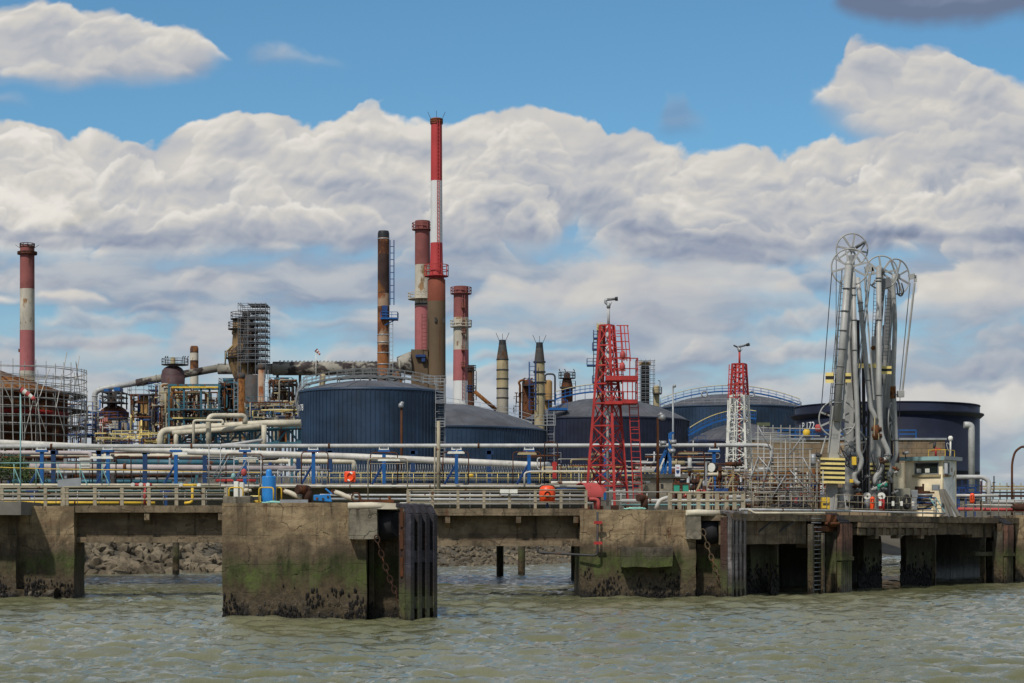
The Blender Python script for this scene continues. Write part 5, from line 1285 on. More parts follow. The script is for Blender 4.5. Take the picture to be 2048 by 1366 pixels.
def floodpole(label, xp, y0, y1, d, mat, r, heads):
    t_ = thing('lamp_post', label, 'lamp post', tuple(P(xp, y1, d))); g = MB(); g.tube([P(xp, y1, d), P(xp, y0, d)], [r, r*.8], 8); g.build('post', mat, t_)
    for hx, hy, s_ in heads:
        g = MB(); q = P(hx, hy, d-.1); g.tube([P(xp, hy+2, d), q], r*.5, 6); g.lathe(q.x, q.y, [(s_*.4, q.z-s_), (s_, q.z-s_*.6), (s_, q.z+s_*.5), (s_*.5, q.z+s_)], 12, capb=True); g.build('lamp_head', mGalv, t_)
    return t_
floodpole('grey lamp post with a dark ball head behind the red tower', 1346, 773, 960, 170, mGalv, .09, [(1349, 772, .14)])
floodpole('rust brown lamp post with a floodlight right of the red tower', 1315.5, 836, 1000, 104, mRust, .085, [(1325, 835, .16), (1322, 829, .10)])
floodpole('thin red brown lamp post in front of tank 178', 803, 812, 960, 200, mRust, .14, [(802, 811, .26), (804, 807, .2)])
floodpole('thick brown post in front of the right edge of tank 178', 877, 842, 1010, 111, mRail, .12, [])
floodpole('thin grey post close to the thick brown post', 869.5, 893, 1010, 111, mRail, .05, [])
# ------------------------------------------------------------------ pipe bridge furniture
DBR = 117.
mBlueX = M('steel_deep_blue', (.008,.035,.105), .6, rust=.15, rs=.8)  # darker blue for the rear bracket posts
def solo_pipe(label, pts, d, rp, mat, rad=None, n=10, flanges=(), group=None, fmat=None):
    k = S(d); q = [P(p[0], p[1], p[2] if len(p) > 2 else d) for p in pts]
    t_ = thing('pipeline', label, 'pipe', tuple(q[0]), group)
    g = MB(); g.tube(roundpath(q, rad or rp*k*2.6), rp*k, n); g.build('pipe', mat, t_)
    for fx in flanges:
        for a, b in zip(q, q[1:]):
            x0, x1 = 1024+a.x/a.y*F, 1024+b.x/b.y*F
            if min(x0, x1) <= fx <= max(x0, x1) and abs(x1-x0) > 1:
                c = a.lerp(b, (fx-x0)/(x1-x0)); dv = (b-a).normalized()*rp*k*.45
                g = MB(); g.tube([c-dv, c+dv], rp*k*1.35, 14); g.build('flange', fmat or mRust, t_); break
    return t_
solo_pipe('long straight grey pipe along the top of the blue posts with rusty flanges', [(-120, 893, DBR), (1525, 890.5, DBR), (1543, 893, DBR), (1543, 930, DBR)], DBR, 4.1, mGreyP, .5, 14, (103, 383, 658, 957, 1240, 1430))
solo_pipe('fat pale pipe sloping down to the right behind the blue posts', [(-120, 880, 136), (395, 904, 134), (700, 913, 133), (1085, 931, 132), (1096, 930, 136)], 134, 6.6, mWhiteP, .5, 14, ())
solo_pipe('pinkish lagged pipe low behind the blue posts at the left', [(60, 933, 146), (640, 938, 146)], 146, 6, mIns, None, 12, (250, 420))
solo_pipe('grey pipe under the lagged pink pipe', [(100, 944, 145), (560, 946, 145)], 145, 3.2, mGreyP, None, 8)
# blue posts
for i, x in enumerate((-48, 84, 216, 352, 490, 627, 768, 913, 1058, 1211, 1428)):
    lab = ['','first','second','third','fourth','fifth','sixth','seventh','eighth','ninth','tenth'][i]
    t_ = thing('pipe_post', f'bright blue braced post, {lab} from the left, carrying the long grey pipe' if i else 'bright blue braced post cut by the left edge', 'post', tuple(P(x, 968, DBR)), 'blue pipe posts')
    yb = 968 if i < 9 else 1000
    g = MB(); g.bar(P(x, yb, DBR), P(x, 903, DBR), .20, .20); g.build('post', mBlue, t_)
    g = MB(); a = P(x, 902, DBR); g.obox(a, (.34, 0, 0), (0, .2, 0), (0, 0, .06)); g.build('head_plate', mBlue, t_)
    g = MB(); g.bar(P(x-2, 930, DBR-.02), P(x-24, yb, DBR-.3), .11, .11); g.build('brace', mBlueD, t_)
    g = MB(); 
    for o in (-.26, .26): g.bar(a+Vector((o, -.1, .06)), a+Vector((o, -.1, .20)), .05); 
    g.bar(a+Vector((-.3, -.1, .09)), a+Vector((.3, -.1, .09)), .07); g.build('pipe_clamp', mWhite, t_)
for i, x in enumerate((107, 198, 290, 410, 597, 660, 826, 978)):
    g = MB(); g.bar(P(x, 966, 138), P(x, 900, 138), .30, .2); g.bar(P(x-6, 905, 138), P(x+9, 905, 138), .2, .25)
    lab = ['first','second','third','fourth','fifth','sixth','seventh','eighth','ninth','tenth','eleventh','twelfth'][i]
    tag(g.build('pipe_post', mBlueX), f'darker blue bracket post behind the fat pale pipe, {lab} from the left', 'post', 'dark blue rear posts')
# brown hoops and strip lamps
for lab, x0, x1, y0, yb, d, m_ in (('brown hoop frame around a white board at the left', 152, 185, 914, 964, 114, mRustD), ('brown hoop frame right of the second blue post', 232, 262, 912, 968, 115, mRustD), ('brown hoop frame beside the first brown lamp at the pale fence', 452, 525, 908, 968, 115, mRust), ('brown hoop frame around the fifth blue post', 603, 656, 904, 968, 114.5, mRust), ('brown hoop frame around the sixth blue post', 741, 795, 905, 968, 115.5, mRust), ('tall beige hoop frame standing on the nearest concrete block behind the rail', 736, 815, 917, 1010, 100.6, mRail), ('brown hoop frame around the seventh blue post', 886, 937, 904, 968, 115, mRust), ('brown hoop frame around the eighth blue post', 1026, 1081, 904, 968, 114.5, mRust), ('tall narrow brown hoop frame left of the red lattice tower', 1089, 1115, 884, 968, 112, mRustD), ('brown hoop frame in front of the blue black tank right of the red tower', 1354, 1409, 904, 960, 112, mRust)):
    k = S(d); g = MB(); g.tube(roundpath([P(x0, yb, d), P(x0, y0, d), P(x1, y0, d), P(x1, yb, d)], .22), .035, 6); t_ = thing('hoop_frame', lab, 'frame', tuple(P((x0+x1)/2, yb, d)), 'brown hoop frames'); g.build('hoop', m_, t_)
    g = MB(); q0, q1 = P(x0+4, y0+10, d), P(x1-4, y0+10, d); g.bar(q0, q1, .03); g.build('crossbar', m_, t_)
for lab, x, y, w_ in (('white strip lamp left of the second blue post', 203, 916, 46), ('white strip lamp at the third blue post', 360, 908, 30), ('white strip lamp at the fourth blue post', 493, 918, 48), ('white strip lamp at the sixth blue post', 778, 920.5, 44), ('white strip lamp at the seventh blue post', 912, 906, 34), ('rusty cream strip lamp at the eighth blue post', 1054, 908, 38), ('cream strip lamp shade right of the red tower', 1376, 907, 40), ('cream strip lamp behind the red tower', 1196, 909, 28)):
    d = 113.5; g = MB(); a = P(x, y, d); g.obox(a, (w_/2*S(d), 0, 0), (0, .09, 0), (0, 0, .045)); g.obox(a+Vector((0, 0, .06)), (w_/2*S(d)*.9, 0, 0), (0, .05, 0), (0, 0, .03))
    g.bar(a+Vector((0, .05, .05)), a+Vector((0, 2.4, .25)), .04); tag(g.build('strip_lamp', mWhite if 'white' in lab else mTan), lab, 'lamp', 'strip lamps')
g = MB(); a = P(169, 925, 114.2); g.obox(a, (.30, 0, 0), (0, .03, 0), (0, 0, .30)); tag(g.build('board', mWhite), 'plain white board inside the brown hoop frame at the left', 'board')
g = MB(); g.hexa([P(115, 976, 111), P(162, 974, 111), P(162, 974, 111.4), P(115, 976, 111.4), P(115, 960, 111), P(162, 955, 111), P(162, 955, 111.4), P(115, 960, 111.4)]); tag(g.build('panel', mGalv), 'pale grey panel leaning on the deck edge at the left', 'panel')
# rails on the bridge
def rail_thing(label, x0, x1, yb, yt, d, step, mat, r=.03, mids=1, d2=None, postr=None, posts=None, group='hand rails', flat=False, brace=False):
    d2 = d2 or d; t_ = thing('handrail', label, 'railing', tuple(P(x0, yb, d)), group)
    h = Zh(yt, d)-Zh(yb, d); xs = posts or list(np.arange(x0, x1+1, step))
    def at(x): f = (x-x0)/(x1-x0); dd = 1/((1-f)/d+f/d2); return P(x, yb, dd), dd
    zb = Zh(yb, d)
    for x in xs:
        p, dd = at(x); p.z = zb; g = MB()
        if flat: g.obox(p+Vector((0, 0, h/2)), (postr or r*1.4, 0, 0), (0, .05, 0), (0, 0, h/2))
        else: g.tube([p, p+Vector((0, 0, h))], postr or r, 6)
        if brace: g.bar(p+Vector((0, 0, h*.8)), p+Vector((.45, -.2, 0)), r*1.6)
        g.build('post', mat, t_)
    a, _ = at(x0); b, _ = at(x1); a.z = b.z = zb
    for m_ in range(mids+1):
        o = Vector((0, -.03, h*(m_+1)/(mids+1))); g = MB(); g.tube([a+o, b+o], r, 6); g.build('rail', mat, t_)
    return t_
rail_thing('pale teal braced railing along the pipe bridge at the left', -60, 232, 970, 926, 112.5, 44, mTealL, .028, 0, brace=True)
rail_thing('yellow railing along the pipe bridge behind the middle blue posts', 596, 1185, 966, 946, 128, 21, mYelP, .022, 1)
rail_thing('yellow topped brown railing along the left part of the pipe bridge', 60, 520, 966, 941, 130, 17, mDark, .025, 2)
rail_thing('grey railing with close posts left of the sixth blue post', 556, 660, 968, 940, 121, 11, mGalv, .05, 1)
for lab, x0, x1, y, d in (('thin yellow rope rail at the left of the pipe bridge', -30, 240, 938, 112), ('thin yellow rail above the left hand pipes', 205, 520, 943, 126)):
    g = MB(); g.tube([P(x0, y-4, d), P((x0+x1)/2, y, d), P(x1, y+2, d)], .025, 5); tag(g.build('yellow_line', mYel), lab, 'rail')
g = MB(); pts = []
for i in range(1400): f = i/1400; a = i*.52; p = P(590+f*590, 938, 140); pts.append(p+Vector((0, .32*math.cos(a), .32*math.sin(a))))
g.tube(pts, .018, 4); tag(g.build('razor_wire', mGalv), 'coiled razor wire running along the fence in front of the navy tanks', 'wire')
rail_thing('grey wire fence carrying the razor wire', 588, 1182, 968, 944, 140.5, 33, mGalv, .03, 2)
# pipes lying on the deck edge and below it
for lab, pts, d, r_, m_, fl in (
    ('white pipe lying along the deck edge in the middle', [(440, 971.5), (1186, 973)], 113, 2.2, mWhiteP, (520, 700, 860)),
    ('beige pipe lying along the deck edge at the left', [(-60, 970), (450, 970)], 114, 2.6, mCreamP, ()),
    ('yellow pipe low behind the left walkway rail', [(-60, 1005), (310, 1006)], 103, 3.0, mYel, (150, 240)),
    ('teal pipe under the deck edge at the left', [(-60, 981), (500, 981)], 110, 1.8, mTealL, ()),
    ('grey pipe under the deck edge at the left', [(-60, 997), (445, 998)], 106, 2.0, mGreyP, (60, 210, 330)),
    ('upper grey pipe behind the middle walkway rail', [(640, 990), (1186, 991)], 104, 2.2, mGreyP, (700, 850, 1000)),
    ('lower grey pipe behind the middle walkway rail', [(640, 998), (1186, 999)], 103, 2.4, mGalv, (760, 930, 1100)),
    ('thin white pipe behind the middle walkway rail', [(800, 1006), (1186, 1006)], 102.5, 1.3, mWhiteP, ()),
    ('white pipe stepping up beside the eighth blue post', [(1049, 974), (1049, 946), (1062, 943), (1250, 943)], 110, 2.0, mWhiteP, ()),
    ('rust spotted white pipe passing behind the red tower', [(1102, 965.5), (1300, 965.5)], 106, 3.2, M('pipe_spotted', (.62,.58,.50), .6, rust=.38, rs=1.4, streak=1.), ()),
    ('cream pipe crossing behind the red tower at mid height', [(1085, 943), (1330, 943)], 109, 2.2, mCreamP, ()),
    ('dark red beam low on the bridge at the left', [(430, 961), (512, 961)], 121, 2.6, mRed, ()),
    ('grey pipe under the rails of the mossy block', [(1240, 1002), (1500, 1002)], 102, 4.0, mGreyP, (1300, 1380, 1440)),
    ('thin blue grey pipe under the rails of the mossy block', [(1240, 1010), (1480, 1010)], 101, 2., mTealL, ()),
    ('beige hand pipe on the platform edge right of the slotted fender', [(1486, 1020), (1500, 1020), (1508, 1026), (1650, 1026)], 98.5, 2.2, mCreamP, ()),
    ('pale pipe on the platform edge near the green ladder', [(1480, 1019, 98), (1700, 1022, 106)], 102, 2.6, mGreyP, (1560, 1620)),
    ('grey pipe along the platform edge under the loading arms', [(1700, 1022, 108), (1890, 1027, 117)], 110, 1.8, mGreyP, ())):
    solo_pipe(lab, pts, d, r_, m_, None, 8, fl)
for lab, x0, x1, y, m_ in (('red and white double pipe stub with open white ends on the deck edge', 263, 304, 969.5, mRedF), ('yellow pipe stub with open white ends on the deck edge', 363, 399, 970.5, mYel)):
    d = 101; t_ = thing('pipe_stub', lab, 'pipe', tuple(P(x0, y, d))); g = MB(); g.tube([P(x0, y, d), P(x1, y, d)], .075, 10); g.build('pipe', m_, t_)
    for x in ((x0+4, x0+20, x0+34) if m_ is mRedF else (x0, x1)):
        g = MB(); q = P(x, y, d); g.tube([q+Vector((0, .05, 0)), q+Vector((0, -.22, 0))], .10, 12); g.tube([q+Vector((0, -.221, 0)), q+Vector((0, -.23, 0))], .07, 12); g.build('open_end', mWhite, t_)
    g = MB(); xm = (x0+x1)/2+(4 if m_ is mYel else 0)
    g.tube(roundpath([P(xm, y, d), P(xm, y+34, d), P(xm-16, y+36, d)], .2) if m_ is mYel else [P(xm+6, y, d), P(xm+6, y+40, d)], .075, 8); g.build('down_pipe', m_, t_)
for i, (x, d) in enumerate(((64, 108), (332, 108))):
    g = MB(); g.bar(P(x, 1012, d), P(x, 982, d), .14); g.obox(P(x, 982, d), (.3, 0, 0), (0, .2, 0), (0, 0, .05)); tag(g.build('pipe_post', mBlueD), ('short blue post below the deck at the left edge', 'short blue post below the deck left of the nearest block')[i], 'post')
# pink box, flag of striped cloth
for lab, x, y, w_, h_, d, m_ in (('pale blue bag hanging at the scaffold left of the blue drum', 467, 953, 10, 14, 108, mTealL), ('red and white striped cloth hanging left of the blue drum', 488, 945, 12, 16, 108, mRedF), ('orange buoy lying behind the seventh blue post', 942, 951, 12, 7, 125, mYel)):
    t_ = MB(); a = P(x, y, d); t_.ball(a, 1, 12, (w_/2*S(d), .15, h_/2*S(d))); tag(t_.build('hanging_cloth' if 'cloth' in lab else 'bag' if 'bag' in lab else 'buoy', m_), lab, 'bag' if 'bag' in lab else 'cloth' if 'cloth' in lab else 'buoy')
# small tube scaffold by the fourth post
t_ = thing('tube_scaffold', 'light tube scaffolding tower with a slanting ladder left of the blue drum', 'scaffold', tuple(P(460, 970, 109)))
for x in (418, 441, 468, 497, 522):
    for dy in (0, 1.4): g = MB(); g.tube([P(x, 990, 109+dy), P(x, 888 if x in (418, 441) else 912, 109+dy)], .028, 6); g.build('standard', mGalv, t_)
for y in (917, 931, 943, 956):
    g = MB(); g.tube([P(412, y, 109), P(530, y, 109)], .026, 6); g.build('ledger', mGalv, t_)
for a, b in (((422, 962), (452, 908)), ((470, 962), (494, 918)), ((430, 962), (458, 912))): g = MB(); g.tube([P(*a, 108.9), P(*b, 108.9)], .026, 6); g.build('brace', mGalv, t_)
# shrub behind the posts at the left
mLeaf = M('leaf_green', (.055,.085,.022), .7, var=.5, scale=3., bump=0, dirt=0)
t_ = thing('shrub', 'dark green shrub growing behind the blue posts at the left', 'shrub', tuple(P(35, 965, 150)))
g = MB(); rr = random.Random(9)
for i in range(5200):
    cx_, cz_, rad = rr.choice(((10, 935, 24), (40, 942, 22), (62, 952, 18), (-20, 932, 26), (30, 928, 14), (78, 960, 12)))
    v = Vector((rr.gauss(0, .5), rr.gauss(0, .5), rr.gauss(0, .5))); q = P(cx_, cz_, 150)+Vector((v.x, v.y*1.5, v.z))*rad*S(150)
    a = Vector((rr.uniform(-1, 1), rr.uniform(-1, 1), rr.uniform(-1, 1))).normalized(); b = a.orthogonal().normalized(); s_ = rr.uniform(.05, .11)
    g.v += [tuple(q-a*s_), tuple(q+b*s_*.5), tuple(q+a*s_), tuple(q-b*s_*.5)]; n_ = len(g.v); g.face([n_-4, n_-3, n_-2, n_-1])
g.build('foliage', mLeaf, t_)
g = MB()
for x in (0, 20, 45, 70): g.tube([P(x, 1000, 150), P(x+3, 965, 150), P(x-4, 935, 150)], [.08, .06, .02], 6)
g.build('stem', mRustD, t_)

# ------------------------------------------------------------------ railings of the walkways
rail_thing('beige concrete post railing on the left walkway', 128, 452, 1011, 974, 98.2, 54, mRail, .045, 2, flat=True, postr=.085, posts=(128, 134, 190, 244, 298, 353, 407, 452))
rail_thing('beige concrete post railing on the left edge pier', -80, 125, 1012, 975, 98.4, 46, mRail, .045, 2, flat=True, postr=.08, posts=(-70, -40, 4, 38, 91, 125))
rail_thing('beige post railing on the walkway between the two concrete blocks', 815, 1172, 1017, 980, 98.2, 52, mRail, .04, 2, flat=True, postr=.07, posts=(816, 865, 916, 968, 1019, 1070.5, 1122, 1172))
rail_thing('thin grey railing along the rear of the middle walkway', 820, 1186, 1016, 984, 101, 40, mRailG, .025, 3)
rail_thing('thin grey railing along the rear of the left walkway', -60, 452, 1010, 980, 101, 43, mRailG, .022, 2)
rail_thing('low concrete frame railing on the mossy block beside the slotted fender', 1340, 1487, 1019, 985, 98.5, 19, mRail, .055, 1, flat=True, postr=.10, posts=(1340, 1359, 1378, 1397, 1415, 1434, 1453, 1469, 1486))
rail_thing('thin grey railing across the middle of the mossy block', 1190, 1345, 1019, 984, 100.5, 52, mRailG, .03, 1)
u0_, u1_, u2_ = ux(1492, -1), ux(1640, -1), ux(1898, -1)
def qrail(label, ua, ub, w_, h, step, mat, r=.022, mids=2, z=4.13, group='hand rails'):
    t_ = thing('handrail', label, 'railing', tuple(Q(ua, w_, z)), group); n = max(1, int((ub-ua)/step))
    for i in range(n+1): p = Q(ua+(ub-ua)*i/n, w_, z); g = MB(); g.tube([p, p+Vector((0, 0, h))], r*1.2, 6); g.build('post', mat, t_)
    for m_ in range(mids+1): o = Vector((0, 0, h*(m_+1)/(mids+1))); g = MB(); g.tube([Q(ua, w_, z)+o, Q(ub, w_, z)+o], r, 6); g.build('rail', mat, t_)
qrail('thin rusty railing along the platform edge left of the yellow box', u0_, u1_, -.6, 1.05, 1.35, mRail)
qrail('thin rusty railing along the platform edge in front of the loading arms', ux(1672, -.6), ux(1890, -.6), -.6, 1.1, 1.5, mRail)
qrail('thin rusty railing on the far right end of the platform', ux(1912, -.6), ux(2060, -.6), -.6, 1.15, 1.3, mRail)

# ------------------------------------------------------------------ gear on the nearest block
d = 74.5
t_ = thing('gas_drum', 'bright blue cylinder with a narrower cap standing on the nearest concrete block', 'drum', tuple(P(538, 1006, d)))
k = S(d); g = MB(); c = P(538, 1006, d); g.lathe(c.x, c.y, [(14*k, Zh(1007, d)), (14*k, Zh(955, d)), (13*k, Zh(952, d)), (6.5*k, Zh(951.5, d))], 24); g.build('body', mBlueC, t_)
g = MB(); g.lathe(c.x, c.y, [(6.2*k, Zh(952, d)), (6.2*k, Zh(943, d)), (5.2*k, Zh(940, d)), (3*k, Zh(938.5, d))], 16); g.build('cap', mBlueC, t_)
for i, (x0, x1, dd) in enumerate(((458, 486, 75.5), (518, 547, 73.8), (552, 563, 74.6))):
    g = MB(); g.tube(roundpath([P(x0, 1004, dd), P(x0, 975, dd), P(x1, 975, dd), P(x1, 1004, dd)], .12), .03, 6); tag(g.build('guard_hoop', mYel), ('yellow guard hoop around the cream control boxes', 'yellow guard hoop in front of the blue cylinder', 'small yellow guard hoop right of the blue cylinder')[i], 'guard', 'yellow guard hoops')
t_ = thing('control_box', 'cream control boxes with a motor on the left of the nearest block', 'box', tuple(P(478, 992, 76)))
for x0, x1, y0 in ((468, 477, 963), (480, 488, 965)):
    g = MB(); a, b = X(x0, 76), X(x1, 76); g.box(a, b, 75.9, 76.2, Zh(1004, 76), Zh(y0, 76)); g.build('box', mWhite, t_, bevel=.02)
g = MB(); g.tube([P(488, 981, 76), P(497, 981, 76)], .09, 12); g.tube([P(497, 981, 76), P(503, 981, 76)], .06, 10); g.build('motor', mCreamP, t_)
t_ = thing('gearbox', 'yellow gearbox frame on the nearest block left of the blue cylinder', 'machine', tuple(P(512, 1004, 74.4)))
g = MB(); a = P(511.5, 997, 74.4); g.obox(a, (.20, 0, 0), (0, .16, 0), (0, 0, .11)); g.build('body', mYelP, t_, bevel=.03); g = MB(); g.obox(a+Vector((.04, -.165, .01)), (.12, 0, 0), (0, .01, 0), (0, 0, .06)); g.build('opening', mDark, t_)
g = MB(); g.obox(a+Vector((-.05, -.1, -.12)), (.28, 0, 0), (0, .14, 0), (0, 0, .03)); g.build('foot', mYel, t_)
def goose(label, x, xl, yt, yb, d, rp, mat):
    k = S(d); t_ = thing('vent_elbow', label, 'vent', tuple(P(x, yb, d)), 'rusty vent elbows'); g = MB(); g.tube([P(x, yb, d), P(x, yt+rp, d)], rp*k, 16); g.build('riser', mat, t_)
    g = MB(); g.ball(P(x, yt+rp*1.05, d), rp*k*1.03, 16); g.tube([P(x, yt+rp, d), P(xl, yt+rp-.5, d-.25)], rp*k*.98, 16); g.build('elbow', mat, t_)
goose('rusty brown pipe elbow on the nearest block', 614, 594, 970, 1006, 75, 9.5, mRustD)
goose('rusty brown pipe elbow on the mossy block right of the red tower', 1288.5, 1276, 989, 1019, 98.8, 7.4, mRustD)
def hook(label, x, y, d, tip, mat):
    t_ = thing('mooring_hook', label, 'hook', tuple(P(x, y, d)), 'mooring hooks'); g = MB(); g.tube(roundpath([P(x, y, d), P(x+12, y+3, d-.1), P(x+26, y+10, d-.15), P(x+40, y+14, d-.1)], .3), [.10]*3+[.10]*0 if False else .095, 10); g.build('arm', mat, t_)
    g = MB(); q = P(x, y, d); g.tube([q+Vector((-.02, -.1, 0)), q+Vector((-.02, .1, 0))], .10, 12); g.build('tip', mRustD, t_); return t_
hook('cream mooring hook left of the rusty elbow on the nearest block', 567, 982, 75.2, 0, mCreamP); hook('cream mooring hook beside the blue side plate on the nearest block', 668, 984, 75.4, 0, mCreamP)
t_ = thing('hook_release', 'sky blue perforated side plate of the mooring hooks on the nearest block', 'machine', tuple(P(645, 1002, 75)))
g = MB(); g.hexa([P(627, 1001, 75), P(664, 1004, 75), P(664, 1004, 75.3), P(627, 1001, 75.3), P(627, 990, 75), P(660, 988, 75), P(660, 988, 75.3), P(627, 990, 75.3)]); g.build('plate', mBlueC, t_, bevel=.02)
g = MB(); g.bar(P(664, 988, 75.1), P(651, 977, 75.1), .10, .05); g.build('lever', mBlueC, t_)
for x, y in ((634, 997), (646, 998), (656, 994)): g = MB(); q = P(x, y, 74.99); g.tube([q, q+Vector((0, -.015, 0))], .05, 10); g.build('hole', mDark, t_)
g = MB(); 
for j in range(3):
    c = P(565, 1005-j*.8, 73.9); g.tube([c+Vector((math.cos(a)*(.75-.12*j)*(1+.12*math.sin(3*a+j)), math.sin(a)*.22, .012*math.sin(5*a))) for a in np.linspace(0, 2*math.pi, 40, endpoint=False)], .025, 6, closed=True)
tag(g.build('rope_coil', mRope), 'mint green rope coiled on the nearest block at the foot of the blue cylinder', 'rope', 'mint ropes')
g = MB()
for j in range(3):
    c = P(1270, 1017.5-j*.8, 97.8); g.tube([c+Vector((math.cos(a)*(.5-.08*j)*(1+.15*math.sin(3*a+j)), math.sin(a)*.2, .012*math.sin(5*a))) for a in np.linspace(0, 2*math.pi, 40, endpoint=False)], .028, 6, closed=True)
tag(g.build('rope_coil', mRope), 'mint green rope coiled on the mossy block left of its rusty elbow', 'rope', 'mint ropes')
g = MB(); g.bar(P(560, 1003, 73.7), P(616, 1003, 73.7), .12, .14); tag(g.build('steel_channel', mGalv), 'grey steel channel lying on the front edge of the nearest block', 'beam')
g = MB(); g.bar(P(720, 1003, 74.3), P(788, 1003, 74.3), .14); g.bar(P(722, 1003, 74.3), P(718, 992, 74.3), .09); g.bar(P(782, 1003, 74.3), P(777, 992, 74.3), .09); g.tube([P(712, 1003, 74.3)+Vector((math.cos(a)*.16, 0, .16+math.sin(a)*.16)) for a in np.linspace(0, 6.28, 14, endpoint=False)], .035, 6, closed=True)
tag(g.build('rope_guide', mRust), 'rusty roller guide frame on the nearest block beside the black fender', 'frame')
# life rings
t_ = thing('life_ring', 'red orange life ring in its case on the pipe bridge left of the sixth post', 'life ring', tuple(P(700, 965, 113)))
g = MB(); a = P(700, 953.5, 113.2); g.obox(a, (.32, 0, 0), (0, .06, 0), (0, 0, .31)); g.build('case', mOrange, t_, bevel=.1)
g = MB(); c = a+Vector((0, -.1, 0)); N_ = 24
for sct in range(8):
    g.cur = sct % 2 if sct in (1, 5) else 0
    g.tube([c+Vector((math.cos(2*math.pi*(sct*3+j)/N_)*.19, 0, math.sin(2*math.pi*(sct*3+j)/N_)*.23)) for j in range(4)], .055, 8, cap=False)
g.build('ring', [mOrange, mWhite], t_)
t_ = thing('lifebuoy_case', 'rounded orange lifebuoy case with a dark ring on the middle walkway', 'life ring', tuple(P(1094.5, 1017, 98.9)))
g = MB(); c = P(1094.5, 989, 98.9); k = S(98.9); g.lathe(c.x, c.y, [(10*k, Zh(1006, 98.9)), (15*k, Zh(1003, 98.9)), (16.6*k, Zh(990, 98.9)), (15*k, Zh(976, 98.9)), (11*k, Zh(972, 98.9)), (2*k, Zh(971, 98.9))], 24, capb=True); g.build('case', mOrange, t_)
g = MB(); g.tube([c+Vector((math.cos(a)*.13, -.42, math.sin(a)*.13)) for a in np.linspace(0, 6.28, 18, endpoint=False)], .03, 6, closed=True); g.build('ring', mRustD, t_)
g = MB(); g.bar(P(1094.5, 1018, 98.9), P(1094.5, 1005, 98.9), .1); g.build('stand', mBlueD, t_)
g = MB(); g.tube([c+Vector((math.cos(a)*.36, -.05, .36+math.sin(a)*.12)) for a in np.linspace(0, 3.14, 10)], .03, 6); g.build('top_hoop', mDark, t_)
for i, (x, y, w_) in enumerate(((1009, 979.5, 9), (1027, 979.5, 8))): g = MB(); a = P(x, y+3, 98.0); g.obox(a, (w_*S(98), 0, 0), (0, .012, 0), (0, 0, .10)); t_ = g.build('notice_sign', mWhite); tag(t_, ('left of two small white notice plates on the middle walkway rail', 'right of two small white notice plates on the middle walkway rail')[i], 'sign'); 
# ------------------------------------------------------------------ lattice fire towers
def lattice(label, cx, d, yb, yt, rb, rt, yaw, rows, mats, split=None, lw=.11, bw=.07, group='lattice fire monitor towers', xb=True):
    """four legged tapering tower; rb, rt half diagonals in px; mats (upper, lower)"""
    k = S(d); c = Vector((X(cx, d), d, Zh(yb, d))); t_ = thing('fire_monitor_tower', label, 'tower', tuple(c), group)
    def corner(i, y):
        f = (yb-y)/(yb-yt); r = (rb+(rt-rb)*f)*k; a = yaw+i*math.pi/2; return Vector((c.x+r*math.cos(a), c.y+r*math.sin(a), Zh(y, d)))
    for i in range(4):
        if split:
            g = MB(); g.bar(corner(i, yb), corner(i, split), lw); g.build('leg', mats[1], t_); g = MB(); g.bar(corner(i, split), corner(i, yt), lw); g.build('leg', mats[0], t_)
        else: g = MB(); g.bar(corner(i, yb), corner(i, yt), lw); g.build('leg', mats[0], t_)
    for j, y in enumerate(rows):
        m_ = mats[1] if split and y > split-2 else mats[0]
        g = MB()
        for i in range(4): g.bar(corner(i, y), corner((i+1) % 4, y), bw)
        g.build('ring_beam', m_, t_)
        if j+1 < len(rows):
            y2 = rows[j+1]
            for i in range(4):
                g = MB(); a, b = (i, (i+1) % 4) if (i+j) % 2 else ((i+1) % 4, i); g.bar(corner(a, y), corner(b, y2), bw*.75); g.build('diagonal', m_, t_)
                if xb: g = MB(); g.bar(corner(b, y), corner(a, y2), bw*.5); g.build('diagonal', m_, t_)
    return t_, c, k, corner
def monitor(t_, px, ytop, ybase, d, tipx, tipy, backx, polemat, gooses):
    g = MB(); g.tube([P(px, ybase, d), P(px, ytop, d)], .07, 8); g.build('riser', polemat, t_)
    g = MB(); q = P(px, ytop, d); g.tube([q, q+Vector((0, 0, .25))], .10, 8); g.tube(roundpath([P(*p, d) for p in gooses], .12), .075, 8); g.build('gooseneck', mGalv, t_)
    g = MB(); a, b = P(*gooses[-1], d), P(tipx, tipy, d); g.tube([a, a.lerp(b, .75)], [.075, .065], 8); g.build('barrel', mArmD, t_); g = MB(); g.tube([a.lerp(b, .72), b], [.10, .115], 10); g.build('nozzle', mBlack, t_)
    g = MB(); g.bar(P(px+1, ytop+2, d), P(backx, gooses[-1][1]+4, d), .02); g.build('control_cable', mDark, t_)
d = 103
rt_, c, k, cor = lattice('tall bright red lattice tower with ladder cages and a water monitor on top', 1214, d, 1013, 651, 45, 14.5, R(197), (651, 691, 731, 768, 807, 852, 892, 931, 972), (mRed, mRed), None, .13, .075)
g = MB(); g.tube([P(1215, 1012, d), P(1216, 651, d)], .075, 8); g.build('inner_riser', mGreyP, rt_)
monitor(rt_, 1217, 616, 652, d, 1235.5, 597.5, 1224, mGreyP, [(1217, 614), (1216.5, 608), (1211, 606), (1211, 600), (1216, 599)])
for i in range(4):
    a = R(197)+i*math.pi/2; g = MB(); q = cor(i, 1013); g.box(q.x-.2, q.x+.2, q.y-.2, q.y+.2, 4.1, q.z+.05); g.build('foot', mRustD, rt_)
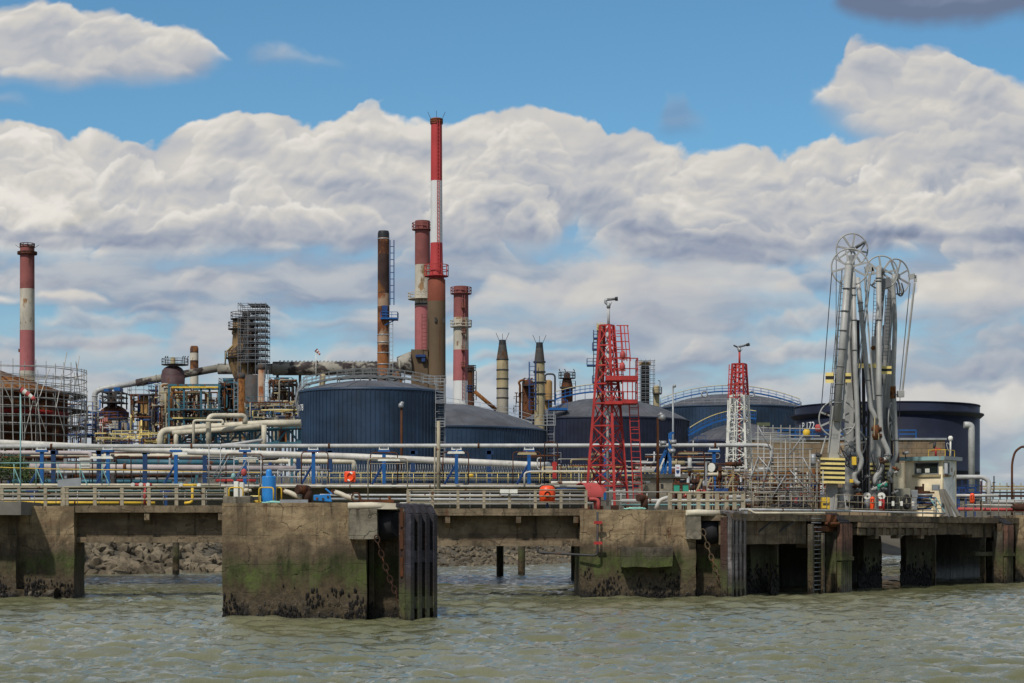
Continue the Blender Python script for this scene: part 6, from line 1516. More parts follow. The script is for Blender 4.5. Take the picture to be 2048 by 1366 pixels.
# ladder and cages on the right flank
g = MB(); ladder_on(g, P(1239, 760, d-.9), P(1232, 651, d-.6), .42, .28, .022); g.build('ladder', mRed, rt_)
g = MB()
for x0, x1 in ((1246, 1243), (1252, 1250), (1259, 1257)): g.bar(P(x0+2, 722, d-.9), P(x1-2, 650, d-.7), .05)
for i in range(5): y = 651+i*16; g.bar(P(1233, y, d-.6), P(1257+i*.6, y, d-.75), .045)
g.build('ladder_cage', mRed, rt_)
def bal(t_, x0, x1, yt, yb, d, dep, mat, name='balcony', toe=.16, posts=5):
    a, b = X(x0, d), X(x1, d); z = Zh(yb, d); g = MB(); g.box(a, b, d-dep, d+.3, z-.07, z); g.box(a, b, d-dep-.03, d-dep, z-.06, z+toe); g.box(b, b+.03, d-dep, d+.3, z-.06, z+toe); o = g.build(name, mat, t_)
    h = Zh(yt, d)-z; g = MB()
    for i in range(posts): x = a+(b-a)*i/(posts-1); g.bar((x, d-dep, z), (x, d-dep, z+h), .05)
    for f in (1., .5): g.bar((a, d-dep, z+h*f), (b, d-dep, z+h*f), .05); g.bar((b, d-dep, z+h*f), (b, d+.3, z+h*f), .05); g.bar((a, d-dep, z+h*f), (a, d+.3, z+h*f), .05)
    g.bar((b, d+.3, z), (b, d+.3, z+h), .05); g.build('railing', mat, o)
bal(rt_, 1210, 1273, 720, 761, d-.2, 1.0, mRed, toe=.17); bal(rt_, 1243, 1272, 766, 807, d-.2, 1.1, mRed, toe=.14, posts=4); bal(rt_, 1209, 1245, 786, 808, d-.2, .9, mRed, toe=.1, posts=3)
g = MB(); ladder_on(g, P(1276, 1000, d-.7), P(1267, 806, d-.7), .46, .30, .026); g.build('lower_ladder', mRed, rt_)
for i in range(8): g = MB(); y = 815+i*22; g.bar(P(1258+i*.8, y, d-.5), P(1276+i*.9, y, d-.5), .04); g.build('ladder_hoop', mRed, rt_)
for x, y in ((1245.5, 710), (1244.5, 733)):
    g = MB(); q = P(x, y, d-1.3); g.lathe(q.x, q.y, [(.09, q.z-.2), (.15, q.z-.12), (.15, q.z+.05), (.09, q.z+.2)], 12, capb=True); g.obox(q+Vector((0, 0, -.2)), (.17, 0, 0), (0, .08, 0), (0, 0, .035)); g.build('red_lamp', mRedF, rt_)
# white one
d = 136
wt, c, k, cor2 = lattice('white lattice tower with a red upper third and a water monitor on top', 1478.5, d, 938, 728, 29, 15.5, R(200), (728, 745, 768, 791, 814, 838, 862, 886, 910, 934), (mRed, mWhite), 791, .13, .075)
monitor(wt, 1479, 703, 730, d, 1499, 688.5, 1485, mRed, [(1479, 702), (1476, 697), (1477, 694)]); g = MB(); g.tube([P(1476, 695, d), P(1467, 690.5, d)], .06, 6); g.build('tail_lever', mDark, wt); g = MB(); g.tube([P(1479, 935, d), P(1479, 730, d)], .07, 8); g.build('inner_riser', mRedF, wt)
for sx_, m_, y0, y1 in ((0, mWhite, 936, 800), (0, mRed, 796, 730)):
    g = MB(); xa = np.interp(y0, [730, 936], [1466, 1459]); xb = np.interp(y1, [730, 936], [1466, 1459]); ladder_on(g, P(xa, y0, d-1.3), P(xb, y1, d-.9), .5, .3, .03, cage=.55); g.build('ladder', m_, wt)
for i in range(4):
    q = cor2(i, 938); g = MB(); g.bar((q.x, q.y, 4.1), q, .22); g.build('stilt', mGalv, wt)

# ------------------------------------------------------------------ loading arms
def wheel(t_, cx, cy, d, rp, yaw, mat, spokes=8, name='sheave_wheel', tr=.042, ph=.3, part=1.):
    k = S(d); c = P(cx, cy, d); r = rp*k; a = Vector((math.cos(yaw), math.sin(yaw), 0)); up = Vector((0, 0, 1)); g = MB()
    g.tube([c+a*math.cos(t)*r+up*math.sin(t)*r for t in np.linspace(0, 2*math.pi, 48, endpoint=False)], tr, 8, closed=True); o = g.build(name, mat, t_)
    n_ = Vector((-a.y, a.x, 0)); g = MB(); g.tube([c-n_*.14, c+n_*.14], r*.17, 16); g.build('hub', mArmD, o)
    for i in range(spokes):
        t = ph+i*2*math.pi/spokes; dv = a*math.cos(t)+up*math.sin(t); sd_ = a*-math.sin(t)+up*math.cos(t)
        g = MB(); g.obox(c+dv*r*.56, dv*r*.44, sd_*.05, n_*.03); g.build('spoke', mat, o)
    return o, c, r
def striped(t_, x0, x1, y0, y1, d, n, dep=.7, skew=0, name='counterweight', first=0):
    g = MB()
    for i in range(2*n-1):
        g.cur = (i+first) % 2; ya = y0+(y1-y0)*i/(2*n-1); yb = y0+(y1-y0)*(i+1)/(2*n-1); e = .04 if g.cur == 0 else 0
        g.hexa([P(x0, yb, d-e), P(x1, yb+skew, d-e), P(x1, yb+skew, d+dep), P(x0, yb, d+dep), P(x0, ya, d-e), P(x1, ya+skew, d-e), P(x1, ya+skew, d+dep), P(x0, ya, d+dep)])
    return g.build(name, [mYelP, mBlack], t_)
def cable(t_, a, b, da, db, r=.02, mat=mDark, name='cable'):
    g = MB(); g.tube([P(*a, da), P(*b, db)], r, 5); return g.build(name, mat, t_)
def loop(t_, pts, d, r=.035, mat=mRubber, name='hose'):
    g = MB(); q = [P(*p, d) for p in pts]; q = roundpath(q, .5, 6); g.tube(q, r, 6); return g.build(name, mat, t_)
def plate_col(t_, a, b, d, w, dep, mat, name='column', fl=()):
    g = MB(); p0, p1 = P(*a, d), P(*b, d); dv = p1-p0; side = Vector((1, 0, 0))
    g.hexa([p0-side*w/2, p0+side*w/2, p0+side*w/2+Vector((0, dep, 0)), p0-side*w/2+Vector((0, dep, 0)), p1-side*w*.42, p1+side*w*.42, p1+side*w*.42+Vector((0, dep, 0)), p1-side*w*.42+Vector((0, dep, 0))])
    return g.build(name, mat, t_, bevel=.02)
def flanges(t_, a, b, d, r, ys, mat, parent=None):
    for y in ys:
        f = (y-a[1])/(b[1]-a[1]); x = a[0]+(b[0]-a[0])*f; q = P(x, y, d); dv = (P(*b, d)-P(*a, d)).normalized()*.025; g = MB(); g.tube([q-dv, q+dv], r, 14); g.build('flange', mat, t_)
k = S(112)
# A
d = 111; aA = thing('marine_loader', 'leftmost grey loading arm with the big yellow and black striped weight near its foot', 'loading arm', tuple(P(1663, 1020, d)), 'marine loading arms')
plate_col(aA, (1663, 1024), (1673.5, 812), d, .62, .5, mArm)
g = MB(); a_, b_ = P(1656, 905, d-.03), P(1666, 812, d-.03); g.bar(a_, b_, .06, .12); a_, b_ = P(1676, 905, d-.03), P(1684, 812, d-.03); g.bar(a_, b_, .06, .12); g.build('guide_rail', mArm, aA)
g = MB()
for y in (868, 871, 874, 877):
    for j in range(6): q = P(1663.5+j*2.9, y, d-.005); g.ball(q, .022, 6)
g.build('bolt_row', mArmD, aA)
pA0, pA1 = (1673, 842), (1697, 529)
g = MB(); g.tube([P(*pA0, d-.2), P(*pA1, d-.2)], [.215, .185], 18); g.ball(P(1697, 528, d-.2), .20, 14); g.build('inboard_pipe', mArm, aA); flanges(aA, pA0, pA1, d-.2, .25, (577, 622, 661, 698, 733, 768, 806), mArmD)
g = MB(); g.bar(P(1686, 838, d+.15), P(1705, 540, d+.15), .16, .30); g.build('web_beam', mArm, aA); g = MB(); g.bar(P(1659, 850, d+.1), P(1684, 560, d+.1), .05, .1); ladder_on(g, P(1664, 812, d+.3), P(1686, 560, d+.3), .3, .35, .02); g.build('ladder', mArmD, aA)
wheel(aA, 1700, 534, d+.35, 36.6, R(-8), mArm, 8, ph=.25); wheel(aA, 1675, 837, d+.62, 36.5, R(-6), mArm, 8, ph=.42)
striped(aA, 1641, 1690, 915, 966, d-.55, 6, .8, 1.2); striped(aA, 1651, 1667, 745, 766, d-.1, 2, .5); striped(aA, 1691, 1702, 746, 765, d-.1, 2, .5)
cable(aA, (1663.5, 545), (1643, 812), d+.3, d+.3, .025); cable(aA, (1672.5, 556), (1671, 800), d+.4, d+.4, .018); cable(aA, (1684, 540), (1668, 800), d+.5, d+.5, .03, mArmD, 'rod'); cable(aA, (1652.5, 872), (1642, 908), d+.2, d+.1, .05, mArm, 'strut')
g = MB(); g.tube([P(1632, 908, d+.2), P(1642, 914, d+.1)], .12, 10); g.build('motor', mDark, aA)
g = MB(); g.obox(P(1641, 925, d+.3)+Vector((-.1, 0, .2)), (.06, 0, 0), (0, .1, 0), (0, 0, .12)); g.build('small_box', mWhite, aA)
g = MB(); q = [P(*p, d+.1) for p in ((1706, 545), (1711, 760), (1713, 790), (1717, 905), (1724, 919), (1720, 937), (1708, 949), (1709, 962), (1718, 968))]; g.tube(roundpath(q, .45, 5), .135, 14); g.build('outboard_pipe', mArm, aA)
flanges(aA, (1706, 545), (1711, 760), d+.1, .17, (576, 590, 640, 700), mArmD)
g = MB(); g.tube([P(1681, 1022, d+.5), P(1681, 975, d+.5)], .24, 16); g.tube([P(1681, 984, d+.5), P(1681, 980, d+.5)], .33, 16); g.build('pedestal', mArm, aA); g = MB(); g.bar(P(1686, 968, d-.1), P(1692, 1018, d-.2), .06); g.bar(P(1668, 985, d), P(1664, 1020, d), .10); g.build('stay', mArm, aA)
g = MB(); q = P(1708, 922, d-.2); g.obox(q, (.12, 0, 0), (0, .1, 0), (0, 0, .23)); g.build('yellow_box', mYel, aA, bevel=.015)
g = MB(); q = P(1702.5, 962, d-.2); g.obox(q, (.10, 0, 0), (0, .1, 0), (0, 0, .10)); g.build('yellow_box', mYel, aA, bevel=.015)
loop(aA, [(1681, 893), (1690, 915), (1699, 925), (1697, 935), (1691, 930), (1694, 912), (1704, 911)], d-.1); loop(aA, [(1681, 898), (1692, 906), (1700, 918), (1694, 932), (1688, 925)], d-.15, .03)
# B behind
d = 114.5; aB = thing('marine_loader', 'second grey loading arm, close behind the leftmost one with the highest wheel', 'loading arm', tuple(P(1699, 1020, d)), 'marine loading arms')
plate_col(aB, (1698, 1022), (1703, 510), d, .46, .5, mArm); g = MB(); g.tube([P(1703, 512, d-.25), P(1703, 640, d-.25), P(1712, 800, d-.25)], .17, 14); g.build('inboard_pipe', mArmD, aB)
g = MB(); g.tube(roundpath([P(*p, d-1.5) for p in ((1715, 555), (1722, 620), (1738, 790), (1742, 818), (1748, 828), (1752, 840))], .5), .14, 14); g.build('outboard_pipe', mArm, aB); flanges(aB, (1722, 620), (1738, 790), d-1.5, .17, (606, 622, 760), mArmD)
wheel(aB, 1704, 499, d, 32, R(5), mArm, 8, ph=.6); wheel(aB, 1701, 887, d, 31, R(4), mArm, 8, ph=.1)
g = MB(); g.bar(P(1712, 496, d-.3), P(1732, 483, d-.3), .10, .14); g.bar(P(1722, 500, d-.3), P(1731, 486, d-.3), .07); g.tube([P(1712, 494, d-.4), P(1728, 484, d-.4)], .07, 8); g.build('latch_cylinder', mArmD, aB)
g = MB(); a_ = P(1738, 538, d-1.5); g.obox(a_, (.22, 0, .05), (0, .08, 0), (-.05, 0, .16)); g.obox(a_+Vector((.22, 0, -.1)), (.08, 0, 0), (0, .08, 0), (0, 0, .2)); g.build('rim_bracket', mArm, aB)
for x0, y0, x1, y1, r_ in ((1741, 548, 1716, 780, .05), (1738, 548, 1712, 770, .035), (1733, 560, 1725, 690, .022), (1729, 556, 1748, 800, .05)): cable(aB, (x0, y0), (x1, y1), d-1.6, d-1.6, r_, mArm if r_ > .03 else mDark, 'rod' if r_ > .03 else 'cable')
cable(aB, (1672.5, 500), (1672, 690), d, d, .02); striped(aB, 1715, 1752, 727, 736, d-.2, 1, .5); striped(aB, 1716, 1724, 810, 836, d-1., 3, .4)
# C
d = 113.5; aC = thing('marine_loader', 'third grey loading arm, its pipe ending in an S bend with a green valve', 'loading arm', tuple(P(1752, 1020, d)), 'marine loading arms')
plate_col(aC, (1750, 1024), (1755, 672), d+.8, .62, .5, mArm); plate_col(aC, (1748, 770), (1766, 558), d+1.1, .40, .4, mArmD, 'upper_beam')
g = MB(); q = [P(*p, d-.4) for p in ((1757.5, 536), (1758, 800), (1762, 872), (1776, 902), (1777, 914), (1764, 924), (1761, 942), (1750, 955), (1750, 970))]; g.tube(roundpath(q, .45, 5), .15, 16); g.tube([P(1757.5, 536, d-.4), P(1763, 540, d+.1)], .16, 12); g.build('outboard_pipe', mArm, aC); flanges(aC, (1757.5, 536), (1758, 800), d-.4, .19, (556, 562, 640, 790), mArmD)
flanges(aC, (1777, 914), (1764, 924), d-.4, .20, (917,), mArmD)
wheel(aC, 1763, 545, d+.3, 33.3, R(6), mArm, 8, ph=.15); g = MB(); q = P(1771, 566, d+.25); g.obox(q, (.30, 0, .08), (0, .04, 0), (-.05, 0, .26)); g.build('gusset', mArmD, aC)
g = MB(); ladder_on(g, P(1770, 725, d+1.2), P(1777, 590, d+1.2), .30, .20, .022); ladder_on(g, P(1747, 690, d+1.), P(1752, 560, d+1.), .18, .2, .018); g.build('ladder', mArmD, aC)
striped(aC, 1762, 1783, 732, 748, d+.5, 2, .5); g = MB(); q = P(1746, 696, d+.75); g.tube([q, q+Vector((0, -.12, 0))], .13, 14); g.build('eye', mRustO, aC)
g = MB(); q = P(1765, 970, d-.5); g.tube([q-Vector((.3, 0, .1)), q+Vector((.25, 0, .05))], .13, 10); g.bar(q, q+Vector((-.35, -.1, -.3)), .06); g.build('green_valve', mGreen, aC)
g = MB(); q = P(1752, 850, d-.5); g.tube([q, q-Vector((0, 0, .85))], .17, 12); g.tube([q-Vector((.25, 0, .2)), q+Vector((.3, 0, -.25))], .13, 10); g.tube([q-Vector((.2, 0, .6)), q+Vector((.32, 0, -.6))], .12, 10); g.build('swivel', mRust, aC)
striped(aC, 1740, 1752, 926, 966, d+.4, 5, .4); loop(aC, [(1720, 800), (1722, 845), (1730, 855), (1738, 840), (1736, 800)], d-.3, .06); loop(aC, [(1750, 830), (1748, 870), (1756, 882), (1758, 872), (1754, 862)], d-.6, .04, mTan)
# D
d = 116; aD = thing('marine_loader', 'rightmost grey loading arm with twin rods and a box hanging from its wheel rim', 'loading arm', tuple(P(1775, 1020, d)), 'marine loading arms')
plate_col(aD, (1772, 1022), (1775, 690), d+.8, .5, .5, mArm); plate_col(aD, (1768, 770), (1785, 565), d+1., .42, .4, mArmD, 'upper_beam')
g = MB(); q = [P(*p, d-.4) for p in ((1789, 548), (1786, 570), (1790, 648), (1786, 760), (1793, 910), (1785, 926), (1783, 942), (1776, 951), (1783, 966))]; g.tube(roundpath(q, .45, 5), .14, 16); g.build('outboard_pipe', mArm, aD); flanges(aD, (1786, 760), (1793, 910), d-.4, .18, (790, 880), mArmD)
wheel(aD, 1793, 553, d+.2, 35, R(33), mArm, 8, ph=.45); wheel(aD, 1784, 843, d+.4, 37, R(68), mArm, 8, ph=.2)
g = MB(); a_ = P(1824, 553, d-.5); g.obox(a_, (.18, 0, .04), (0, .08, 0), (-.04, 0, .14)); g.obox(a_+Vector((.2, 0, -.12)), (.07, 0, 0), (0, .08, 0), (0, 0, .2)); g.build('rim_bracket', mArm, aD)
cable(aD, (1829, 566), (1804, 788), d-.5, d-.5, .065, mArm, 'rod'); cable(aD, (1820, 566), (1799, 786), d-.5, d-.5, .03, mArmD, 'rod'); cable(aD, (1787, 600), (1770, 790), d-.7, d-.7, .05, mArm, 'rod')
g = MB(); g.obox(P(1801, 788, d-.5), (.20, 0, 0), (0, .15, 0), (0, 0, .19)); g.build('rod_box', mArm, aD, bevel=.02); cable(aD, (1800, 795), (1797, 880), d-.5, d-.4, .02); g = MB(); q = P(1786, 785, d-.4); g.lathe(q.x, q.y, [(.17, q.z-.35), (.17, q.z+.35)], 14); g.build('rusty_sleeve', mRustO, aD)
loop(aD, [(1793, 566), (1796, 590), (1803, 593), (1808, 584), (1803, 566)], d-.6, .04); loop(aD, [(1798, 570), (1800, 595), (1805, 585)], d-.6, .03); striped(aD, 1770, 1782, 926, 966, d+.4, 5, .4)
g = MB(); g.box(X(1790, 117), X(1812, 117), 117.5, 118.4, 4.13, Zh(925, 117)); tag(g.build('valve_box', mHut), 'pale cabinet standing between the right arm and the cream hut', 'cabinet')
for aa, x0, x1, y1, d_, w_ in ((aB, 1722, 1716, 640, 116, .22), (aB, 1712, 1709, 700, 116.4, .2), (aC, 1738, 1741, 730, 116, .30), (aC, 1730, 1727, 690, 117, .2), (aD, 1763, 1770, 650, 117.5, .26), (aD, 1784, 1781, 700, 118, .22)): plate_col(aa, (x0, 1022), (x1, y1), d_, w_, .25, mDark, 'dark_gap_plate')  # dark plates added behind the arms to darken the gaps between them
# upright pipes and gear at the arm feet
t_ = thing('arm_pipework', 'dense dark and grey upright pipes and hoses at the feet of the loading arms', 'pipework', tuple(P(1740, 1020, 117)))
rr = random.Random(77)
for i in range(34):
    x = rr.uniform(1690, 1798); dd = rr.uniform(115, 119.5); y0 = rr.uniform(800, 960); g = MB(); r_ = rr.uniform(.03, .12); q = [P(x, 1024, dd), P(x+rr.uniform(-3, 3), y0, dd)]
    if rr.random() < .5: q.append(P(x+rr.uniform(-16, 16), y0-rr.uniform(0, 6), dd))
    g.tube(roundpath(q, .3), r_, 8); g.build('pipe', rr.choice([mArm, mArmD, mDark, mArm, mDark, mArmD]), t_)
for i in range(26):
    x, y, dd = rr.uniform(1692, 1795), rr.uniform(905, 1012), rr.uniform(112.5, 114.8); q = P(x, y, dd); g = MB(); r_ = rr.uniform(.06, .16); v = Vector((rr.uniform(-1, 1), rr.uniform(-.3, .3), rr.uniform(-.4, .4))).normalized()
    g.tube([q-v*.2, q+v*.2], r_*.7, 8); g.tube([q-v*.03, q+v*.03], r_*1.3, 10); g.build('valve', rr.choice([mArmD, mDark, mArm, mRust, mArm, mRustD]), t_)
for i in range(10):
    x, y = rr.uniform(1692, 1760), rr.uniform(900, 960); loop(t_, [(x, y), (x+rr.uniform(-6, 6), y+30), (x+8, y+36), (x+14, y+20)], rr.uniform(112.6, 114), .028)
# deck gear in front of the arms
def cab(label, x0, x1, y0, y1, d, dep, mat, name='cabinet', cat='cabinet', extra=None):
    t_ = thing(name, label, cat, tuple(P((x0+x1)/2, y1, d))); g = MB(); g.box(X(x0, d), X(x1, d), d, d+dep, Zh(y1, d), Zh(y0, d)); g.build('body', mat, t_, bevel=.02)
    g = MB(); g.box(X(x0+1.2, d), X(x1-1.2, d), d-.012, d, Zh(y1-1.5, d), Zh(y0+1.5, d)); g.build('door', mat, t_)
    g = MB(); q = P(x1-2.5, (y0+y1)/2, d); g.obox(q+Vector((0, -.03, 0)), (.015, 0, 0), (0, .015, 0), (0, 0, .07)); g.build('handle', mDark, t_); return t_
c_ = cab('bright yellow cabinet by the rail at the foot of the leftmost arm', 1644, 1660, 995, 1019, 107, .4, mYel); g = MB(); q = P(1651, 1008, 106.97); g.obox(q, (.14, 0, 0), (0, .01, 0), (0, 0, .05)); g.build('slot', mDark, c_)
cab('tall olive grey cabinet left of the hut stairs with a small notice', 1792, 1821, 977, 1022, 116.5, .6, M('cab_olive', (.26,.25,.19), .7, rust=.1)); cab('grey cabinet beside the olive one under the hut window', 1823, 1836, 980, 1020, 116.8, .5, mGalv)
cab('small grey switch box fixed to the cream hut wall', 1865, 1880, 969, 981, 116.6, .2, mGalv)
for lab, x, y, m_ in (('white disc hose reel left of the tall orange buoy', 1734.5, 992, mWhite), ('white disc hose reel right of the tall orange buoy', 1763.5, 992, mWhite)):
    d = 112; t_ = thing('hose_reel', lab, 'hose reel', tuple(P(x, 1020, d)), 'white hose reels'); g = MB(); q = P(x, y, d); g.tube([q, q+Vector((0, .25, 0))], .20, 20); g.build('disc', m_, t_); g = MB(); g.tube([q+Vector((0, -.01, 0)), q+Vector((0, -.04, 0))], .05, 10); g.build('hub', mDark, t_)
    g = MB(); g.tube([P(x, 1021, d+.15), P(x, 998, d+.15)], .17, 12); g.build('stand', mArmD if x < 1740 else mRed, t_)
for lab, x, y0, y1, d, m_ in (('tall orange red buoy standing by the rail between two white reels', 1745, 993, 1021, 111.3, mOrange), ('orange lifebuoy hood on the far right rail', 1944.5, 986, 1007, 122, mOrange)):
    t_ = thing('lifebuoy_hood', lab, 'life ring', tuple(P(x, y1, d)), 'orange lifebuoy hoods'); g = MB(); kk = S(d); g.lathe(X(x, d), d, [(4*kk, Zh(y1, d)), (5*kk, Zh(y1-4, d)), (5*kk, Zh(y0+5, d)), (3.5*kk, Zh(y0+1, d)), (.5*kk, Zh(y0, d))], 16, capb=True); g.build('hood', m_, t_)
    g = MB(); g.tube([P(x, y0+9, d-.14)+Vector((math.cos(a)*.075, 0, math.sin(a)*.12)) for a in np.linspace(0, 6.28, 14, endpoint=False)], .02, 5, closed=True); g.build('seam', mRustD, t_)
for i, x in enumerate((1760, 1786, 1803, 1826)):
    g = MB(); q = P(x, 1007, 108.6+i*2.4); g.obox(q, (.07, 0, 0), (0, .02, 0), (0, 0, .13)); tag(g.build('notice_sign', mWhite), ('first','second','third','fourth')[i]+' small white upright tag on the platform rail, counted from the left', 'sign', 'white rail tags')
t_ = thing('rubber_tyre', 'black rubber ring leaning on the cabinets left of the hut', 'tyre', tuple(P(1813, 1020, 116))); g = MB(); c = P(1813, 1004, 116.1); g.tube([c+Vector((math.cos(a)*.16, math.sin(a)*.0+.05*math.cos(a), math.sin(a)*.36)) for a in np.linspace(0, 6.28, 24, endpoint=False)], .10, 10, closed=True); g.build('ring', mRubber, t_)
t_ = thing('steel_rack', 'stack of rusty and blue pipes in a low rack below the hut window', 'rack', tuple(P(1850, 1020, 116)))
for i in range(12): y = 983+i*3.2; g = MB(); g.tube([P(1834+rr.uniform(-2, 3), y, 115.6+rr.uniform(0, .5)), P(1868+rr.uniform(-8, 6), y+rr.uniform(-1, 1), 115.6)], rr.uniform(.035, .07), 7); g.build('pipe', rr.choice([mRust, mDark, mTan, mBlueD, mGalv]), t_)
for i, (x0, x1) in enumerate(((1851, 1884), (1862, 1878))): g = MB(); d_ = 114.8; ladder_on(g, P(x1, 1024, d_), P(x0+14, 995, d_), .35, .2, .025); tag(g.build('step_ladder', mTealL if i == 0 else mGalv), ('pale blue step ladder leaning at the foot of the hut', 'grey step ladder leaning at the foot of the hut')[i], 'ladder')

# ------------------------------------------------------------------ control hut
hc = Vector((X(1885, 118), 118, 0)); 
def HP(a, b, z): return hc-WD*a+UD*b+Vector((0, 0, z))
def hbox(g, a0, a1, b0, b1, z0, z1): c = (HP(a0, b0, z0)+HP(a1, b1, z1))/2; return g.obox(c, -WD*(a1-a0)/2, UD*(b1-b0)/2, (0, 0, (z1-z0)/2))
ht = thing('control_hut', 'peeling cream and white control hut with a wide front window on the platform', 'hut', tuple(HP(1.2, 1, 4.13)))
za, zb_, z1_, z2_ = 4.13, 7.50, 6.02+.62, 7.33
LA, LB = 2.38, 2.1
wz0, wz1 = Zh(948, 118), Zh(924, 118); wa0, wa1 = .22, 1.78
g = MB(); hbox(g, 0, LA, 0, .2, za, wz0); hbox(g, 0, LA, 0, .2, wz1, zb_); hbox(g, 0, wa0, 0, .2, wz0, wz1); hbox(g, wa1, LA, 0, .2, wz0, wz1); hbox(g, LA-.2, LA, .2, LB, za, zb_); hbox(g, 0, LA, LB-.2, LB, za, zb_); g.build('front_wall', mHut, ht)
sb0, sb1 = .15, 1.0
g = MB(); hbox(g, -.004, .2, .21, LB-.21, za, wz0); hbox(g, -.004, .2, .21, LB-.21, wz1, zb_); hbox(g, -.004, .2, sb1, LB-.21, wz0, wz1); g.build('side_wall', mHutW, ht)
mGlass, t__, b__ = newmat('window_glass'); b__.inputs['Base Color'].default_value = (.03, .045, .045, 1); b__.inputs['Roughness'].default_value = .06; b__.inputs['Transmission Weight'].default_value = .55
def frm(a0, a1, b0, b1, nm):
    g = MB()
    if nm == 'f':
        for x0, x1, z0, z1 in ((wa0, wa1, wz0, wz0+.05), (wa0, wa1, wz1-.05, wz1), (wa0, wa0+.05, wz0+.05, wz1-.05), (wa1-.05, wa1, wz0+.05, wz1-.05)): hbox(g, x0, x1, -.04, .06, z0, z1)
    else:
        for y0, y1, z0, z1 in ((sb0, sb1, wz0, wz0+.05), (sb0, sb1, wz1-.05, wz1), (sb0, sb0+.05, wz0+.05, wz1-.05), (sb1-.05, sb1, wz0+.05, wz1-.05)): hbox(g, -.04, .06, y0, y1, z0, z1)
    return g.build('window', mGalv, ht)
o = frm(0, 0, 0, 0, 'f'); g = MB(); hbox(g, wa0+.05, wa1-.05, .02, .035, wz0+.05, wz1-.05); g.build('pane', mGlass, o)
o2 = frm(0, 0, 0, 0, 's'); g = MB(); hbox(g, .02, .035, sb0+.05, sb1-.05, wz0+.05, wz1-.05); g.build('pane', mGlass, o2)
for a in (1.36, .82): g = MB(); hbox(g, a, a+.28, .004, .016, wz0+.10, wz0+.34); g.build('notice', mWhite, o)
g = MB(); hbox(g, .78, 1.1, .5, .7, wz0-.3, wz1-.05); g.build('green_locker', M('locker_green', (.012,.075,.045), .5), ht)
g = MB(); hbox(g, .1, 1.9, -.10, 0, wz0-.16, wz0-.02); g.build('window_ledge', mTan, ht)
g = MB(); hbox(g, -.10, -.004, .1, 1.1, wz0-.14, wz0-.02); g.build('window_ledge', mTan, ht)
g = MB(); hbox(g, -.28, LA+.25, -.28, LB+.25, zb_+.004, zb_+.22); rf = g.build('roof', mGalv, ht); g = MB(); hbox(g, -.25, LA+.25, -.30, -.283, zb_-.02, zb_+.20); g.build('fascia', M('fascia_teal', (.22,.36,.36), .7, rust=.3, rs=1.2, rc=(.30,.26,.18)), rf)
g = MB(); hbox(g, 1.2, 1.7, -.12, 0, 5.55, 5.95); hbox(g, 1.16, 1.2, -.2, 0, 5.5, 6.1); g.build('wall_bracket', mRustD, ht)
for a, b0 in ((-.25, .0), (-.55, .1), (-.9, .2)): g = MB(); g.bar(HP(.1+a*.1, -.05+b0, 5.75), HP(a*1.15-.15, -.55+b0, 4.14), .26, .10); g.build('raking_leg', mCB, ht)
g = MB(); p_ = HP(.0, -.32, 0); rail_on(g, [HP(.8, -.2, zb_+.22), HP(-.25, -.2, zb_+.22), HP(-.25, 1.2, zb_+.22)], .38, .8, .02, 0); g.build('roof_rail', mYel, ht)
t_ = thing('fire_monitor', 'small red and black fire monitor on the hut roof', 'monitor', tuple(HP(.9, .3, zb_+.22))); g = MB(); q = HP(.55, .3, zb_+.22); g.tube([q, q+Vector((0, 0, .55))], .07, 8); g.tube([q+Vector((-.25, 0, .35)), q+Vector((.3, 0, .45))], .06, 8); g.build('body', mRed, t_); g = MB(); g.tube([q+Vector((-.1, 0, .5)), q+Vector((-.05, 0, .85))], .08, 8); g.tube([q+Vector((-.4, 0, .8)), q+Vector((.1, 0, .9))], .03, 6); g.build('handle', mDark, t_)
t_ = thing('lamp_post', 'white globe lamp on a short post above the hut roof', 'lamp post', tuple(P(1901, 912, 119.5))); g = MB(); g.tube([P(1901, 912, 119.5), P(1901, 882, 119.5)], .05, 8); g.build('post', mWhite, t_); g = MB(); q = P(1901, 877, 119.5); g.lathe(q.x, q.y, [(.06, q.z-.16), (.13, q.z-.08), (.15, q.z+.05), (.08, q.z+.15)], 12, capb=True); g.build('globe', mWhite, t_); loop(t_, [(1900, 890), (1893, 884), (1894, 895), (1900, 905)], 119.5, .012, mWhite, 'wire')
t_ = thing('security_camera', 'white security camera at the left corner of the hut roof', 'camera', tuple(P(1812, 908, 117))); g = MB(); g.tube([P(1806, 907, 117), P(1817, 905, 116.8)], .085, 12); g.build('housing', mGalv, t_); g = MB(); g.bar(P(1810, 907, 117.1), P(1812, 918, 117.3), .05); g.build('bracket', mDark, t_)

# ------------------------------------------------------------------ block wall behind, walls and racks on the yard
t_ = thing('block_wall', 'tall brown concrete block wall with a blue railing on top behind the loading arms', 'wall', tuple(P(1700, 1040, 190))); d = 190
mWallB = M('block_wall_brown', (.23,.165,.10), .9, var=.25, rust=.30, rs=.3, rc=(.15,.12,.09), streak=.8, bump=.3, scale=.5); nt = NT(mWallB.node_tree)
br = nt.node('ShaderNodeTexBrick'); tcw = nt.node('ShaderNodeTexCoord').outputs['Object']; xyz_ = nt.xyz(tcw); nt.link(nt.comb(xyz_[0], xyz_[2]), br.inputs['Vector']); br.inputs['Scale'].default_value = .55; br.inputs['Mortar Size'].default_value = .012; br.inputs['Color1'].default_value = (1, 1, 1, 1); br.inputs['Color2'].default_value = (.84, .84, .84, 1); br.inputs['Mortar'].default_value = (.45, .45, .45, 1)
pb = nt.n['Principled BSDF']; src = pb.inputs['Base Color'].links[0].from_socket; nt.link(nt.mix(1., src, br.outputs['Color'], 'MULTIPLY'), pb.inputs['Base Color'])
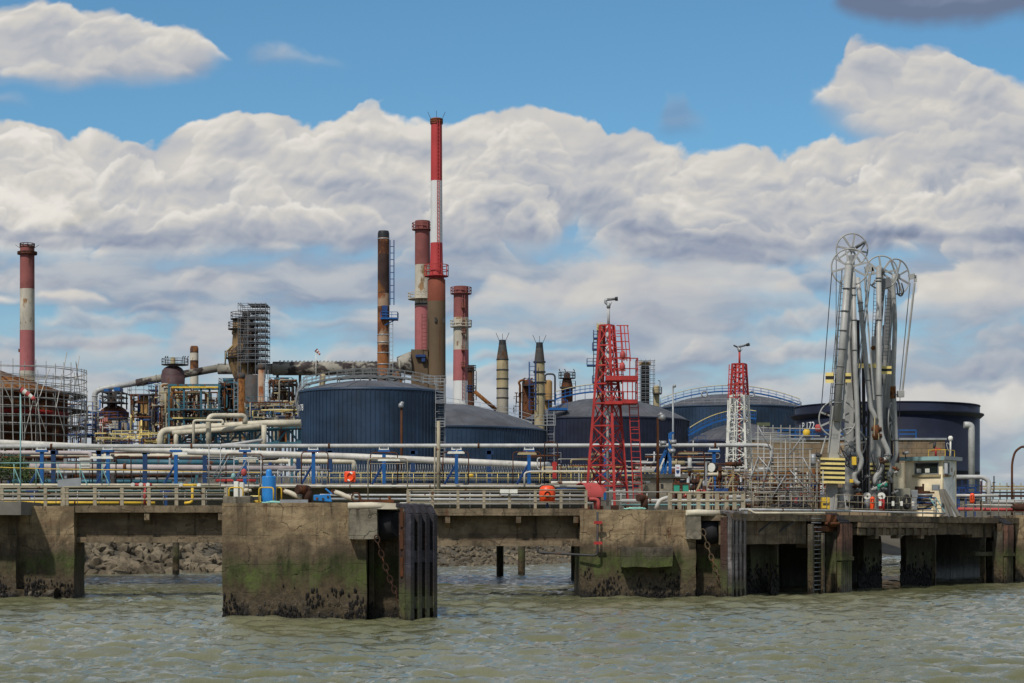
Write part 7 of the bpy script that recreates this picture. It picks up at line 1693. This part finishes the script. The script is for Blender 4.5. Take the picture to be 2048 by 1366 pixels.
g = MB(); g.box(X(1502, d), X(1890, d), d, d+6, GZ, Zh(880, d)); g.build('wall', mWallB, t_); g = MB(); g.box(X(1500, d), X(1893, d), d-.15, d+6.2, Zh(880, d)+.003, Zh(876, d)); cp = g.build('coping', mGalv, t_)
g = MB(); rail_on(g, [P(1556, 876, d+.5), P(1832, 876, d+.5)], .75, 1.6, .06, 1); g.build('railing', mBlue, t_); g = MB(); g.bar(P(1556, 860, d+.5), P(1832, 860, d+.5), .08); g.build('handrail', mYelP, t_)
for x, y, m_, lab in ((1613, 866, mYel, 'yellow ball lamp on the blue railing of the block wall'), (1637, 856, mRedF, 'red and white drum on the blue railing of the block wall')):
    g = MB(); q = P(x, y, d-.2); g.lathe(q.x, q.y, [(.2, q.z-.35), (.34, q.z-.2), (.34, q.z+.2), (.2, q.z+.35)], 12, capb=True); tag(g.build('warning_lamp', m_), lab, 'lamp')
def longwall(label, x0, x1, ytop, d, mat, name='bund_wall', dep=.6):
    g = MB(); g.box(X(x0, d), X(x1, d), d, d+dep, GZ-.2, Zh(ytop, d)); tag(g.build(name, mat), label, 'wall')
longwall('low dark bund wall in front of the navy tanks', 560, 1500, 985, 240, mCB); longwall('long low bund wall on the yard at the far right', 1895, 2300, 1002, 230, mCB)
longwall('low grey bund wall behind the pipe bridge at the left', -200, 620, 952, 208, mCB)
t_ = thing('yard_pipes', 'layered grey pipes and dark trestles behind the pipe bridge at the left', 'pipework', tuple(P(250, 1030, 180))); rr = random.Random(31)
for i in range(30):
    y = 905+i*2.4; x0 = rr.uniform(-80, 350); g = MB(); dd = rr.uniform(160, 198); q = [P(x0, y, dd), P(x0+rr.uniform(150, 420), y+rr.uniform(-1, 2), dd)]
    if rr.random() < .35: q.append(q[-1]+Vector((0, 0, rr.choice((-1, 1))*rr.uniform(.6, 1.6))))
    g.tube(roundpath(q, .3), rr.uniform(.06, .24), 8); g.build('pipe', rr.choice([mGreyP, mDark, mIns, mTeal, mSoot, mCreamP, mRustD, mDark]), t_)
for i in range(26):
    x, dd = rr.uniform(-60, 600), rr.uniform(160, 200); g = MB(); g.bar(P(x, 1030, dd), P(x, rr.uniform(905, 940), dd), rr.uniform(.1, .3)); g.build('trestle', rr.choice([mDark, mTeal, mGalv, mBlueD, mSoot]), t_)
for i in range(14):
    x, dd = rr.uniform(330, 600), rr.uniform(160, 190); vessel(t_, 'valve_drum', x, dd, [(rr.uniform(915, 930), 2.6), (948, 2.6)], rr.choice([mBeige, mGalv, mWhite]), 10)
for i, (y, d_, m_) in enumerate(((973, 430, mTan), (978, 425, mTan), (985, 420, mDark), (992, 330, mRustD))):
    g = MB(); g.bar(P(1960, y, d_), P(2200, y, d_), .5, .35); 
    for x in range(1972, 2200, 14): g.bar(P(x, y, d_), P(x, y-7 if i == 0 else y+40, d_), .18)
    tag(g.build('pipe_rack', m_), ('top tan', 'second tan', 'dark', 'lowest rusty')[i]+' pipe rack on the horizon at the far right', 'rack')
for lab, pts, d, r_, m_ in (('grey pipe leaving the hut side and bending down before the black tank', [(1908, 954), (1966, 954), (1978, 962), (1978, 1030)], 131, 4.6, mGreyP), ('white pipe right of the hut at waist height', [(1908, 991), (1996, 991)], 128, 3, mWhiteP), ('grey green pipe reaching the right edge', [(1985, 1003), (2120, 1003)], 150, 4.2, mGreyP), ('dull red pipe low on the right behind the rail', [(1916, 1018), (2050, 1020)], 129, 3.4, mRedF), ('thin white pipe above the red one at the right', [(1925, 1010), (2060, 1011)], 130, 1.6, mWhiteP), ('rusty brown stub at the right edge', [(2026, 1014), (2100, 1014)], 128.5, 7, mRustD), ('rusty brown bent pipe above the right end of the platform', [(1962, 962), (1962, 1020)], 128, 1.6, mRustD)): solo_pipe(lab, pts, d, r_, m_)
t_ = thing('blue_trestle', 'small blue steel trestle right of the hut in front of the black tank', 'trestle', tuple(P(1935, 1000, 150))); frame(t_, (1918, 1932, 1950), (975, 988), 150, 3, mBlueD, .10); stage(t_, 1930, 1958, 984, 150, mBlueD, 2, 1.0, .1, r=.03)
t_ = thing('street_lamp', 'tall rusty street lamp curving out of the right edge', 'street lamp', tuple(P(2024, 1030, 190))); g = MB(); g.tube(roundpath([P(2024, 1040, 190), P(2024, 925, 190), P(2030, 903, 190), P(2042, 894, 190), P(2049, 893, 190)], 1.2), [.13]*0 or .11, 8); g.build('post', mRust, t_); g = MB(); g.obox(P(2054, 893.5, 190), (.32, 0, .03), (0, .14, 0), (0, 0, .10)); g.build('lamp_head', mGalv, t_)
g = MB(); g.bar(P(1988, 985, 300), P(1988, 952, 300), .15); g.bar(P(1985, 965, 300), P(1991, 965, 300), .12); tag(g.build('antenna', mDark), 'thin antenna mast on the horizon right of the black tank', 'mast')

# ------------------------------------------------------------------ manifold area between the towers and the arms
t_ = thing('manifold_deck', 'dark concrete deck under the rusty manifold behind the mossy block', 'deck', tuple(P(1400, 1030, 112)))
g = MB(); g.rbox(X(1183, 107), X(1640, 107), 107, 150, 3.5, 4.12, 1., .02); g.build('slab', mCB, t_)
for x in (1200, 1320, 1440): g = MB(); g.box(X(x, 110)-.4, X(x, 110)+.4, 110, 148, -1.5, 3.5); g.build('wall', mPile, t_)
mf = thing('pipe_manifold', 'dense rusty manifold of upright risers and valves left of the loading arms', 'manifold', tuple(P(1510, 1020, 116))); rr = random.Random(42)
pal = [mRust, mRust, mTan, mIns, mGalv, mRustD, mRust, mGreyP, mRustD, mCreamP, mRustO, mScaf]
for y, d_, r_, x0, x1 in ((947, 119, 2.0, 1385, 1650), (958, 121, 2.6, 1340, 1600), (969, 117, 1.7, 1400, 1655), (981, 122, 3., 1370, 1660), (992, 116, 2.2, 1400, 1650), (1003, 119, 3.4, 1420, 1660), (936, 124, 2.4, 1250, 1460), (951, 126, 2.2, 1240, 1420), (925, 128, 2., 1270, 1420), (914, 130, 1.6, 1290, 1440)):
    g = MB(); g.tube([P(x0, y, d_), P(x1, y, d_)], r_*S(d_), 8); g.build('header', rr.choice(pal), mf)
for i in range(58):
    x = 1340+i*5.5+rr.uniform(-2, 2); d_ = rr.uniform(112.5, 121); y0 = rr.uniform(936, 972); g = MB(); r_ = rr.uniform(.03, .085); q = [P(x, 1022, d_), P(x, y0, d_)]
    if rr.random() < .4: q.append(P(x+rr.uniform(-12, 12), y0, d_))
    g.tube(roundpath(q, .25), r_, 8); m_ = rr.choice(pal); o = g.build('riser', m_, mf)
    y = rr.uniform(y0+6, 1005); q = P(x, y, d_); g = MB(); g.tube([q+Vector((0, 0, -.05)), q+Vector((0, 0, .05))], r_*2.1, 10); g.tube([q, q+Vector((0, -.35, 0))], .025, 6); w_ = q+Vector((0, -.35, 0)); g.tube([w_+Vector((math.cos(a)*.15, 0, math.sin(a)*.15)) for a in np.linspace(0, 6.28, 12, endpoint=False)], .018, 5, closed=True); g.build('hand_wheel', rr.choice([mDark, mRed, mRust, mGalv, mBlueD]), o)
for i in range(12):
    y = 940+i*6.4+rr.uniform(-2, 2); d_ = rr.uniform(110.5, 114); x0 = rr.uniform(1370, 1470); g = MB(); g.tube([P(x0, y, d_), P(x0+rr.uniform(90, 190), y, d_)], .028, 6); g.build('rail', rr.choice([mRust, mTan, mRustO, mScaf]), mf)
for i in range(20):
    x = 1385+i*13.4; d_ = rr.uniform(110.5, 113); g = MB(); g.bar(P(x, 1020, d_), P(x, rr.uniform(938, 960), d_), .05); g.build('stanchion', rr.choice([mRust, mRustO, mTan, mRust]), mf)
for i in range(34):
    x = rr.uniform(1285, 1660); y = rr.uniform(925, 1012); d_ = rr.uniform(109, 113); q = P(x, y, d_); v = Vector((1, 0, 0)) if rr.random() < .6 else Vector((0, 0, 1)); g = MB(); r_ = rr.uniform(.06, .17)
    g.tube([q-v*rr.uniform(.2, .6), q+v*rr.uniform(.2, .6)], r_*.8, 10); g.tube([q-v*.04, q+v*.04], r_*1.4, 10); g.build('valve', rr.choice(pal+[mWhiteP, mGalv, mPink]), mf)
for a, b, d_ in (((1470, 944), (1562, 1004), 112), ((1470, 962), (1552, 1012), 112.5), ((1400, 1005), (1422, 955), 112), ((1443, 1005), (1466, 950), 112.3), ((1385, 1000), (1404, 958), 111)): g = MB(); g.bar(P(*a, d_), P(*b, d_), .10, .06); g.build('stair_rail', mTan, mf)
mg = thing('pipe_manifold', 'white and rusty small bore pipes and valves behind the red lattice tower', 'manifold', tuple(P(1250, 960, 124)))
for i in range(54):
    x = rr.uniform(1105, 1420); y = rr.uniform(908, 1000); d_ = rr.uniform(111, 128); q = [P(x, y, d_)]
    for s_ in range(rr.randint(1, 3)): q.append(q[-1]+(Vector((rr.uniform(-2.5, 2.5), 0, 0)) if s_ % 2 == 0 else Vector((0, 0, rr.uniform(-1.1, 1.1)))))
    g = MB(); g.tube(roundpath(q, .2), rr.uniform(.02, .06), 7); g.build('pipe', rr.choice([mWhiteP, mGalv, mRust, mGreyP, mRustD, mTan, mScaf, mBlueD]), mg)
for i in range(16):
    x = 1122+i*12; d_ = 122; g = MB(); g.bar(P(x, 985, d_), P(x, 930, d_), .07); g.build('post', rr.choice([mGalv, mRust, mDark]), mg)
longwall('low dark equipment plinth behind the red lattice tower', 1090, 1300, 977, 132, mCB, 'plinth', 3)
rail_thing('yellow railing behind the red lattice tower', 1085, 1340, 957, 934, 126, 24, mYelP, .022, 1); rail_thing('second yellow railing among the manifolds right of the red tower', 1290, 1470, 960, 942, 113, 22, mYel, .02, 1)
# round topped red cover, pillbox, green boxes, sign
t_ = thing('hose_cover', 'faded red curved hose reel cover at the foot of the red lattice tower', 'cover', tuple(P(1180, 1018, 100))); d = 99.5; g = MB()
ax = Vector((.86, .51, 0)); nx = Vector((.51, -.86, 0)); c0 = Vector((X(1164, d), d, Zh(994, d))); ra = .72
for i in range(12):
    q = []
    for rr_ in (ra, ra-.03):
        for t_a in (R(i*10), R((i+1)*10)): q.append(c0+nx*(rr_*math.cos(t_a)-.2)+Vector((0, 0, rr_*math.sin(t_a))))
    o0, o1, i0_, i1_ = q; L_ = ax*.92
    g.hexa([i0_, i0_+L_, o0+L_, o0, i1_, i1_+L_, o1+L_, o1])
g.build('curved_sheet', mRedF, t_)
g = MB(); g.lathe(X(1188, d), d+.5, [(.35, Zh(1004, d)), (.35, Zh(974, d))], 16); g.build('reel', mDark, t_); g = MB(); g.bar(P(1190, 1018, d+.4), P(1190, 985, d+.4), .14); g.bar(P(1201, 985, d+.6), P(1209, 975, d+.6), .3); g.build('stand', mRedF, t_)
solo_pipe('thick red pipe turning down beside the curved red cover', [(1174, 998), (1197, 998), (1197, 1022)], 98.4, 3.6, mRedF, .2, 10)
t_ = thing('standpipe', 'brown standpipe with red clamps running down the left side of the mossy block', 'pipe', tuple(P(1195, 1112, 96.9))); g = MB(); g.tube(roundpath([P(1195, 1024, 97.), P(1195, 1108, 97.), P(1188, 1111, 97.), P(1075, 1105, 97.4), P(1075, 1092, 97.4)], .15), .055, 8); g.build('pipe', mDark, t_)
for y in (1045, 1086): g = MB(); g.obox(P(1196, y, 96.97), (.20, 0, 0), (0, .05, 0), (0, 0, .07)); g.build('clamp', mRed, t_)
t_ = thing('pillbox', 'squat rough concrete box with an overhanging slab roof right of the red lattice tower', 'hut', tuple(P(1314, 1010, 107))); d = 107.5
g = MB(); g.rbox(X(1283, d), X(1346, d), d, d+2.2, 4.1, Zh(956, d), .25, .03); g.build('body', mPill, t_); g = MB(); g.rbox(X(1275, d), X(1376, d), d-.2, d+2.4, Zh(956, d), Zh(948, d), .4, .03); g.build('roof_slab', mCB, t_); g = MB(); g.obox(P(1324, 972, d-.02), (.07, 0, 0), (0, .02, 0), (0, 0, .12)); g.build('vent', mDark, t_); g = MB(); g.bar(P(1279, 985, d-.2), P(1288, 962, d-.2), .25, .12); g.build('buttress', mPill, t_)
t_ = thing('blue_davit', 'blue steel davit frame standing on the concrete box right of the red tower', 'davit', tuple(P(1335, 952, 108))); d = 108
for a, b, w_ in (((1340, 952), (1340, 866), .17), ((1330, 952), (1333, 905), .14), ((1322, 950), (1336, 905), .14), ((1310, 945), (1334, 895), .14), ((1340, 866), (1348, 866), .12)): g = MB(); g.bar(P(*a, d), P(*b, d), w_); g.build('member', mBlue, t_)
for x, y in ((1327, 886), (1347, 884), (1345, 902)): g = MB(); q = P(x, y, d-.2); g.tube([q-Vector((.15, 0, 0)), q+Vector((.15, 0, 0))], .12, 12); g.tube([q-Vector((.2, 0, .02)), q-Vector((.15, 0, 0))], .16, 12); g.build('floodlight', mGalv, t_)
for i, (x0, x1) in enumerate(((1347, 1359), (1365, 1377))):
    d = 104.6; t_ = thing('green_box', ('left of two bright green screens in rusty frames', 'right of two bright green screens in rusty frames')[i], 'box', tuple(P((x0+x1)/2, 985, d)), 'green framed boxes'); g = MB(); a, b = X(x0, d), X(x1, d); g.box(a, b, d, d+.3, Zh(983, d), Zh(969, d)); g.build('screen', mGreen, t_)
    g = MB(); z0, z1 = Zh(984, d), Zh(967, d); g.bar((a-.03, d-.02, z0-.4), (a-.03, d-.02, z1), .05); g.bar((b+.03, d-.02, z0-.4), (b+.03, d-.02, z1), .05); g.bar((a-.05, d-.02, z1), (b+.05, d-.02, z1), .07); g.bar((a-.05, d-.02, z0), (b+.05, d-.02, z0), .06); g.build('frame', mRust, t_)
t_ = thing('shield_sign', 'white upright sign board with a dark blue shield right of the blue davit', 'sign', tuple(P(1355.5, 953, 105))); d = 105
g = MB(); a = P(1355.5, 941, d); g.obox(a, (.135, 0, 0), (0, .015, 0), (0, 0, .31)); g.build('board', M('sign_white', (.70,.70,.74), .5, dirt=.05), t_)
g = MB(); c = a+Vector((0, -.02, -.07)); sh = [(-.09, .09), (.09, .09), (.09, 0), (.06, -.07), (0, -.12), (-.06, -.07), (-.09, 0)]; g.v = [(c.x+x, c.y, c.z+z) for x, z in sh]+[(c.x+x, c.y+.004, c.z+z) for x, z in sh]; g.face(list(range(7))[::-1]); [g.face([i, (i+1) % 7, 7+(i+1) % 7, 7+i]) for i in range(7)]; g.build('shield', mBlueD, t_)
g = MB(); g.obox(a+Vector((0, -.018, .16)), (.08, 0, 0), (0, .003, 0), (0, 0, .012)); g.obox(a+Vector((0, -.018, .11)), (.07, 0, 0), (0, .003, 0), (0, 0, .012)); g.build('red_lines', mRedF, t_)
t_ = thing('cable_drum', 'white faced cable drum with a black rim in the manifold left of the white tower', 'drum', tuple(P(1423, 960, 112))); q = P(1423, 935, 112); g = MB(); g.tube([q, q+Vector((.35, .5, 0))], .29, 24); g.build('rim', mBlack, t_); g = MB(); g.tube([q-Vector((.02, .03, 0)), q+Vector((.01, .01, 0))], .25, 24); g.build('face', mWhite, t_); g = MB(); g.bar(P(1412, 1005, 112), P(1412, 925, 112), .12); g.build('post', mGalv, t_)
for i, x in enumerate((1379, 1384, 1389)): g = MB(); q = P(x, 985, 104.4); g.lathe(q.x, q.y, [(.05, q.z-.12), (.05, q.z+.08), (.02, q.z+.12)], 10, capb=True); tag(g.build('gas_bottle', mWhite), ('left', 'middle', 'right')[i]+' of three small white bottles beside the green screens', 'bottle', 'small white bottles')
for i, (x, r_) in enumerate(((1398, 5), (1403, 4), (1408, 4))): g = MB(); q = P(x, 983, 104.2); g.tube([q, q+Vector((0, .2, 0))], r_*S(104), 12); tag(g.build('capped_pipe', mRedF), ('big', 'middle', 'small')[i]+' pink red pipe cap right of the green screens', 'cap', 'pink pipe caps')
g = MB(); g.rbox(X(1429, 104), X(1455, 104), 103.8, 104.6, Zh(986, 104), Zh(977, 104), .1, .05); tag(g.build('tarpaulin', mBlueD), 'crumpled dark blue tarpaulin in front of the manifold', 'tarpaulin')
t_ = thing('hose_heap', 'heap of black hoses on the platform behind the rail', 'hoses', tuple(P(1560, 1020, 106)))
for i in range(14): x = rr.uniform(1532, 1590); loop(t_, [(x, 1018), (x+rr.uniform(6, 16), 1004+rr.uniform(0, 8)), (x+rr.uniform(18, 30), 1010), (x+rr.uniform(26, 44), 1019)], rr.uniform(104, 107), .045)
# tube scaffolding in front of the white tower
t_ = thing('tube_scaffold', 'wide galvanised tube scaffolding between the white lattice tower and the leftmost arm', 'scaffold', tuple(P(1560, 1020, 109)))
for x, y0 in ((1516, 850), (1541, 866), (1571, 880), (1606, 868), (1620, 900), (1634, 925), (1490, 905), (1528, 890), (1556, 905), (1588, 893), (1503, 925), (1646, 940)):
    for d_ in (108.5, 110.6): g = MB(); g.tube([P(x, 1021, d_), P(x, y0, d_)], .028, 6); g.build('standard', mScaf, t_)
for y, x0, x1 in ((866, 1510, 1580), (882, 1510, 1612), (898, 1505, 1625), (916, 1486, 1640), (933, 1500, 1640), (950, 1486, 1640), (966, 1500, 1640), (984, 1486, 1640), (1001, 1500, 1640), (874, 1510, 1575), (907, 1500, 1600), (925, 1510, 1650), (942, 1486, 1600), (958, 1520, 1650), (975, 1486, 1620), (993, 1510, 1650)):
    g = MB(); g.tube([P(x0, y, 108.5), P(x1, y, 108.5)], .026, 6); g.build('ledger', mScaf, t_)
    g = MB(); g.tube([P(x0, y+1, 110.6), P(x1, y+1, 110.6)], .026, 6); g.build('ledger', mScaf, t_)
for a, b in (((1516, 912), (1578, 984)), ((1545, 905), (1524, 975)), ((1516, 852), (1541, 898)), ((1606, 870), (1575, 915)), ((1580, 940), (1634, 1001)), ((1541, 1000), (1571, 950)), ((1490, 984), (1516, 916)), ((1606, 915), (1634, 966))): g = MB(); g.tube([P(*a, 108.4), P(*b, 108.4)], .03, 6); g.build('brace', mGalv, t_)
for y, x0, x1 in ((916, 1518, 1604), (981, 1518, 1606)): g = MB(); g.box(X(x0, 109), X(x1, 109), 108.6, 110.4, Zh(y, 109), Zh(y, 109)+.05); g.build('boards', mIns, t_)
t_ = thing('tube_scaffold', 'pale tube scaffolding on the dome behind the white lattice tower', 'scaffold', tuple(P(1545, 900, 200)))
for x in (1527, 1546, 1562, 1580, 1600): g = MB(); g.tube([P(x, 1000, 182), P(x, 850, 182)], .05, 5); g.build('standard', mScaf, t_)
for y in (856, 870, 884): g = MB(); g.tube([P(1522, y, 182), P(1640, y+2, 182)], .05, 5); g.build('ledger', mScaf, t_)
g = MB(); g.box(X(1515, 230), X(1540, 230), 230, 231, Zh(852, 230), Zh(845, 230)); tag(g.build('roof_cabinet', M('cab_moss', (.09,.10,.055), .8)), 'olive cabinet on the small dark dome right of the white lattice tower', 'cabinet')
solo_pipe('short thick white pipe rising from the mossy block right of its rusty elbow', [(1312, 1018), (1319, 1000), (1336, 995)], 100, 4.2, mWhiteP, .3, 12)
g = MB(); g.bar(P(1328, 917, 108), P(1318, 940, 108), .08, .2); tag(g.build('chute', mWhite), 'white slanting chute at the right foot of the red tower ladder', 'chute')
g = MB(); q = P(1109, 925, 112); g.bar(q, q-Vector((0, 0, .9)), .22); g.tube([q-Vector((0, .1, .1)), q-Vector((0, -.1, .1))], .16, 10); tag(g.build('hydrant', mRed), 'red hydrant left of the red lattice tower', 'hydrant')
# ------------------------------------------------------------------ smoke and steam
def plume(name, label, cx, cy, d, rx, ry, col, dens, seed, scale, emit=0):
    g = MB(); c = P(cx, cy, d); g.ball((0, 0, 0), 1, 24); k = S(d)
    m = bpy.data.materials.new(name); m.use_nodes = True; t = NT(m.node_tree); t.n.remove(t.n['Principled BSDF'])
    v = t.node('ShaderNodeVolumePrincipled'); v.inputs['Color'].default_value = (*col, 1); v.inputs['Anisotropy'].default_value = .2
    tc = t.node('ShaderNodeTexCoord').outputs['Object']; ln = t.node('ShaderNodeVectorMath', operation='LENGTH'); t.link(tc, ln.inputs[0])
    n = t.noise(t.scalev(tc, (scale,)*3), 1., 4, .6, float(seed)); f = t.math('MULTIPLY', t.sstep(ln.outputs['Value'], 1., .15), t.sstep(n, .40, .68))
    t.link(t.math('MULTIPLY', f, dens), v.inputs['Density']); t.link(v.outputs[0], t.n['Material Output'].inputs['Volume'])
    o = g.build(name, m); o.location = c; o.scale = (rx*k, rx*k*.6, ry*k); o.rotation_euler = (0, R(emit), 0); tag(o, label, 'smoke' if 'smoke' in name else 'steam', kind='thing'); return o
plume('steam_plume', 'white steam rising between the rusty round stacks below the flue', 503, 785, 452, 14, 32, (.95,.94,.95), .34, 1, 1.6)
plume('steam_plume', 'puff of pale steam beside the foot of the sooty tower above the flue', 526, 712, 466, 12, 20, (.85,.82,.82), .22, 2, 1.6)
plume('smoke_plume', 'small grey smoke puff above the flue left of the slim rusty chimney', 730, 703, 470, 20, 18, (.45,.46,.50), .13, 3, 1.7, -30)
plume('smoke_plume', 'faint yellowish smoke drifting right from the far left chimney', 150, 440, 545, 115, 26, (.75,.66,.42), .035, 4, 2.0, -14)
SC.cycles.volume_step_rate = 2.; SC.cycles.volume_max_steps = 128
